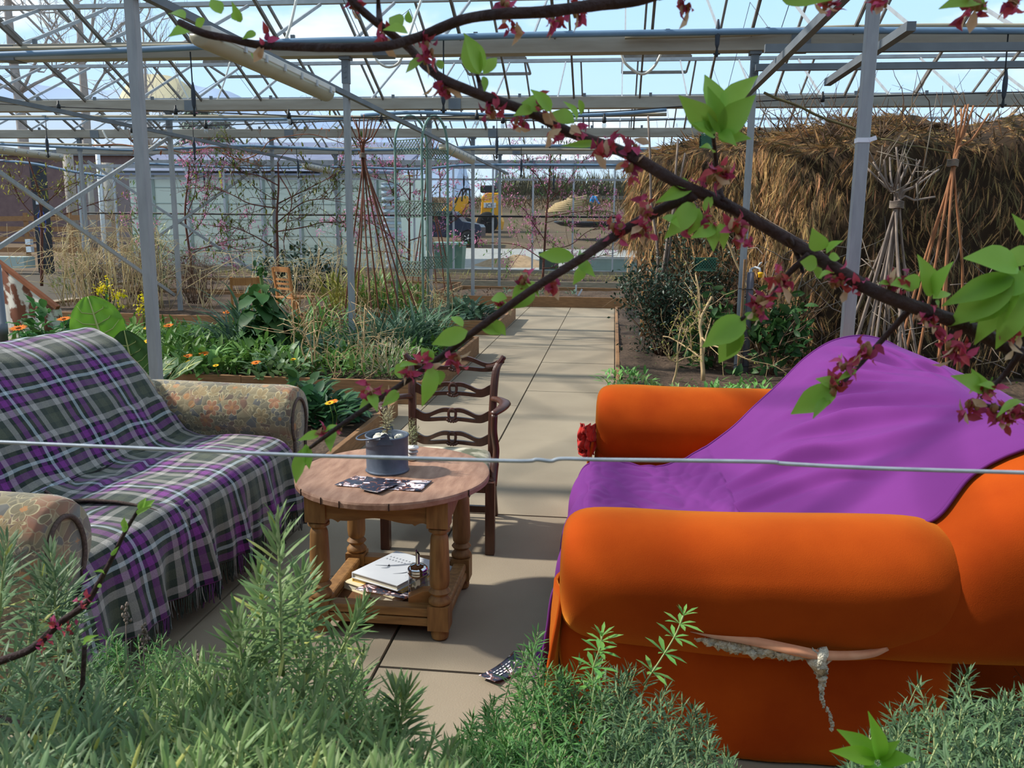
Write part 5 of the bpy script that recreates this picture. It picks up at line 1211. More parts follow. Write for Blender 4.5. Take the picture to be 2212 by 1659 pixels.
def bare(lab, p, H, mat, n=4, r=.018, leaves=0, spread=.55):
    t = thing('bare_shrub', lab, 'shrub', tuple(p)); s = G(); out = []
    grow(s, p, (.03, 0, 1), H, r, n, out, spread, .35, 4, .5, 6, 8); obj('branches', s, mat, t)
    P = [o for o in out if o[2] <= 1]; k = min(leaves, len(P))
    if k:
        idx = RNG.integers(0, len(P), k); g = G(); g.inst(t_small, mats([P[i][0] for i in idx], rdir(k, -.2), None, U_(.015, .04, k))); obj('dry_leaves', g, m_gyel, t)
p = atY(1520, 800, 8.2); bare('pale bare pruned shrub with curled dry leaves in front of the evergreen', (p[0], 8.2, .1), .85, m_paletwig, 3, .022, 150)
p = atY(1450, 820, 7.6); bare('small pale dry twiggy plant at the near edge of the right bed', (p[0], 7.5, .1), .5, m_paletwig, 3, .012, 120)
p = atY(1440, 820, 7.0)
for k, (x, y, Y, lab) in enumerate(((1380, 815, 7.3, 'low grey green herb clump at the path edge of the right bed'), (1450, 815, 7.1, 'low pale herb clump with dry stems behind the far orange arm'), (1545, 815, 7.3, 'low fresh green weed patch behind the far orange arm'), (1640, 812, 7.5, 'toothed bright green weed rosette below the standpipe'), (1350, 795, 8.0, 'small green herb clump under the evergreen'))):
    q = atY(x, y, Y); clump('herb_clump', lab, 'plant', (q[0], Y, .1), .26, .14, 130, t_lance, L_((110, 140, 84), (140, 164, 100)) if k in (0, 1) else L_((92, 148, 72), (124, 172, 90)), .1, 'low herb clumps of the right bed', up=.6, stems=False)
sp_ = thing('standpipe', 'tap standpipe lagged in grey foam and tied to a wooden stake', 'standpipe', tuple(atY(1606, 780, 8.75)*np.array((1, 1, 0))+np.array((0, 0, .1))))
q = atY(1606, 780, 8.75); zt_ = atY(1610, 588, 8.75)[2]
g = G(); g.lathe([(.034, .1), (.036, zt_-.1), (.034, zt_)], 14, TR(q[0]+.02, 8.75, 0)); obj('foam_lagging', g, M('foam', (112, 110, 120), (92, 92, 102), 8, .9), sp_)
g = G(); g.beam((q[0]-.05, 8.73, .05), (q[0]-.045, 8.73, atY(1595, 560, 8.73)[2]), .022, .03, (0, 1, 0)); obj('stake', g, m_board, sp_, smooth=False)
g = G(); g.tube([(q[0]+.02, 8.75, zt_-.02), (q[0]+.02, 8.75, zt_+.03)], .016, 8); g.tube([(q[0]+.02, 8.75, zt_+.03), (q[0]+.06, 8.74, zt_+.05), (q[0]+.1, 8.72, zt_+.04), (q[0]+.105, 8.71, zt_+.0)], .012, 8); g.tube([(q[0]+.08, 8.73, zt_+.05), (q[0]+.1, 8.73, zt_+.09), (q[0]+.12, 8.73, zt_+.1)], .007, 6); obj('tap', g, m_alu, sp_)
g = G(); g.lathe([(.014, -.05), (.02, -.045), (.02, -.02), (.026, -.015), (.026, .0), (.016, .005)], 12, TR(q[0]+.107, 8.71, zt_+.0)); obj('hose_connector', g, M('yellow_plastic', (240, 176, 20)), sp_)
for z in (.45*1, .14):
    g = G(); g.tube([(q[0]+.0+.09*math.cos(a), 8.76+.06*math.sin(a), atY(1606, 625, 8.7)[2] if z > .2 else .18) for a in np.linspace(0, 2*PI, 16)], .004, 5); obj('cable_tie', g, m_black, sp_)
# ------------------------------------------------------------------ thatched shelter
m_thatch = M('dead_conifer', (200, 156, 104), (154, 118, 76), 1.6, .9, island=.4, transl=.15, contrast=.2); m_thatch2 = M('dead_conifer_dark', (128, 108, 72), (84, 72, 48), 1.6, .9, island=.45, transl=.1)
m_core = M('shelter_core', (40, 30, 20), (62, 46, 30), 6, .95)  # dark tone painted in as the shade inside the thatch
hut = thing('shelter', 'big shelter thatched with brown dead conifer boughs', 'shelter', (3.2, 11, 0))
# spray: flat scaly frond hanging along +Y
fr = G()
for i in range(13):
    y = i*.075
    for sgn in (-1, 1): fr.inst(leaf_t(1, .24, 1, .1, .25, shape=([0, .5, 1], [.6, 1, .5])), mats([(0, y, 0)], [(sgn*rnd(.55, .95), .8, rnd(-.35, .35))], None, [.26*(1-.06*i)*rnd(.6, 1.2)]))
fr.inst(leaf_t(1, .06, 2, .1, .2), mats([(0, 0, 0)], [(0, 1, 0)], None, [1.05])); t_frond = fr.tmpl()
plan = [(.5, 13.2), (.26, 12.4), (.34, 11.5), (.85, 10.85), (1.55, 10.3), (1.78, 9.7), (1.95, 9.15), (2.6, 8.95), (3.6, 8.9), (4.8, 8.9), (6.2, 9.0)]
pl = catmull([(x, y, 0) for x, y in plan], 60)
def hutz(u): return 2.55+.22*noise.noise(Vector((u*9, 1.5, 0)))+.1*noise.noise(Vector((u*25, 4, 0)))+(-.08 if u < .5 else -.12)
S0 = []
core = np.zeros((60, 14, 3)); T_ = np.gradient(pl, axis=0); T_ /= np.linalg.norm(T_, axis=1)[:, None]; NN = np.stack([T_[:, 1], -T_[:, 0], 0*T_[:, 0]], -1)
for i in range(60):
    u = i/59; H = hutz(u); zb_ = .1 if u > .42 else (.95 if u > .2 else 1.3)
    for j in range(14):
        v = j/13
        if v < .62: z = zb_+(H-zb_)*v/.62; off = -.1*(v/.62)**2+.13*noise.noise(Vector((u*26, v*4, 3)))+.07*noise.noise(Vector((u*60, v*9, 5)))
        else: a = (v-.62)/.38; z = H+.28*math.sin(a*PI/2); off = -.1-1.5*a
        core[i, j] = pl[i]+NN[i]*off+np.array((0, 0, z))
g = G(); g.sheet(core); obj('bough_core', g, m_core, hut)
def sprays(n, mat, name, sc, umin=0, umax=1, vpow=1., sd=0):
    Uu, Vv = U_(umin, umax, n), U_(0, 1, n)**vpow; iu = np.clip((Uu*59).astype(int), 0, 58); jv = np.clip((Vv*13).astype(int), 0, 12); a, b = (Uu*59-iu)[:, None], (Vv*13-jv)[:, None]
    O = core[iu, jv]*(1-a)*(1-b)+core[iu+1, jv]*a*(1-b)+core[iu, jv+1]*(1-a)*b+core[iu+1, jv+1]*a*b
    Nn = NN[iu]; O = O+Nn*U_(-.02, .14, n)[:, None]
    D = np.stack([0*Uu, 0*Uu, np.full(n, -1.)], -1)+Nn*U_(.05, .5, n)[:, None]+RNG.normal(size=(n, 3))*np.array((.22, .22, .15)); top = Vv > .62; D[top] = Nn[top]*1.+RNG.normal(size=(top.sum(), 3))*.5+np.array((0, 0, -.25))
    # loose matted patches lean together
    for k in range(n): O_ = O[k]; w = noise.noise(Vector((O_[0]*1.6+sd, O_[1]*1.6, O_[2]*1.6))); D[k] += T_[iu[k]]*w*1.1
    gg = G(); gg.inst(t_frond, mats(O, D, Nn+RNG.normal(size=(n, 3))*.7, sc*U_(.6, 1.3, n))); o = obj(name, gg, mat, hut); o['kind'] = 'stuff'; o['label'] = 'hanging dead conifer sprays'
sprays(3600, m_thatch, 'thatch_sprays', .2, umax=.5, vpow=.85); sprays(3400, m_thatch, 'thatch_sprays', .19, umin=.4, vpow=.85, sd=3); sprays(6200, m_thatch2, 'thatch_sprays', .2, umin=.12, sd=7)
# hut timber: corner posts, plank wall under the thatch, dark panel painted as the doorway's shade
for (x, y, r_, lab) in ((.47, 11.55, .085, ''), (.55, 13.0, .07, '')):
    g = G(); g.lathe([(r_*1.05, 0), (r_, 1.1), (r_*.95, 2.3)], 14, TR(x, y, 0)); obj('post', g, M('round_post', (184, 138, 84), (150, 106, 62), 8, .8, stretch=(6, 6, .6)), hut)
for k in range(10):
    u0 = .23+.021*k; i = int(u0*59); a, b = pl[i]-NN[i]*.12, pl[min(59, i+1)]-NN[min(59, i+1)]*.12
    g = G(); g.beam((a[0], a[1], .65), (a[0], a[1], .66), .01, .01)
g = G(); W0, W1 = np.array((.95, 10.95)), np.array((1.9, 9.7)); nb = 7
for k in range(nb):
    a = W0+(W1-W0)*k/nb; b = W0+(W1-W0)*(k+.96)/nb; c = (a+b)/2; d = b-a; g = G(); g.obox((c[0], c[1], .62), (np.linalg.norm(d), .025, 1.2), Euler((0, 0, math.atan2(d[1], d[0])))); obj('wall_plank', g, M('dark_plank', (104, 76, 52), (80, 58, 40), 7, .85, stretch=(6, 6, .6)), hut, smooth=False)
g = G(); g.box(.75, 1.3, 11.6, 11.66, .1, 1.9); obj('doorway_dark', g, m_core, hut, smooth=False)
# loose grey twigs hanging out of the thatch, ivy like stems at the near right
g = G()
for k in range(150):
    u = rnd(.42, 1); i = int(u*59); p = pl[i]+NN[i]*rnd(.05, .3)+np.array((0, 0, rnd(.1, 1.3))); d = RNG.normal(size=3)*.35+T_[i]*rnd(-.5, .5)+np.array((0, 0, rnd(-.2, .6))); g.tube(wob(p, p+d, 6, .12), [.006, .006, .005, .004, .003, .002], 4)
obj('loose_twigs', g, m_greystem, hut)['kind'] = 'stuff'
g = G()
for k in range(190):
    u = rnd(.38, 1); i = int(u*59); p = pl[i]-NN[i]*rnd(.0, .9)+np.array((0, 0, hutz(u)+.1)); d = np.array((rnd(-.5, .5), rnd(-.2, .2), rnd(.1, .85)))*rnd(.4, 1.); g.tube(wob(p, p+d, 6, .15), [.006, .005, .005, .004, .003, .002], 4)
    if k % 3 == 0: q = p+d*.6; g.tube(wob(q, q+RNG.normal(size=3)*.2+np.array((0, 0, .1)), 4, .1), [.003, .003, .002, .001], 3)
obj('roof_twigs', g, m_twig, hut)['kind'] = 'stuff'
for k, (x0, y0, x1, y1, Y) in enumerate(((1400, 250, 1420, 640, 10.4), (1465, 300, 1440, 640, 10.2), (1480, 330, 1430, 600, 10.2))):
    g = G(); g.tube(wob(atY(x1, y1, Y), atY(x0, y0, Y), 10, .03), np.linspace(.02, .012, 10), 6); one('climbing_stem', g, m_greystem, ('thin straight climbing stem up the left end of the thatch', 'crooked pale climbing stem up the thatch behind the cherry branch', 'second crooked pale stem crossing the thatch')[k], 'stem', 'climbing stems on the shelter')
g = G(); g.tube(wob(atY(1560, 500, 9.2), atY(1625, 640, 9.2), 8, .03), .011, 6); one('bamboo_stake', g, m_paletwig, 'leaning pale stake left of the standpipe post', 'stake')
g = G(); P0, P1 = atY(1650, 200, 8.3), atY(1900, 300, 8.3); g.tube(wob(P0, P1, 10, .05), .012, 6); g.tube(wob(P1, atY(2050, 330, 8.2), 8, .05), .008, 5); one('bough', g, M('olive_bough', (110, 100, 66), (84, 76, 50), 9, .85), 'arching olive bough lying over the front of the thatch', 'bough')
# green mesh bird boxes fixed to the shelter
for (x0, y0, x1, y1, Y, lab) in ((1503, 557, 1549, 585, 9.85, 'small green mesh basket on the plank wall of the shelter'), (1514, 290, 1540, 318, 10.1, 'small green mesh basket high in the thatch')):
    a, b = atY(x0, y0, Y), atY(x1, y1, Y); t = thing('mesh_basket', lab, 'basket', ((a[0]+b[0])/2, Y, b[2]), 'green mesh baskets')
    g = G(); g.box(a[0], b[0], Y, Y+.14, b[2], b[2]+.015); g.box(a[0], b[0], Y+.13, Y+.14, b[2], a[2]); obj('back', g, M('basket_dark', (26, 52, 42)), t, smooth=False)
    g = G(); nL = 8; h = a[2]-b[2]; w = b[0]-a[0]
    for i in range(-5, nL+6):
        for sg in (1, -1):
            pts = [(a[0]+w*(i/nL+sg*v*h/w*.8), b[2]+h*v) for v in np.linspace(0, 1, 9)]; pts = [p for p in pts if a[0] <= p[0] <= b[0]]
            if len(pts) > 1: g.beam((pts[0][0], Y, pts[0][1]), (pts[-1][0], Y, pts[-1][1]), .005, .005, (0, 1, 0))
    g.beam((a[0], Y, a[2]), (b[0], Y, a[2]), .01, .01); g.beam((a[0], Y, b[2]), (b[0], Y, b[2]), .01, .012); obj('mesh_front', g, M('basket_green', (86, 140, 112)), t, smooth=False)
# ------------------------------------------------------------------ peach trees trained in front of the end wall
def peach(lab, pix, Y, H, kids, n_bl, n_lf, cat='tree', limbs=(), lfm=None):
    p = atY(pix[0], pix[1], Y); p[2] = .15; t = thing('peach_tree' if n_bl else 'espalier_tree', lab, cat, tuple(p), 'trees trained against the end wall')
    s = G(); out = []
    tr = [np.array(p)]+[atY(x, y, Y) for x, y in limbs[0]]; C_ = catmull(tr, 20); s.tube(C_, np.linspace(.034, .014, 20), 7)
    for c in C_[4:]: out.append((c, np.array((0, 0, .1)), 1))
    for lb in limbs[1:]:
        C2 = catmull([atY(x, y, Y+rnd(-.15, .15)) for x, y in lb], 16); s.tube(C2, np.linspace(.014, .006, 16), 6)
        for c in C2[2:]: out.append((c, C2[-1]-C2[0], 1))
        for k in range(kids):
            i = random.randint(2, 15); d = (C2[-1]-C2[0])/np.linalg.norm(C2[-1]-C2[0])*.5+RNG.normal(size=3)*np.array((.6, .25, .6))+np.array((0, 0, .25)); grow(s, C2[i], d, rnd(.35, .8), .007, 1, out, .5, .2, 4, .4, 4, 6, flat=.6)
    for k in range(kids):
        i = random.randint(7, 19); d = RNG.normal(size=3)*np.array((.8, .3, .5))+np.array((0, 0, .3)); grow(s, C_[i], d, rnd(.5, 1.0), .009, 1, out, .5, .2, 4, .4, 4, 7, flat=.6)
    obj('branches', s, m_redbark, t)
    P = np.array([o[0] for o in out]); tw = P[[o[2] < 2 for o in out]] if len(P) else P
    if n_bl:
        i = RNG.integers(0, len(tw), n_bl//3); c = np.repeat(tw[i]+RNG.normal(size=(len(i), 3))*.03, 6, 0)+RNG.normal(size=(len(i)*6, 3))*.03; g = G(); g.inst(t_small, mats(c, rdir(len(c), .2), None, U_(.045, .075, len(c)))); obj('blossom', g, m_pink, t)
    i = RNG.integers(0, len(tw), n_lf := int(n_lf*2.2)); g = G(); g.inst(t_lance, mats(tw[i]+RNG.normal(size=(n_lf, 3))*.03, rdir(n_lf, .5), None, U_(.08, .16, n_lf))); obj('foliage', g, lfm or m_gmid, t)
peach('pink flowering peach tree against the green shed at left', (415, 640), 19.2, 3, 7, 1500, 420, limbs=[[(412, 560), (400, 470), (405, 400), (410, 350)], [(405, 560), (430, 540), (490, 520), (540, 515)], [(400, 520), (440, 470), (450, 400), (470, 345)], [(402, 470), (420, 420), (425, 380), (440, 340)], [(400, 560), (360, 540), (330, 520), (300, 470)], [(405, 600), (370, 590), (330, 560), (310, 545)], [(412, 540), (480, 530), (520, 540), (570, 530)]])
peach('pink flowering peach tree between the green arch and the path end', (1172, 610), 22.3, 3, 8, 1800, 520, limbs=[[(1176, 540), (1180, 470), (1186, 400), (1190, 330), (1186, 300)], [(1172, 560), (1120, 530), (1060, 525), (1000, 530)], [(1178, 520), (1150, 480), (1130, 450), (1100, 430)], [(1182, 440), (1220, 400), (1250, 360), (1268, 335)], [(1184, 420), (1160, 380), (1120, 340), (1090, 320)], [(1174, 540), (1230, 530), (1270, 500), (1310, 490)], [(1178, 470), (1230, 460), (1290, 455), (1330, 460)], [(1172, 580), (1220, 575), (1270, 560), (1310, 550)]])
peach('pink flowering peach tree behind the green metal arch', (882, 620), 21.8, 3, 8, 1900, 380, limbs=[[(884, 540), (884, 470), (886, 400), (880, 355)], [(882, 540), (830, 500), (780, 470), (740, 460)], [(884, 480), (850, 420), (830, 370), (820, 340)], [(885, 460), (930, 420), (960, 380), (975, 350)], [(884, 520), (940, 500), (990, 470), (1010, 440)], [(882, 560), (840, 545), (790, 540), (750, 520)], [(884, 430), (860, 400), (800, 380), (770, 370)]])
peach('leafy espalier tree with few flowers in front of the shed', (598, 640), 16.7, 3, 9, 0, 520, limbs=[[(600, 560), (598, 470), (602, 400), (600, 350)], [(600, 540), (550, 510), (500, 490), (460, 490)], [(600, 500), (660, 490), (700, 480), (740, 480)], [(600, 450), (540, 440), (500, 420), (450, 400)], [(600, 440), (660, 410), (700, 390), (735, 370)], [(600, 400), (560, 380), (520, 370), (490, 340)], [(600, 480), (650, 440), (690, 430), (740, 430)], [(604, 380), (630, 430), (620, 480), (612, 520)]], lfm=L_((118, 120, 56), (92, 108, 48)))
peach('young leafy tree climbing the braces at the far left', (85, 560), 17.5, 3, 6, 0, 260, limbs=[[(90, 480), (85, 420), (70, 370), (60, 340)], [(88, 480), (50, 440), (30, 400), (20, 370)], [(88, 450), (120, 420), (150, 400), (180, 390)], [(88, 470), (150, 460), (200, 440), (240, 430)]], lfm=m_gyel)
# dry vine wandering along the overhead rails
def vine(lab, pix, Y):
    t = thing('vine', lab, 'vine', tuple(atY(*pix[0], Y)), 'dry vines on the overhead wires'); g = G(); out = []
    C_ = catmull([atY(x, y, Y+.1*math.sin(i*2)) for i, (x, y) in enumerate(pix)], 40); g.tube(C_, np.linspace(.012, .006, 40), 5)
    for k in range(16): grow(g, C_[random.randint(2, 38)], RNG.normal(size=3), rnd(.2, .5), .004, 1, out, .6, .0, 2, .4, 3, 5)
    obj('stem', g, M('vine_bark', (150, 92, 58), (112, 66, 44), 12, .85), t)
    g = G(); k = 14; idx = RNG.integers(0, len(out), k); g.inst(t_broad, mats([out[i][0] for i in idx], rdir(k, -.3), None, U_(.04, .09, k))); obj('dry_leaves', g, M('dry_leaf', (176, 100, 50), (140, 76, 40), 8, .8), t)
vine('rusty dry vine looping along the rail over the leafy espalier', [(480, 330), (520, 345), (560, 330), (582, 305), (620, 295), (670, 290), (720, 303), (760, 315), (800, 310)], 16.3)
vine('dry vine draped below the rail at left', [(200, 315), (260, 312), (310, 320), (350, 318), (400, 330), (470, 318), (520, 345), (570, 360)], 14.5)
# ------------------------------------------------------------------ far left: printed cloth board, plastic pipe
Y = 8.6
t = thing('screen', 'leaning wooden framed screen of white cloth printed with brown birds at far left', 'screen', tuple(atY(60, 700, Y)*np.array((1, 1, 0))))
a, b = atY(-30, 545, Y), atY(125, 665, Y-.2); g = G(); g.beam(a, b, .05, .04); obj('rail', g, M('rust_wood', (150, 88, 52), (120, 68, 40), 8, .7), t, smooth=False)
P = np.zeros((14, 10, 3)); c0, c1 = a+np.array((0, .03, -.02)), b+np.array((0, .03, -.02))
for i in range(14):
    for j in range(10):
        u, v = i/13, j/9; top = c0*(1-u)+c1*u; bot = np.array((top[0]-.1*u, top[1]+.25, .08)); P[i, j] = top*(1-v)+bot*v+np.array((0, .02*math.sin(u*14+v*2), 0))
g = G(); g.sheet(P); obj('cloth', g, M('printed_cloth', (232, 226, 214), (132, 82, 62), 7, .9, contrast=.04, detail=3), t, solid=.004)
q = atY(2, 690, 7.4); g = G(); g.lathe([(.045, 0), (.045, .5), (.052, .5), (.052, .6), (.045, .6), (.045, atY(0, 572, 7.4)[2])], 16, TR(q[0], 7.4, 0)); one('drain_pipe', g, M('grey_plastic', (112, 118, 128), None, rough=.5), 'upright grey plastic pipe at the left edge behind the plaid sofa', 'pipe')
# ------------------------------------------------------------------ outside: terrain, shed, buildings
def terr(X, Y):
    z = np.interp(Y, [24, 45, 55, 62, 80, 120, 200, 420], [0, .38, 1.25, 2.05, 3.2, 5.2, 6.5, 8]); return z+.35*noise.noise(Vector((X*.05, Y*.05, 2)))*min(1, max(0, (Y-50)/20))+.04*noise.noise(Vector((X*.4, Y*.4, 1)))*(Y > 30)
g = G(); ys = list(np.linspace(25.1, 70, 46))+list(np.linspace(75, 420, 40)); xs = np.linspace(-200, 160, 90)
g.sheet([[(X, Y, terr(X, Y)-.02) for X in xs] for Y in ys])
m_terr = M('terrain', (112, 92, 70), (80, 66, 49), .35, .95, detail=9, contrast=.2); one('terrain', g, m_terr, 'rough brown open ground rising behind the glasshouse', 'ground', kind='structure')
g = G(); g.sheet([[(X, Y, terr(X, Y)+.0) for X in np.linspace(-9, 7, 30)] for Y in np.linspace(25.3, 44, 24)])
one('gravel_yard', g, M('gravel', (176, 174, 172), (140, 138, 136), 6, .95, detail=9), 'grey gravel yard outside the end wall', 'yard', kind='structure')
m_shed = M('shed_panel', (230, 235, 220), (214, 222, 206), .8, .6); m_shedtrim = M('shed_trim', (128, 146, 136)); m_slate = M('slate_roof', (104, 110, 136), (122, 128, 152), 2, .7)
YS = 29.5
sl, sr = atY(283, 450, YS)[0], atY(852, 450, YS)[0]; zt_ = atY(600, 372, YS)[2]
sh = thing('shed', 'long pale green panelled shed with a slate blue roof outside the end wall', 'building', ((sl+sr)/2, YS, 0))
g = G(); g.box(sl, sr, YS, YS+5, 0, zt_); obj('walls', g, m_shed, sh, smooth=False)
g = G(); g.box(sl-.4, sr-2.5, YS-.35, YS-.25, zt_-.12, zt_+.02)
g.add([(sl-.4, YS-.35, zt_+.02), (sr+.2, YS-.35, zt_+.02), (sr+.2, YS+5.4, zt_+1.5), (sl-.4, YS+5.4, zt_+1.5), (sl-.4, YS-.35, zt_-.06), (sr+.2, YS-.35, zt_-.06), (sr+.2, YS+5.4, zt_+1.4), (sl-.4, YS+5.4, zt_+1.4)], [(0, 1, 2, 3), (7, 6, 5, 4), (0, 4, 5, 1), (1, 5, 6, 2), (2, 6, 7, 3), (3, 7, 4, 0)]); obj('roof', g, m_slate, sh, smooth=False)
for z in (.55, 1.1, 1.65, 2.2, 2.75):
    g = G(); g.box(sl, sr, YS-.02, YS, z-.012, z+.012); obj('panel_joint', g, m_shedtrim, sh, smooth=False)
for X in np.linspace(sl+.9, sr-.6, 7):
    g = G(); g.box(X-.05, X+.05, YS-.04, YS, 0, zt_); obj('post_strip', g, m_shedtrim, sh, smooth=False)
g = G(); g.beam((sr-1.5, YS-.05, .8), (sr-.1, YS-.05, zt_-.3), .06, .1); obj('diagonal_strip', g, m_shedtrim, sh, smooth=False)
a = atY(472, 375, YS-.5); g = G(); g.beam((a[0], YS-.4, a[2]+.1), (a[0]+.06, YS-.4, a[2]-.5), .06, .06); one('yellow_strip', g, M('yellow_paint', (240, 220, 50)), 'short yellow strip hanging under the shed eaves', 'strip', smooth=False)
# corrugated sheets
a, b = atY(824, 395, 28.5), atY(866, 570, 28.5); g = G(); P = np.zeros((60, 4, 3))
for i in range(60):
    for j in range(4): u, v = i/59, j/3; P[i, j] = (a[0]*(1-v)+b[0]*v, 28.4+.5*(u)+.03*math.sin(u*90), a[2]*(1-u)+.02*u)
g.sheet(P[:, :, :]); one('corrugated_sheet', g, M('corrugated_iron', (190, 200, 208), (160, 170, 180), 3, .35, .6), 'shiny corrugated metal sheet standing at the shed corner', 'sheet', solid=.01)
# left buildings
m_brick = M('dull_brick', (122, 100, 98), (104, 84, 84), 3, .9); 
a, b = atY(-60, 345, 44), atY(286, 470, 44); t = thing('building', 'brown stone building beyond the glass at far left', 'building', (a[0], 44, 0)); g = G(); g.box(a[0]-6, b[0], 44, 52, 0, a[2]+.2); obj('walls', g, m_brick, t, smooth=False)
g = G(); g.box(a[0]-6, b[0]+.3, 43.7, 52.3, a[2]+.2, a[2]+.5); obj('roof_edge', g, m_galdark, t, smooth=False)
for k, (px, y0, y1, w) in enumerate(((145, 322, 465, .45), (232, 352, 470, .5), (192, 372, 470, .25))):
    a, b = atY(px, y0, 36), atY(px, y1, 36); g = G(); g.lathe([(w/2*1.02, .2), (w/2, a[2]*.5), (w/2*.96, a[2])], 14, TR(a[0], 36, 0)); one('column', g, M('old_concrete', (168, 160, 150), (140, 132, 124), 3, .9), ('tallest weathered round concrete column beyond the glass at left', 'concrete column right of the white pole', 'thin concrete column left of the white pole')[k], 'column', 'concrete columns')
a = atY(208, 295, 27); g = G(); g.lathe([(.07, 0), (.07, a[2])], 10, TR(a[0], 27, 0)); one('white_pole', g, M('white_paint', (232, 236, 240), None), 'white painted pole just outside the end wall at left', 'pole')
a = atY(78, 350, 24.3); g = G(); g.box(a[0]-.16, a[0]+.16, 24.2, 24.5, 0, a[2]); o = thing('dark_post', 'black wrapped post at the left end of the glass wall', 'post', (a[0], 24.3, 0)); obj('wrapped_shaft', g, M('black_wrap', (38, 40, 46), (56, 58, 64), 6, .6), o, smooth=False)
g = G(); q = atY(92, 480, 24.15); g.tube([(q[0]+.12*math.cos(k*.5), 24.12, q[2]-.35*math.sin(k*.5)) for k in range(14)], .015, 6); obj('blue_rope', g, M('blue_rope', (40, 70, 160)), o)
for k, (px, py) in enumerate(((85, 435), (62, 522), (64, 538))):
    q = atY(px, py, 24.1); g = G(); g.box(q[0]-.08, q[0]+.08, 24.05, 24.19, q[2]-.09, q[2]+.07); obj('socket', g, m_white, o, smooth=False)
fn = thing('fence', 'weathered brown board fence outside the glass at left', 'fence', tuple(atY(120, 560, 33)*np.array((1, 1, 0))))
for k, y in enumerate((470, 490, 512, 535, 556)):
    a, b = atY(-80, y+4, 33), atY(295, y+(6 if k else -2), 33); g = G(); g.beam(a, b, .03, .2); obj('board', g, m_board, fn, smooth=False)
for px in (-40, 55, 150, 245):
    a = atY(px, 465, 33.1); g = G(); g.box(a[0]-.07, a[0]+.07, 33.03, 33.15, 0, a[2]+.1); obj('post', g, m_board, fn, smooth=False)
g = G(); a = atY(35, 590, 23.9); g.box(a[0]-.8, a[0]+.5, 23.6, 24.1, .17, .5); one('cold_frame', g, M('pale_panel', (170, 184, 176)), 'pale panel box against the wall at far left', 'box', smooth=False)
# ------------------------------------------------------------------ vehicles in the yard
m_tyre = M('tyre', (28, 28, 30), None, rough=.8); m_hub = M('hub', (170, 174, 180), None, rough=.35, metal=.6); m_jcb = M('machine_yellow', (242, 168, 22), None, rough=.45); m_jcb2 = M('machine_lemon', (240, 190, 40), None, rough=.45); m_navyp = M('navy_paint', (34, 42, 66), None, rough=.3); m_dkglass = M('dark_window', (24, 28, 34), None, rough=.15)
def wheel(par, x, y, z, r, w, hub=m_hub):
    M4 = Matrix.Translation((x, y, z)) @ Matrix.Rotation(PI/2, 4, 'X'); g = G(); g.lathe([(r*.55, -w/2), (r*.92, -w/2), (r, -w*.3), (r, w*.3), (r*.92, w/2), (r*.55, w/2)], 22, M4); o = obj('wheel', g, m_tyre, par); g = G(); g.lathe([(r*.55, -w*.4), (r*.55, w*.42)], 14, M4)
    for k in range(5): a = k*2*PI/5; g.beam((x, y-w*.52, z), (x+r*.55*math.cos(a), y-w*.5, z+r*.55*math.sin(a)), .02, r*.16, (0, 1, 0))
    obj('hub', g, hub, o)
YV = 46.; x0 = atY(862, 500, YV)[0]; zv = terr(x0, YV); L = 4.6
pk = thing('pickup', 'dark navy pickup parked on the gravel beyond the green arch', 'vehicle', (x0+2, YV, zv))
g = G(); pr = [(0, .45), (0, 1.1), (.1, 1.2), (1.5, 1.2), (1.6, 1.25), (2.0, 1.75), (3.1, 1.78), (3.6, 1.25), (4.5, 1.1), (4.6, .95), (4.6, .45), (4.35, .42), (4.2, .7), (3.9, .82), (3.6, .7), (3.45, .42), (1.2, .42), (1.05, .7), (.8, .82), (.5, .7), (.35, .42)]
g.prism([(x, z) for x, z in pr], 1.7, Matrix.Translation((x0, YV, zv)) @ Matrix.Rotation(PI/2, 4, 'X')); obj('body', g, m_navyp, pk, smooth=False, bevel=.04)
for a, b in ((1.75, 2.5), (2.56, 3.35)):
    g = G(); g.prism([(a, 1.28), (a+.2 if a < 2 else a, 1.68), (b-.25 if b > 3 else b, 1.68), (b, 1.28)], .03, Matrix.Translation((x0, YV-.86, zv)) @ Matrix.Rotation(PI/2, 4, 'X')); obj('window', g, m_dkglass, pk, smooth=False)
for x in (.78, 3.9): wheel(pk, x0+x, YV-.75, zv+.38, .38, .25); wheel(pk, x0+x, YV+.75, zv+.38, .38, .25)
YV = 51.; x0 = atY(955, 480, YV)[0]; zv = terr(x0, YV)
dm = thing('telehandler', 'orange yellow loader with a black cab frame behind the pickup', 'vehicle', (x0+1.5, YV, zv))
g = G(); g.prism([(0, .9), (.1, 1.5), (.9, 2.2), (1.5, 2.35), (1.5, 1.7), (1.2, 1.2), (1.2, .7)], 1.2, Matrix.Translation((x0, YV, zv)) @ Matrix.Rotation(PI/2, 4, 'X')); obj('bonnet', g, m_jcb, dm, smooth=False, bevel=.05)
g = G(); 
for p, q in (((.9, 1.9), (1.3, 2.7)), ((1.3, 2.7), (1.75, 2.72)), ((1.75, 2.72), (1.8, 1.2)), ((1.35, 2.7), (1.3, 2.0))): g.beam((x0+p[0], YV-.6, zv+p[1]), (x0+q[0], YV-.6, zv+q[1]), .08, .08); g.beam((x0+p[0], YV+.6, zv+p[1]), (x0+q[0], YV+.6, zv+q[1]), .08, .08)
obj('cab_frame', g, m_black, dm, smooth=False)
for x in (.35, 1.5): wheel(dm, x0+x, YV-.6, zv+.55, .55, .35, m_jcb)
YV = 54.; x0 = atY(1036, 480, YV)[0]; zv = terr(x0, YV)-.3
dg = thing('digger', 'orange yellow digger facing the viewer with a tall grey exhaust', 'vehicle', (x0+.8, YV, zv))
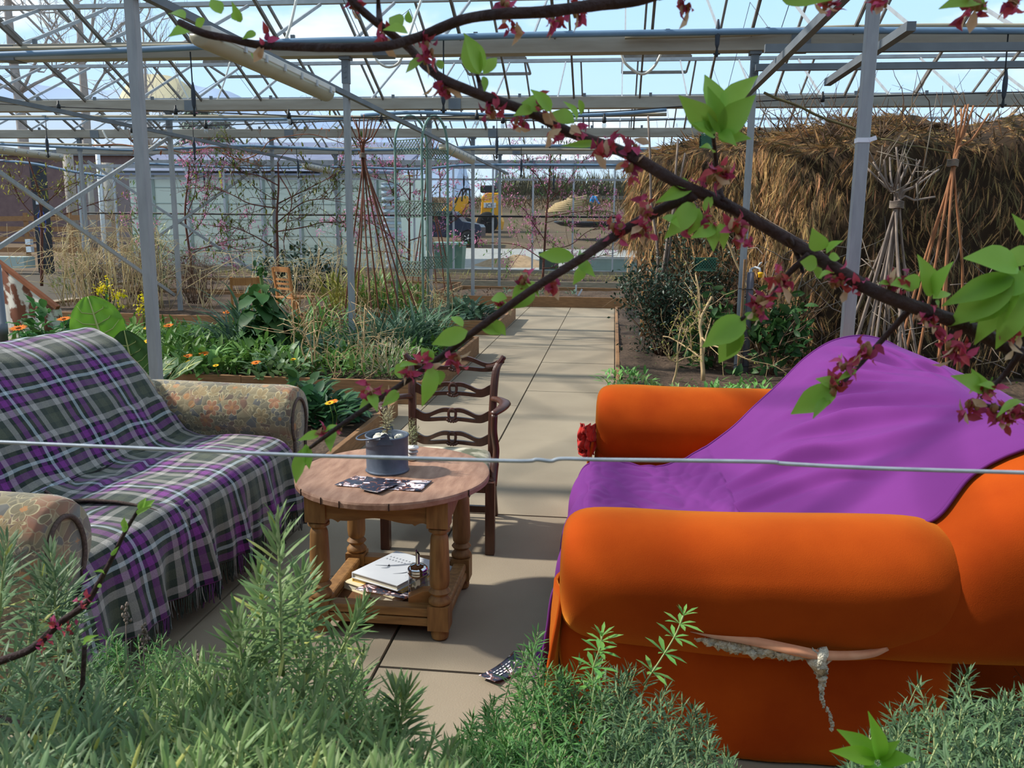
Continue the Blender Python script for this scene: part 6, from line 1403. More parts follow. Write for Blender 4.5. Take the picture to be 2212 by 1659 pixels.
g = G(); g.prism([(.0, .5), (-.15, 1.0), (.15, 1.4), (.2, 2.4), (.5, 2.65), (1.3, 2.65), (1.35, 1.4), (1.5, .9), (1.4, .4)], 1.1, Matrix.Translation((x0, YV, zv)) @ Matrix.Rotation(PI/2, 4, 'X')); obj('body', g, m_jcb, dg, smooth=False, bevel=.06)
g = G(); g.box(x0+.35, x0+1.1, YV-.62, YV-.55, zv+1.75, zv+2.05); obj('front_plate', g, m_white, dg, smooth=False)
g = G(); g.box(x0+.1, x0+1.1, YV-.5, YV+.5, zv+2.65, zv+3.1); obj('bonnet_top', g, m_black, dg, smooth=False, bevel=.08)
g = G(); g.lathe([(.1, 2.7), (.1, 4.3), (.07, 4.35)], 10, TR(x0+1.05, YV, zv)); obj('exhaust', g, M('grey_pipe', (120, 126, 140)), dg)
wheel(dg, x0+.6, YV-.75, zv+.85, .65, .4, m_black)
ft_ = bpy.data.curves.new('plate_letters', 'FONT'); ft_.body = 'JCB'; ft_.size = .32; ft_.align_x = 'CENTER'; ft_.extrude = .005
fo = bpy.data.objects.new('lettering_source', ft_); COL.objects.link(fo); fme = bpy.data.meshes.new_from_object(fo.evaluated_get(bpy.context.evaluated_depsgraph_get())); bpy.data.objects.remove(fo)
fme.transform(Matrix.Translation((x0+.72, YV-.63, zv+1.79)) @ Matrix.Rotation(PI/2, 4, 'X')); fme.materials.append(m_black); obj('plate_letters', fme, None, dg)
YV = 60.; x0 = atY(866, 420, YV)[0]; zv = terr(x0, YV)
ex = thing('excavator', 'pale yellow excavator cab far behind the arch', 'vehicle', (x0+.7, YV, zv))
g = G(); g.box(x0-.2, x0+1.0, YV, YV+1.4, zv+1.9, zv+2.4); g.box(x0+.9, x0+1.3, YV, YV+1.4, zv+.9, zv+2.6); obj('body', g, m_jcb2, ex, smooth=False, bevel=.05)
g = G(); g.box(x0-.1, x0+.9, YV, YV+.1, zv+2.95, zv+3.1)
for a in (-.05, .4, .85): g.box(x0+a-.04, x0+a+.04, YV, YV+.08, zv+2.4, zv+3.0)
obj('cab_frame', g, m_jcb2, ex, smooth=False)
g = G(); g.box(x0-.5, x0+1.4, YV, YV+1.4, zv, zv+.75); obj('tracks', g, m_black, ex, smooth=False, bevel=.1)
# ------------------------------------------------------------------ yard odds and ends
a, b = atY(937, 520, 27.), atY(1000, 598, 27.); t = thing('wheelie_bin', 'green translucent lidded bin outside the glass behind the arch', 'bin', ((a[0]+b[0])/2, 27.2, .0))
m_bin = M('bin_green', (92, 128, 112), (70, 104, 90), 4, .5)
g = G(); g.loft([[(a[0]+.06, 27, .02), (b[0]-.06, 27, .02), (b[0]-.06, 27.6, .02), (a[0]+.06, 27.6, .02)], [(a[0], 26.95, a[2]-.12), (b[0], 26.95, a[2]-.12), (b[0], 27.65, a[2]-.12), (a[0], 27.65, a[2]-.12)]]); obj('tub', g, m_bin, t, smooth=False)
g = G(); g.box(a[0]-.03, b[0]+.03, 26.92, 27.68, a[2]-.12, a[2]-.04); obj('lid', g, M('bin_lid', (140, 176, 168)), t, smooth=False, bevel=.02)
a, b = atY(1165, 535, 27.5), atY(1205, 562, 27.5); t = thing('crate', 'dark plastic crate outside the glass behind the middle peach tree', 'crate', ((a[0]+b[0])/2, 27.7, 0)); 
g = G(); g.box(a[0], b[0], 27.5, 27.9, .05, .7); obj('tub', g, M('dark_crate', (52, 62, 58)), t, smooth=False, bevel=.02); g = G(); g.box(a[0]-.02, b[0]+.02, 27.48, 27.92, .66, .72); obj('rim', g, M('crate_rim', (70, 82, 76)), t, smooth=False)
a, b = atY(1262, 556, 26.5), atY(1390, 583, 26.5); t = thing('trough', 'pale blue green water trough outside the glass at right', 'trough', ((a[0]+b[0])/2, 26.8, 0)); g = G(); g.box(a[0], b[0], 26.5, 27.1, .05, a[2]); obj('tub', g, M('trough', (136, 156, 152), (120, 140, 138), 3), t, smooth=False, bevel=.03); g = G(); g.box(a[0]-.03, b[0]+.03, 26.47, 27.13, a[2]-.04, a[2]); obj('rim', g, m_alu, t, smooth=False)
def heap(lab, px, py, Y, r, h, mat, cat='heap', nm='heap'):
    p = atY(px, py, Y); g = G(); P = np.zeros((14, 24, 3)); zz = terr(p[0], Y)
    for i in range(14):
        for j in range(24):
            a = 2*PI*j/23; rr = i/13; P[i, j] = (p[0]+r*rr*math.cos(a), Y+r*.7*rr*math.sin(a), zz-.1+h*max(0, (1-rr**1.6))*(1+.35*noise.noise(Vector((math.cos(a)*2, math.sin(a)*2, rr*3+px)))))
    g.sheet(P); one(nm, g, mat, lab, cat)
heap('low tan heap of grit on the gravel just outside', 1115, 560, 31, 1.9, .42, M('tan_grit', (182, 152, 120), (150, 124, 98), 8, .95)); heap('pale sand heap on the bank left of the worker', 1240, 410, 90, 1.5, 1.1, M('pale_sand', (172, 146, 112), (146, 122, 92), 3, .95)); heap('brown earth heap on the bank behind the peach tree', 1205, 450, 75, 2.2, .7, m_terr)
a = atY(1268, 484, 50); g = G(); zz = a[2]
P = np.zeros((6, 30, 3))
for i in range(6):
    for j in range(30): th_ = 2*PI*j/29; rr = 1.9*i/5; P[i, j] = (a[0]+rr*math.cos(th_), 50+.5*rr*math.sin(th_), zz+(.12 if i == 5 else -.15*(1-(i/5)**2))+.03*math.sin(th_*5))
g.sheet(P); one('pond_liner', g, M('black_liner', (34, 36, 42), None, rough=.4), 'black pond liner lying on the ground beyond the path end', 'liner', solid=.05)
a, b = atY(1268, 476, 52), atY(1350, 480, 52); g = G(); g.beam(a, b, .15, .14); one('timber', g, M('orange_timber', (206, 140, 90)), 'long orange timber lying behind the black liner', 'timber', smooth=False)
for k in range(7):
    p = atY(1185+25*k, 432+rnd(-3, 3), 70); g = G(); zz = terr(p[0], 70); g.beam((p[0], 70, zz), (p[0], 70, zz+1.5), .09, .09); one('fence_post', g, m_board, 'thin wooden post in the row along the bank beyond the worker', 'fence post', 'fence posts along the bank', smooth=False)
for k in range(6):
    p = atY(1215+4*k, 448-4*k, 66); g = G(); zz = terr(p[0], 66); g.tube([(p[0]-1.3, 66+.1*k, zz+.15+.12*k), (p[0]+1.2, 66.2, zz+.4+.2*k)], .1, 7); one('log', g, m_paletwig, 'pale log in the pile left of the bending worker', 'log', 'logs in the pile')
# ------------------------------------------------------------------ person bending on the bank
def skinned(name, verts, edges, radii, mat, parent, root=0, sub=2):
    me = bpy.data.meshes.new(name); me.from_pydata([tuple(v) for v in verts], edges, []); me.update(); o = bpy.data.objects.new(name, me); COL.objects.link(o)
    o.modifiers.new('skin', 'SKIN'); 
    sv = me.skin_vertices[0].data if me.skin_vertices else None
    if sv is None:
        bm = None
    for i, r in enumerate(radii): me.skin_vertices[0].data[i].radius = (r, r) if np.isscalar(r) else r
    me.skin_vertices[0].data[root].use_root = True
    k = o.modifiers.new('sub', 'SUBSURF'); k.levels = sub; k.render_levels = sub
    me.materials.append(mat); o.parent = parent; WM[o.name] = Matrix.Identity(4); o.matrix_parent_inverse = WM[parent.name].inverted()
    for p in me.polygons: p.use_smooth = True
    return o
YP = 62.; q = atY(1277, 468, YP); zp = q[2]; X0 = q[0]
per = thing('person', 'person in a bright blue jacket and dark trousers bending forward on the bank', 'person', (X0, YP, zp))
def W_(x, y, z): return (X0+x, YP+y, zp+z)
m_skin = M('skin', (206, 156, 128)); m_blue = M('blue_jacket', (24, 150, 220), (16, 128, 200), 4, .8); m_trou = M('dark_trousers', (36, 40, 56), (48, 52, 68), 5, .9)
bv = [W_(0, 0, .92), W_(.0, 0, 1.1), W_(.1, -.02, 1.32), W_(.3, -.06, 1.44), W_(.4, -.08, 1.45), W_(.5, -.1, 1.43),
 W_(-.06, -.1, .86), W_(-.02, -.13, .48), W_(-.08, -.1, .08), W_(.04, -.2, .04), W_(-.04, .1, .86), W_(.05, .13, .48), W_(-.02, .1, .08), W_(.12, .02, .04),
 W_(.28, -.24, 1.3), W_(.42, -.26, 1.05), W_(.56, -.24, .86), W_(.62, -.22, .8), W_(.28, .12, 1.3), W_(.45, .12, 1.05), W_(.58, .06, .86), W_(.64, .04, .8)]
be = [(0, 1), (1, 2), (2, 3), (3, 4), (4, 5), (0, 6), (6, 7), (7, 8), (8, 9), (0, 10), (10, 11), (11, 12), (12, 13), (3, 14), (14, 15), (15, 16), (16, 17), (3, 18), (18, 19), (19, 20), (20, 21)]
brad = [.13, .125, .14, .11, .055, .1, .085, .058, .042, .04, .085, .058, .042, .04, .05, .04, .03, .028, .05, .04, .03, .028]
skinned('body', bv, be, brad, m_skin, per)
ji = [0, 1, 2, 3, 14, 15, 16, 18, 19, 20]; mp = {v: i for i, v in enumerate(ji)}
skinned('jacket', [bv[i] for i in ji], [(mp[a], mp[b]) for a, b in be if a in mp and b in mp], [.165, .16, .175, .14, .075, .06, .05, .075, .06, .05], m_blue, per)
ti = [0, 6, 7, 8, 10, 11, 12]; mp = {v: i for i, v in enumerate(ti)}
skinned('trousers', [bv[i] for i in ti], [(mp[a], mp[b]) for a, b in be if a in mp and b in mp], [.15, .105, .078, .062, .105, .078, .062], m_trou, per)
g = G(); c = bv[5]; g.blob((c[0]+.02, c[1], c[2]+.02), (.1, .095, .09), 12, 8, .05); obj('hair', g, M('brown_hair', (58, 42, 32)), per)
# ------------------------------------------------------------------ trees and hills behind
def bare_tree(lab, px, Y, H, r, depth=3, mat=None, kids=6):
    p = atY(px, 450, Y); p[2] = terr(p[0], Y); t = thing('bare_tree', lab, 'tree', tuple(p), 'bare trees beyond the glasshouse'); s = G(); out = []
    C_ = wob(p, p+np.array((rnd(-.5, .5), 0, H)), 10, .04); s.tube(C_, np.linspace(r, r*.25, 10), 8); w = G()
    for k in range(kids+4):
        i = random.randint(3, 9); a = rnd(0, 2*PI); grow(w, C_[i], (math.cos(a), math.sin(a), rnd(.4, 1.2)), H*rnd(.22, .42), r*.3, depth-1, out, .45, .35, 4, .35, 5, 6)
    obj('trunk', s, mat or m_bark, t); obj('branches', w, mat or m_twig, t)
m_faint = M('pale_bark', (172, 160, 152), (150, 138, 130), 4, .9)
bare_tree('tall bare tree at the far upper left beyond the roof', 60, 62, 26, .45, 4, m_faint, 9); bare_tree('second bare tree behind the roof left of the thick post', 205, 66, 25, .42, 4, m_faint, 9); bare_tree('third slimmer bare tree right of the thick post behind the roof', 330, 80, 16, .3, 3, m_faint, 6); bare_tree('leftmost bare tree leaning at the frame edge beyond the roof', -60, 60, 24, .4, 4, m_faint, 9)
for k in range(9): bare_tree('bare hedgerow tree on the skyline right of the glasshouse end', 905+58*k+rnd(-15, 15), 118+rnd(-8, 8), rnd(5, 8), .12, 3, m_twig, 7)
g = G(); n = 5000; X = U_(-14, 14, n); O = np.stack([X, U_(104, 112, n), 0*X], -1); O[:, 2] = [terr(a, b) for a, b in O[:, :2]]; g.inst(leaf_t(1, .04, 3, .2, .3), mats(O, rdir(n, 2.2), None, U_(1.5, 4.2, n))); one('scrub', g, M('scrub', (112, 100, 74), (92, 92, 62), .3, .95, island=.3), 'brown winter scrub along the skyline beyond the yard', 'scrub', kind='stuff')
g = G(); n = 4200; X = U_(-20, 10, n); O = np.stack([X, U_(68, 96, n), 0*X], -1); O[:, 2] = [terr(a, b) for a, b in O[:, :2]]; g.inst(leaf_t(1, .06, 3, .2, .5), mats(O, rdir(n, 1.4), None, U_(.5, 1.3, n))); one('scrub', g, M('bramble', (122, 96, 68), (92, 78, 50), .3, .95, island=.3), 'low brown bramble scrub on the bank behind the worker', 'scrub', kind='stuff')
def conifer(lab, px, py, Y, r):
    top = atY(px, py, Y); b = terr(top[0], Y); t = thing('conifer', lab, 'tree', (top[0], Y, b), 'evergreens beyond the roof'); H = top[2]-b; s = G(); s.tube([(top[0], Y, b), (top[0], Y, b+H*.9)], [.3, .05], 7); obj('trunk', s, m_bark, t); n = 1500; u = U_(.08, 1, n); a = U_(0, 2*PI, n); rr = r*(1-u)**.6*U_(.5, 1, n); g = G(); O = np.stack([top[0]+rr*np.cos(a), Y+rr*np.sin(a), b+H*u], -1); g.inst(t_broad, mats(O, np.stack([np.cos(a), np.sin(a), 0*a-.3], -1)+RNG.normal(size=(n, 3))*.3, None, U_(.8, 1.6, n))); obj('foliage', g, L_((96, 112, 92), (116, 130, 108), .1), t)
conifer('left of two dark rounded evergreens beyond the roof', 425, 232, 95, 3.2); conifer('right of two dark rounded evergreens beyond the roof', 470, 248, 95, 3)
def hill(lab, pts, Y, mat, depth=260):
    g = G(); P = []
    C_ = catmull([atY(x, y, Y) for x, y in pts], 60)
    for v in np.linspace(0, 1, 10): P.append([(c[0]*(1-.15*v), Y-depth*v, max(-20, c[2]*(1-v)**1.3*(1+.06*noise.noise(Vector((c[0]*.02, v*3, 1)))))) for c in C_])
    for v in (.3,): P.insert(0, [(c[0], Y+depth*v, c[2]*.3) for c in C_])
    g.sheet(P); one('hills', g, mat, lab, 'hills', kind='structure')
hill('tan rounded hill seen through the roof at left', [(225, 262), (250, 228), (268, 192), (286, 170), (310, 156), (338, 151), (366, 156), (390, 170), (412, 192), (440, 224), (480, 262)], 700, M('tan_hill', (196, 182, 146), (176, 164, 132), .02, .95), 160)  # tan paled in the colour itself for distance haze
hill('low pale ridge added as bluish haze below the tan hill', [(-300, 232), (-100, 228), (60, 232), (200, 226), (330, 230), (420, 238), (560, 262), (700, 290), (850, 320)], 420, M('haze_ridge', (172, 184, 200), (160, 172, 186), .01, .95), 150)  # made-up ridge, its colour stands in for haze and bluish glass reflection
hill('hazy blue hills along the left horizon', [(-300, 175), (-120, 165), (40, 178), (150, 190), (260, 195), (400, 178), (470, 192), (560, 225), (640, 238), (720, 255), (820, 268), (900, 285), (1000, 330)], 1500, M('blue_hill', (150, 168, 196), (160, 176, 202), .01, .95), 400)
# ------------------------------------------------------------------ light fittings, string lights, droppers, loops
m_lamp = M('lamp_body', (222, 221, 214), (208, 206, 196), 4, .5); m_diff = M('lamp_diffuser', (196, 190, 166), (182, 176, 150), 3, .35, transl=.2)
def batten(lab, X, Y0, Y1, z):
    t = thing('light_fitting', lab, 'light fitting', (X, (Y0+Y1)/2, z), 'strip lights under the rails')
    g = G(); g.box(X-.085, X+.085, Y0, Y1, z-.05, z); obj('housing', g, m_lamp, t, smooth=False, bevel=.008)
    g = G(); a = np.linspace(PI, 2*PI, 11); rg = lambda y, k: [(X+.08*k*math.cos(t_), y, z-.05+.08*k*math.sin(t_)) for t_ in a]
    g.loft([rg(Y0, .8), rg(Y0+.02, 1), rg(Y1-.02, 1), rg(Y1, .8)]); obj('diffuser', g, m_diff, t)
    for k in range(7):
        y = Y0+(Y1-Y0)*(.06+.88*k/6); g = G(); g.box(X+.08, X+.095, y-.015, y+.015, z-.07, z-.02); obj('clip', g, m_alu, t, smooth=False)
    for y in (Y0+.25, Y1-.25):
        g = G(); g.box(X-.01, X+.01, y-.01, y+.01, z, z+.03); obj('hanger', g, m_galdark, t, smooth=False)
def bX(px, py, X): return atX(px, py, X)[1]
Xr = -2.695; batten('long strip light under the rail at upper left, nearest to the viewer', Xr, bX(432, 110, Xr), bX(706, 200, Xr), 2.795)
batten('small looking strip light far along the same rail above the peach tree', Xr, bX(958, 322, Xr), bX(1018, 348, Xr), 2.795)
Xr = -6.73; batten('strip light at the far left frame edge below the pipes', -10.79, bX(-40, 326, -10.79), bX(130, 342, -10.79), 2.83); batten('distant strip light in front of the shed', Xr, 18.6, 20.2, 2.83)
m_bulb = glass_mat('bulb_glass', (236, 240, 240), .25, .05)
def string_lights(lab, cable, bulbs, Y):
    t = thing('string_lights', lab, 'string lights', tuple(atY(*cable[0], Y)), 'outdoor festoon lights'); g = G(); g.tube(catmull([atY(x, y, Y) for x, y in cable], 60), .008, 5); obj('cable', g, m_blackcable, t)
    for x, y in bulbs:
        p = atY(x, y, Y); g = G(); g.lathe([(.02, 0), (.028, .01), (.026, .07), (.014, .08), (.012, .12)], 10, TR(p[0], Y, p[2]+.02)); o = obj('socket', g, m_black, t); g = G(); g.lathe([(.004, -.05), (.02, -.045), (.03, -.02), (.026, .005), (.016, .024)], 12, TR(p[0], Y, p[2])); obj('bulb', g, m_bulb, o)
string_lights('upper festoon string with clear bulbs crossing below the second gutter', [(-40, 222), (127, 231), (380, 240), (624, 250), (740, 254), (1030, 250), (1300, 242), (1500, 228), (1776, 212), (2240, 198)], [(127, 241), (380, 251), (624, 260), (1030, 262), (1776, 224)], 11.2)
string_lights('lower festoon string with clear bulbs running from the left rail', [(286, 277), (445, 271), (628, 265), (823, 258), (950, 256), (1086, 260), (1305, 262), (1460, 258)], [(286, 290), (445, 281), (628, 273), (823, 266), (1086, 270), (1305, 269)], 12.1)
def dropper(lab, x0, y0, x1, y1, Y, big):
    a, b = atY(x0, y0, Y), atY(x1, y1, Y); t = thing('sprinkler', lab, 'sprinkler', tuple(a), 'hanging sprinkler droppers'); s = 1.0 if big else .9
    g = G(); g.tube([a, (a+b)/2, b], .007*s, 5); obj('hose', g, m_black, t)
    g = G(); h = a[2]-b[2]; zb_ = b[2]; g.lathe([(.008, .0), (.02, .04), (.024, .12), (.022, .18), (.008, .26)], 8, TR(b[0], Y, zb_+.05)); obj('weight', g, M('dropper_weight', (52, 58, 68)), t)
    g = G(); g.lathe([(.012, -.02), (.016, .0), (.01, .05)], 8, TR(b[0], Y, zb_)); g.box(b[0]-.03, b[0]+.03, Y-.01, Y+.01, zb_+.0, zb_+.012); obj('nozzle', g, m_black, t, smooth=False)
for a in ((411, 112, 420, 247, 8.55, 1, 'dropper with a long weight hanging left of the near strip light'), (958, 84, 958, 240, 8.55, 1, 'dropper hanging above the green metal arch'), (2178, 70, 2166, 228, 8.55, 1, 'dropper hanging over the thatch at far right'), (1548, 72, 1548, 118, 8.55, 0, 'short dropper left of the right rail'), (98, 251, 104, 338, 12.55, 0, 'dropper hanging at far left below the beige pipe'), (415, 256, 421, 343, 12.55, 0, 'dropper hanging over the left peach tree'), (1073, 244, 1073, 340, 12.55, 0, 'dropper hanging right of the arch below the blue pipe'),
  (640, 319, 645, 383, 16.5, 0, 'dropper hanging over the leafy espalier tree'), (1126, 315, 1126, 380, 16.5, 0, 'dropper hanging left of the middle peach tree'), (1002, 357, 1002, 408, 20.5, 0, 'small far dropper above the loader'), (1195, 356, 1196, 408, 20.5, 0, 'small far dropper beside the middle peach trunk'), (440, 358, 442, 402, 20.5, 0, 'small far dropper in front of the shed')):
    dropper(a[6], *a[:6])
def loop(lab, pix, Y, r=.014):
    g = G(); g.tube(catmull([atY(x, y, Y) for x, y in pix], 24), r, 7); one('conduit', g, m_lamp, lab, 'conduit', 'curved conduits under the vents')
loop('curved pale conduit hanging below the gutter above the wigwam', [(808, 112), (815, 132), (838, 145), (862, 135), (876, 100), (896, 40), (910, 0)], 9.3); loop('curved pale conduit hanging under the right roof vent', [(1340, 110), (1352, 138), (1385, 160), (1412, 145), (1432, 108)], 9.2)
loop('pale curved conduit left of the near strip light', [(378, 134), (382, 160), (400, 200), (422, 240)], 14.85); loop('pale conduit sloping right below the near strip light', [(497, 134), (485, 175), (470, 215), (457, 248)], 14.85); loop('pale conduit rising at the top beside the strip light', [(640, 0), (630, 45), (618, 84)], 9.0); loop('pale curved conduit below the third gutter at left', [(222, 282), (232, 300), (250, 312)], 14.6)
# ------------------------------------------------------------------ foreground: wire, bed, rosemary and lavender
g = G(); g.tube(catmull([atY(x, y, .78) for x, y in ((-120, 949), (0, 955), (300, 968), (640, 983), (900, 990), (1120, 996), (1160, 993), (1190, 996), (1215, 991), (1300, 993), (1480, 995), (1660, 998), (1700, 1002), (1900, 1012), (2212, 1021), (2330, 1026))], 120), .0019, 8)
one('wire', g, M('wire', (206, 214, 222), (170, 180, 190), 60, .4, .3), 'taut galvanised wire stretched across the view in front of the furniture', 'wire')
bed('low timber bed of rosemary and lavender at the bottom of the view', -1.9, 2.4, .15, 1.7, .2, m_board, .17)
m_rose = M('rosemary_leaf', (98, 128, 72), (128, 154, 94), 12, .5, island=.25, transl=.22, back=(156, 172, 130)); m_rose2 = M('rosemary_leaf_grey', (90, 118, 78), (118, 144, 100), 12, .5, island=.25, transl=.2, back=(150, 166, 136)); m_rosey = M('rosemary_leaf_yellow', (176, 184, 96), (190, 190, 110), 12, .5, island=.1, transl=.2)
m_lav = M('lavender_leaf', (68, 98, 60), (98, 126, 86), 12, .55, island=.22, transl=.15); m_lav2 = M('lavender_leaf_bright', (60, 106, 46), (88, 132, 66), 12, .5, island=.2, transl=.2); m_stemg = M('green_stem', (176, 186, 130), (150, 164, 110), 10, .6); m_woody = M('woody_stem', (96, 84, 74), (70, 60, 52), 12, .9)
t_needle = leaf_t(1, .125, 4, -.35, .25, shape=([0, .15, .8, 1], [.5, 1, .9, .3])); t_lavl = leaf_t(1, .13, 3, -.35, .35, shape=([0, .2, .8, 1], [.5, 1, .9, .3]))
def sprig(gl, gs, base, tip, n_pairs, L, tm, sr, open_=.75, gy=None):
    base, tip = np.array(base), np.array(tip); ax = tip-base; H = np.linalg.norm(ax); C_ = wob(base, tip, 7, .03); gs.tube(C_, np.linspace(sr, sr*.5, 7), 5)
    ax /= H; e1 = np.cross(ax, (0, 1, .1)); e1 /= np.linalg.norm(e1); e2 = np.cross(ax, e1); O, D, Uu, Sc = [], [], [], []
    for k in range(n_pairs):
        t = (k+.5)/n_pairs; a0 = k*1.25+rnd(-.3, .3); i = t*6; j = min(int(i), 5); p = C_[j]*(1-(i-j))+C_[j+1]*(i-j); o = open_*(1-.75*t**2)+rnd(-.1, .1)
        for s in range(3 if t > .35 else 2):
            a = a0+s*2*PI/(3 if t > .35 else 2)+rnd(-.25, .25); r = math.cos(a)*e1+math.sin(a)*e2; O.append(p+r*sr*.5); D.append(ax*(1-o*.8)+r*o); Uu.append(ax-r*.3); Sc.append(L*rnd(.75, 1.15)*(1-.45*t**3)*(.8 if t < .1 else 1))
    m_ = mats(O, D, Uu, Sc)
    if gy is not None:
        pick = RNG.random(len(m_)) < .035; gy.inst(tm, m_[pick]); m_ = m_[~pick]
    gl.inst(tm, m_)
def bush(name, lab, cat, xs, ytop, n, Yr, L, tm, mat, tall, pairs, sr, spikes=(), yellow=True, ymax=1720, lean=.45, group=None, base=None):
    """bush whose canopy spans the given columns: tips scatter below the outline, nearer to the viewer lower down"""
    xm = (xs[0]+xs[1])/2; c = atY(xm, 1600, (Yr[0]+Yr[1])/2); t = thing(name, lab, cat, (c[0], c[1], .17), group); gl, gs, gy, gw = G(), G(), G(), G()
    root = np.array((c[0], c[1], .17))
    for k in range(n):
        x = rnd(*xs); yt = np.interp(x, *zip(*ytop)); u = random.random()**.8; y = yt+(ymax-yt)*u; Y = Yr[0]*(1-u)+Yr[1]*u+rnd(-.05, .05); tip = atY(x, y, Y); h = tall*rnd(.75, 1.35)
        b = tip-np.array((rnd(-lean, lean)*h, rnd(-.1, .3)*h, h)); sprig(gl, gs, b, tip, int(pairs*rnd(.8, 1.15)), L, tm, sr, rnd(.95, 1.25), gy if yellow else None)
        if k % 3 == 0: gw.tube(wob(root+RNG.normal(size=3)*np.array((.12, .08, 0)), b, 6, .08), np.linspace(sr*2.2, sr, 6), 4)
    for (x, y, Y, xb, yb) in spikes: sprig(gl, gs, atY(xb, yb, Y), atY(x, y, Y), int(pairs*1.9), L*1.05, tm, sr*1.2, .85, gy)
    obj('foliage', gl, mat, t); obj('stems', gs, m_stemg, t); obj('woody_stems', gw, m_woody, t)
    if yellow and gy.n: o = obj('yellowed_leaves', gy, m_rosey, t); o['label'] = 'yellowing leaves'
    return t
RB = 'rosemary bushes in front'
bush('rosemary', 'rosemary bush at the bottom left corner in front of the floral sofa arm', 'shrub', (-60, 300), [(-60, 1290), (60, 1250), (130, 1300), (200, 1360), (300, 1420)], 80, (1.25, .6), .055, t_needle, m_rose2, .17, 15, .0022, spikes=[(110, 1190, 1.2, 135, 1420), (85, 1240, 1.2, 150, 1440), (148, 1225, 1.25, 130, 1420), (15, 1170, 1.15, -10, 1400)], group=RB)
bush('rosemary', 'rosemary bush in front of the sofa gap with one tall spike before the table', 'shrub', (280, 600), [(280, 1440), (370, 1420), (450, 1350), (520, 1310), (600, 1300)], 72, (1.2, .55), .058, t_needle, m_rose, .18, 15, .0024, spikes=[(600, 1118, 1.0, 612, 1460), (512, 1335, 1.0, 540, 1560), (560, 1240, 1.05, 575, 1440)], group=RB)
bush('rosemary', 'rosemary bush below the round table, leaning to the right', 'shrub', (580, 840), [(580, 1290), (640, 1270), (700, 1330), (780, 1380), (840, 1500)], 60, (1.25, .56), .056, t_needle, m_rose, .17, 15, .0023, spikes=[(785, 1310, 1.2, 700, 1480), (655, 1235, 1.1, 640, 1420)], group=RB)
bush('rosemary', 'low rosemary sprigs beside the bare slab at bottom centre', 'shrub', (800, 1010), [(800, 1480), (850, 1490), (900, 1530), (950, 1570), (1010, 1600)], 34, (1.1, .6), .048, t_needle, m_rose, .14, 13, .0022, spikes=[(880, 1490, 1.0, 850, 1640), (855, 1485, 1.0, 860, 1650)], group=RB)
LB = 'lavender bushes in front'
bush('lavender', 'lavender bush left of centre whose tip overlaps the purple throw', 'shrub', (960, 1300), [(960, 1640), (1000, 1560), (1050, 1500), (1110, 1400), (1160, 1345), (1200, 1400), (1250, 1430), (1300, 1400)], 190, (1.6, 1.05), .04, t_lavl, m_lav2, .1, 12, .0016, yellow=False, group=LB)
bush('lavender', 'lavender bush against the front of the orange sofa panel', 'shrub', (1260, 1590), [(1260, 1410), (1330, 1420), (1400, 1430), (1480, 1490), (1530, 1540), (1590, 1630)], 170, (1.6, 1.05), .04, t_lavl, m_lav, .1, 12, .0016, yellow=False, group=LB)
bush('lavender', 'lavender bush at the bottom right corner before the torn sofa', 'shrub', (1840, 2260), [(1840, 1620), (1900, 1560), (1960, 1480), (2010, 1430), (2040, 1385), (2080, 1440), (2150, 1500), (2260, 1470)], 170, (1.55, .85), .042, t_lavl, m_lav, .11, 12, .0017, yellow=False, group=LB)
bush('lavender', 'bright green lavender between the rosemary and the plaid throw fringe', 'shrub', (180, 440), [(180, 1370), (250, 1350), (300, 1370), (380, 1375), (440, 1440)], 130, (1.65, 1.4), .038, t_lavl, m_lav2, .1, 12, .0016, yellow=False, ymax=1560, group=LB)
# dead lavender heads
for k, (x, y) in enumerate(((272, 1330), (310, 1375), (432, 1425))):
    p = atY(x, y, 1.5); t = thing('dried_flower_spike', 'grey dead lavender flower spike %s' % ('tallest, before the floral arm', 'right of the floral sofa arm', 'in front of the fringe shadow')[k], 'flower spike', tuple(p-np.array((0, 0, .1))), 'dead lavender heads'); g = G(); g.tube([p-np.array((0, 0, .14)), p-np.array((.004, 0, .06)), p], .0012, 4); obj('stem', g, m_greystem, t); g = G()
    for q in range(22): g.blob(p+RNG.normal(size=3)*np.array((.004, .004, .012)), (.003, .003, .004), 5, 4, .4, q)
    obj('florets', g, m_greystem, t)
# cleavers
def cleavers(lab, pix, Y, sz):
    C_ = catmull([atY(x, y, Y) for x, y in pix], 14); t = thing('cleavers', lab, 'plant', tuple(C_[0]), 'cleavers weeds'); g = G(); g.tube(C_, .0016, 5); obj('stem', g, m_stemg, t); g = G()
    for i in (2, 5, 8, 11, 13):
        ax = C_[min(13, i+1)]-C_[i-1]; ax /= np.linalg.norm(ax); e1 = np.cross(ax, (0, 1, .2)); e1 /= np.linalg.norm(e1); e2 = np.cross(ax, e1); n = 6; a = np.arange(n)*2*PI/n+i; D = np.cos(a)[:, None]*e1+np.sin(a)[:, None]*e2+ax*(.35 if i < 12 else 1.2); g.inst(leaf_t(1, .22, 3, .2, .3, shape=([0, .7, 1], [.4, 1, .2])), mats(np.tile(C_[i], (n, 1)), D, None, sz*U_(.7, 1.1, n)*(1 if i < 12 else .7)))
    obj('leaves', g, L_((88, 144, 60), (112, 164, 80)), t)
cleavers('tall cleavers stem with whorled leaves in front of the torn lining', [(1390, 1480), (1430, 1420), (1460, 1370), (1476, 1330)], 1.5, .045); cleavers('cleavers tuft with whorled leaves at the sofa front corner', [(1285, 1500), (1280, 1450), (1296, 1400), (1300, 1375)], 1.5, .048); cleavers('small cleavers tuft on the slab edge at left of centre', [(770, 1560), (775, 1500), (772, 1470)], 1.3, .03)
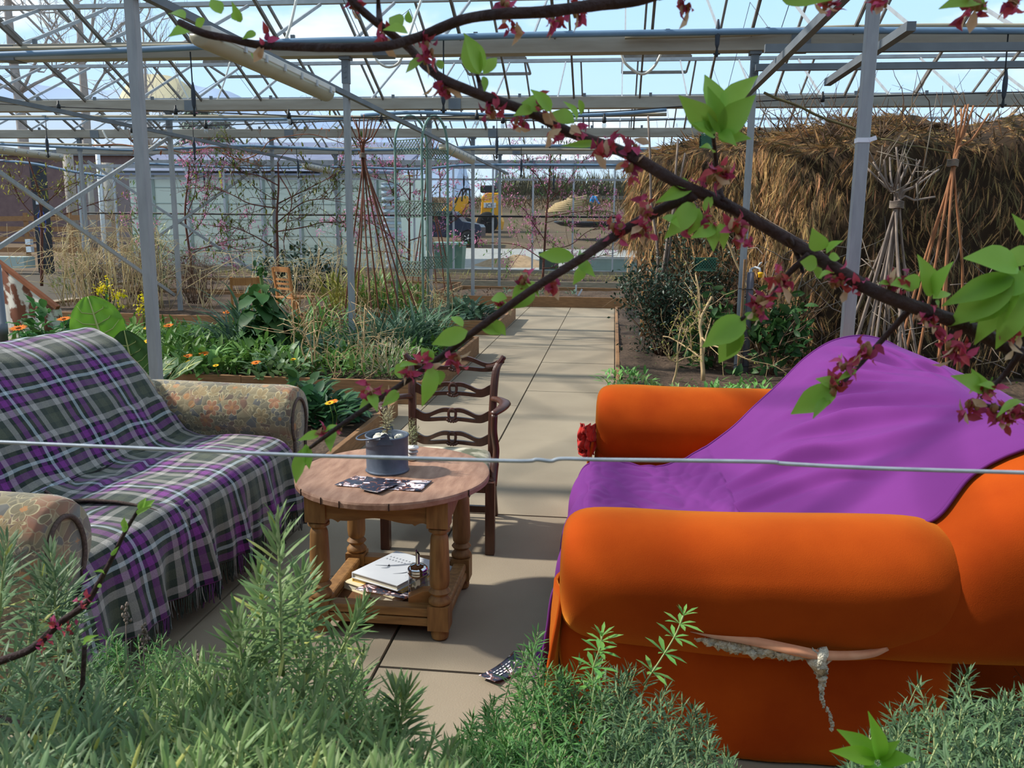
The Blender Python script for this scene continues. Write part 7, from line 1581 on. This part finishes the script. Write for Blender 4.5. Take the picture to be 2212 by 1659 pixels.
# ------------------------------------------------------------------ cherry branch
m_bough = M('cherry_bark', (76, 54, 50), (52, 38, 38), 30, .75, bump=.5, bscale=90); m_cleaf = M('cherry_leaf', (146, 194, 70), (166, 210, 92), 18, .45, island=.14, transl=.35); m_crim = M('crimson_calyx', (212, 88, 116), (164, 58, 72), 60, .6, island=.4, transl=.25); m_wilt = M('wilted_petal', (236, 214, 180), (206, 160, 110), 40, .7, island=.15, transl=.3); m_bud = M('bud_brown', (164, 104, 74), (140, 120, 66), 40, .7)
YB = .88
ct = thing('cherry_branch', 'budding fruit tree branch with red calyxes and fresh leaves arching across the foreground', 'branch', (.95, .8, .17))
def limb(pix, r0, r1, nm, n=44, dY=0., par=None):
    C_ = catmull([atY(x, y, YB+dY+.02*math.sin(i*1.3)) if len(p) == 2 else None for i, p in enumerate(pix) for x, y in [p[:2]]], n); rr = np.linspace(r0, r1, n)*(1+.1*np.array([noise.noise(Vector((i*.7, r0*100, 2))) for i in range(n)])); g = G(); g.tube(C_, rr, 9); return C_, obj(nm, g, m_bough, par or ct)
Lm, _ = limb([(2330, 830), (2212, 768), (2080, 702), (1990, 668), (1880, 625), (1770, 558), (1680, 505), (1560, 438), (1470, 398), (1380, 345), (1330, 322), (1230, 286), (1150, 245), (1040, 206), (960, 172), (915, 138), (880, 100), (805, 42), (760, 0), (720, -50)], .0076, .0036, 'main_limb', 80)
Ls, _ = limb([(1420, -14), (1360, 2), (1290, 10), (1180, 25), (1080, 30), (1000, 42), (930, 70), (885, 86), (830, 100), (740, 103), (640, 101), (560, 97), (500, 84), (440, 72), (388, 48)], .006, .0034, 'side_limb', 60, -.03)
Lf, _ = limb([(1500, 422), (1440, 446), (1340, 502), (1250, 562), (1150, 625), (1030, 712), (940, 780), (850, 842), (760, 902), (700, 945), (664, 972)], .0056, .0019, 'forked_limb', 50, -.015)
for px in ([(1560, 436), (1550, 390), (1546, 340), (1540, 290)], [(1747, 550), (1690, 605), (1655, 655), (1600, 690)], [(1966, 668), (1905, 735), (1855, 790), (1810, 838)], [(2205, 762), (2165, 815), (2120, 860)], [(820, 50), (818, 20), (816, -12)], [(1040, 205), (1036, 180), (1030, 160)], [(2212, 888), (2160, 882), (2105, 870)], [(1700, 510), (1720, 545), (1735, 590)]): limb(px, .0034, .0018, 'twig', 14)
# trunk outside the view that the limbs belong to
g = G(); e = Lm[0]; g.tube(catmull([(1.05, .75, .15), (1.02, .78, .6), (.98, .82, 1.0), tuple(e+np.array((.12, 0, -.02))), tuple(e)], 20), np.linspace(.03, .0078, 20), 10); g.tube(catmull([(.99, .8, 1.05), (.9, .8, 1.6), (.6, .84, 1.95), tuple(Ls[0]+np.array((.1, 0, .03))), tuple(Ls[0])], 24), np.linspace(.02, .0064, 24), 9); obj('trunk', g, m_bough, ct)
t_cl = leaf_t(1, .5, 7, .35, .5, shape=([0, .1, .35, .6, .85, 1], [.15, .6, 1, .9, .35, .05]))
def cleaf(b, t_, wpx, dY=0., roll=0.):
    B = atY(*b, YB+dY-.012); T = atY(*t_, YB+dY-.012-rnd(-.012, .03)); d = T-B; L = np.linalg.norm(d); n = (CO-B); n /= np.linalg.norm(n); n = n+np.array((rnd(-.5, .5)+roll, 0, rnd(.1, .7))); m_ = mats([B], [d], [n], [L*1.12])[0]; m_[:3, 0] *= (wpx/FPX*YB)/(.5*L*1.12)*1.15; return m_
LEAFS = [((400, 40), (362, 12), 26), ((412, 62), (372, 66), 22), ((425, 40), (440, 60), 24), ((478, 30), (456, -8), 26), ((500, 40), (522, 28), 18), ((520, 48), (505, 14), 16), ((552, 70), (530, 78), 14), ((548, 118), (540, 124), 10), ((870, 55), (840, 30), 30), ((885, 50), (880, 28), 16), ((880, 70), (845, 52), 22),
 ((1036, 160), (1000, 85), 40), ((1038, 158), (1022, 80), 38), ((1044, 160), (1075, 118), 22), ((1045, 165), (1050, 190), 14), ((955, 150), (945, 125), 15), ((915, 130), (870, 148), 22), ((1180, 230), (1130, 215), 36), ((1190, 240), (1160, 195), 26), ((1150, 235), (1120, 240), 22), ((1240, 265), (1190, 235), 30), ((1245, 262), (1240, 222), 18), ((1290, 310), (1232, 312), 14), ((1250, 215), (1262, 250), 14),
 ((1545, 280), (1482, 222), 44), ((1548, 262), (1540, 152), 46), ((1560, 250), (1622, 150), 46), ((1560, 290), (1612, 215), 50), ((1545, 280), (1525, 250), 26), ((1556, 285), (1580, 300), 22), ((1552, 300), (1614, 290), 26), ((1545, 295), (1515, 262), 28), ((1540, 330), (1530, 305), 18), ((1558, 290), (1540, 200), 34),
 ((1500, 398), (1430, 428), 26), ((1490, 400), (1462, 392), 22), ((1500, 440), (1455, 500), 40), ((1510, 450), (1480, 510), 34), ((1530, 480), (1548, 530), 30), ((1545, 490), (1510, 505), 26), ((1555, 482), (1568, 530), 24), ((1430, 470), (1462, 470), 22), ((1520, 455), (1540, 420), 18),
 ((1240, 555), (1165, 548), 30), ((1250, 560), (1276, 588), 22), ((1260, 575), (1245, 610), 22), ((1255, 552), (1262, 535), 14), ((1150, 615), (1100, 650), 34), ((1155, 628), (1105, 662), 32), ((1095, 645), (1055, 640), 22), ((1090, 650), (1080, 672), 26), ((1140, 610), (1160, 622), 16), ((1010, 715), (938, 740), 36), ((1000, 706), (975, 675), 18), ((1040, 705), (1080, 715), 28), ((1068, 690), (1092, 725), 20), ((935, 780), (915, 760), 26), ((930, 778), (910, 752), 20),
 ((935, 790), (922, 868), 34), ((945, 800), (955, 830), 26), ((880, 795), (845, 808), 30), ((865, 790), (882, 782), 12), ((830, 850), (768, 882), 34), ((800, 852), (812, 872), 22), ((860, 845), (835, 870), 22), ((720, 930), (708, 960), 26), ((705, 935), (718, 912), 12), ((690, 935), (656, 945), 18), ((664, 965), (626, 1045), 30), ((660, 960), (668, 1010), 22),
 ((1775, 540), (1760, 510), 34), ((1785, 545), (1802, 520), 18), ((1790, 555), (1815, 555), 18), ((1765, 572), (1735, 565), 30), ((1775, 580), (1758, 600), 26), ((1800, 590), (1775, 585), 16), ((1610, 690), (1530, 735), 52), ((1605, 700), (1548, 720), 46), ((1600, 705), (1555, 785), 42), ((1600, 710), (1575, 770), 30), ((1610, 690), (1625, 672), 16), ((1640, 690), (1610, 680), 14),
 ((1960, 620), (1942, 605), 30), ((1985, 620), (1950, 600), 34), ((2010, 640), (2005, 565), 36), ((2018, 640), (2030, 580), 32), ((2015, 645), (2055, 625), 22), ((2020, 650), (2035, 668), 16), ((1920, 612), (1905, 608), 12), ((1810, 835), (1712, 888), 48), ((1800, 845), (1745, 870), 42), ((1815, 835), (1770, 815), 24), ((1850, 800), (1818, 812), 14), ((1790, 860), (1760, 888), 20),
 ((2190, 600), (2065, 690), 62), ((2200, 580), (2120, 540), 60), ((2200, 610), (2105, 735), 44), ((2190, 600), (2062, 640), 44), ((2180, 640), (2100, 690), 40), ((2212, 640), (2160, 740), 44), ((2220, 600), (2150, 620), 54), ((2215, 680), (2190, 745), 30), ((2230, 560), (2170, 545), 40), ((2225, 620), (2205, 700), 36), ((2240, 640), (2212, 580), 34),
 ((2125, 845), (2082, 810), 34), ((2130, 850), (2105, 808), 26), ((2212, 870), (2165, 870), 20), ((2150, 840), (2130, 825), 18), ((2235, 520), (2195, 470), 18), ((1690, 0), (1780, -10), 30), ((2120, 0), (2060, -6), 34), ((2090, 0), (2130, 12), 26)]
_groups = []
for l in LEAFS:
    for gr in _groups:
        if any(math.hypot(l[0][0]-m[0][0], l[0][1]-m[0][1]) < 26 for m in gr): gr.append(l); break
    else: _groups.append([l])
for gr in _groups:
    g = G(); g.inst(t_cl, [cleaf(*l) for l in gr]); obj('leaf_cluster' if len(gr) > 1 else 'leaf', g, m_cleaf, ct)
BL = [(760, 5, 1), (575, 95, .8), (830, 80, .9), (915, 90, 1.2), (925, 120, 1), (958, 190, 1.2), (1060, 235, 1.3), (1120, 265, 1), (1095, 20, 1.2), (1195, 40, 1.2), (1245, 20, 1.5), (1110, 60, .8), (1205, 290, 1.1), (1250, 285, 1), (1320, 305, 1), (1358, 320, 1.2), (1365, 360, 1.3), (1300, 330, 1), (1170, 225, .8), (1540, 378, 1.6), (1560, 370, 1.2), (1395, 455, 1.4), (1330, 490, 1.2), (1385, 500, 1), (1585, 490, 1.8), (1525, 475, 1.3), (1605, 515, 1), (1132, 605, 1), (1195, 612, 1.1), (1090, 655, .6), (920, 780, 1.3), (985, 772, 1), (880, 800, .8), (800, 845, 1), (835, 855, .8), (730, 925, .7), (700, 930, .7), (1680, 595, 1.2), (1695, 612, .8), (1650, 645, 1.5), (1640, 670, 1.1), (1805, 605, 1.2), (1820, 608, .8), (1850, 615, .9), (1938, 612, 1.3), (1995, 668, 1), (2005, 690, 1), (1870, 760, 1.6), (1825, 795, 1.2), (1805, 825, 1.4), (2055, 740, 1.5), (2070, 768, 1.1), (2180, 720, 1.2), (2130, 840, 1.1), (2100, 880, 1.3), (2150, 885, 1.4), (2185, 900, 1.1), (2205, 890, 1), (1790, 5, 1.2), (1895, 2, 1.3), (2100, 15, 1.6), (2190, 8, 1), (1480, 10, 1), (1480, 490, .8), (160, 1340, .01)][:-1]
for (x, y, s) in BL:
    p = atY(x, y, YB-.012); n = int(8*s)+4; r = .0048*s**.7; h = G()
    O = p+RNG.normal(size=(n, 3))*r*.8; h.inst(leaf_t(1, .6, 3, .6, 1.0), mats(O, rdir(n, -.1), rdir(n), U_(.007, .0135, n)*s**.3)); b = obj('blossom', h, m_crim, ct)
    k = random.randint(1, 3); w = G(); w.inst(leaf_t(1, .5, 3, .4, .3, shape=([0, .4, .75, 1], [.2, .8, 1, .4])), mats(p+RNG.normal(size=(k, 3))*r, rdir(k, -1.6), rdir(k), U_(.012, .021, k))); obj('wilted_petals', w, m_wilt, b)
    u = G(); 
    for q in range(3): u.blob(p+RNG.normal(size=3)*r*.5, (.0022*s, .0022*s, .0034*s), 6, 5, .3, q)
    obj('bud_base', u, m_bud, b)
# lower left budding twig
tw = thing('budding_twig', 'bare budding twig rising at lower left in front of the plaid throw', 'branch', tuple(atY(-40, 1445, .95)), None)
Y0 = YB; 
g = G(); C_ = catmull([atY(x, y, .98) for x, y in ((-60, 1450), (0, 1428), (70, 1400), (130, 1345), (185, 1305), (212, 1262), (245, 1200), (272, 1145), (300, 1100))], 40); g.tube(C_, np.linspace(.006, .0022, 40), 8); obj('stem', g, m_bough, tw)
g = G(); g.tube(catmull([atY(x, y, .95) for x, y in ((-60, 1535), (0, 1555), (60, 1572), (130, 1600))], 14), .006, 7); g.tube(catmull([atY(x, y, .98) for x, y in ((170, 1580), (178, 1480), (183, 1395))], 10), .0035, 6); obj('side_stem', g, m_bough, tw)
g = G(); 
for b, t_, w_ in (((268, 1140), (266, 1122), 14), ((300, 1105), (325, 1082), 22), ((302, 1104), (308, 1080), 18), ((298, 1112), (306, 1098), 12), ((268, 1150), (272, 1128), 14), ((240, 1200), (252, 1186), 10), ((225, 1240), (215, 1228), 10), ((184, 1392), (186, 1372), 16), ((184, 1392), (176, 1380), 12), ((210, 1268), (222, 1262), 10)): g.inst(t_cl, [cleaf(b, t_, w_, .1)])
obj('leaf_buds', g, m_cleaf, tw)
for (x, y) in ((176, 1302), (150, 1355), (118, 1352), (100, 1390)):
    p = atY(x, y, .97); n = 9; h = G(); h.inst(leaf_t(1, .55, 2, .5, .6), mats(p+RNG.normal(size=(n, 3))*.004, rdir(n), rdir(n), U_(.008, .014, n))); obj('blossom', h, m_crim, tw)
# young lime sapling shoot at the bottom right
p = atY(1895, 1660, .9); t = thing('seedling', 'lime green young shoot with pointed leaves at the bottom edge right', 'plant', tuple(p-np.array((0, 0, .05)))); g = G()
for (b, t_, w_) in (((1895, 1640), (1832, 1580), 40), ((1900, 1640), (1900, 1572), 34), ((1890, 1640), (1826, 1622), 36), ((1900, 1645), (1958, 1632), 34), ((1905, 1650), (1925, 1660), 34), ((1890, 1650), (1880, 1690), 40), ((1898, 1640), (1930, 1605), 26)): g.inst(t_cl, [cleaf(b, t_, w_, .0)])
obj('leaves', g, L_((128, 190, 46), (150, 208, 64), .35), t); g = G(); g.tube([p-np.array((0, 0, .2)), p], .003, 5); obj('stem', g, m_stemg, t)
# dried sprigs standing on the table
def dry_sprig(lab, base, n, H, L, up, spread, mat):
    t = thing('dried_sprig', lab, 'dried plant', tuple(base), 'dried rosemary sprigs'); gl, gs = G(), G(); base = np.array(base)
    for k in range(n):
        d = np.array((rnd(-1, 1)*spread, rnd(-1, 1)*spread, 1.)); tip = base+d*H*rnd(.7, 1.1); sprig(gl, gs, base, tip, 12, L, t_needle, .0012, .9)
    obj('needles', gl, mat, t); obj('stems', gs, m_greystem, t)
m_dry = M('dry_needle', (150, 146, 108), (176, 168, 128), 14, .8, island=.25)
dry_sprig('dried rosemary sprig standing in the zinc bucket', (BX+.0, BY, TZ+.15), 7, .12, .026, 1, .35, m_dry); p = atZ(888, 997, TZ); dry_sprig('dried rosemary sprig stuck in the white turned stack', (p[0], p[1]+.02, TZ+.062), 6, .1, .024, 1, .3, M('dry_needle_green', (140, 148, 104), (166, 170, 126), 14, .8, island=.25))
t_ = thing('pebbles', 'pale pebbles and shells inside the zinc bucket', 'pebbles', (BX, BY, TZ+.12), kind='stuff'); g = G()
for k in range(16): g.blob((BX+rnd(-.05, .05), BY+rnd(-.05, .05), TZ+.128+rnd(0, .008)), (.018, .015, .01), 8, 6, .2, k)
obj('pebble_layer', g, M('pebble', (226, 222, 206), (180, 174, 160), 30, .7), t_)
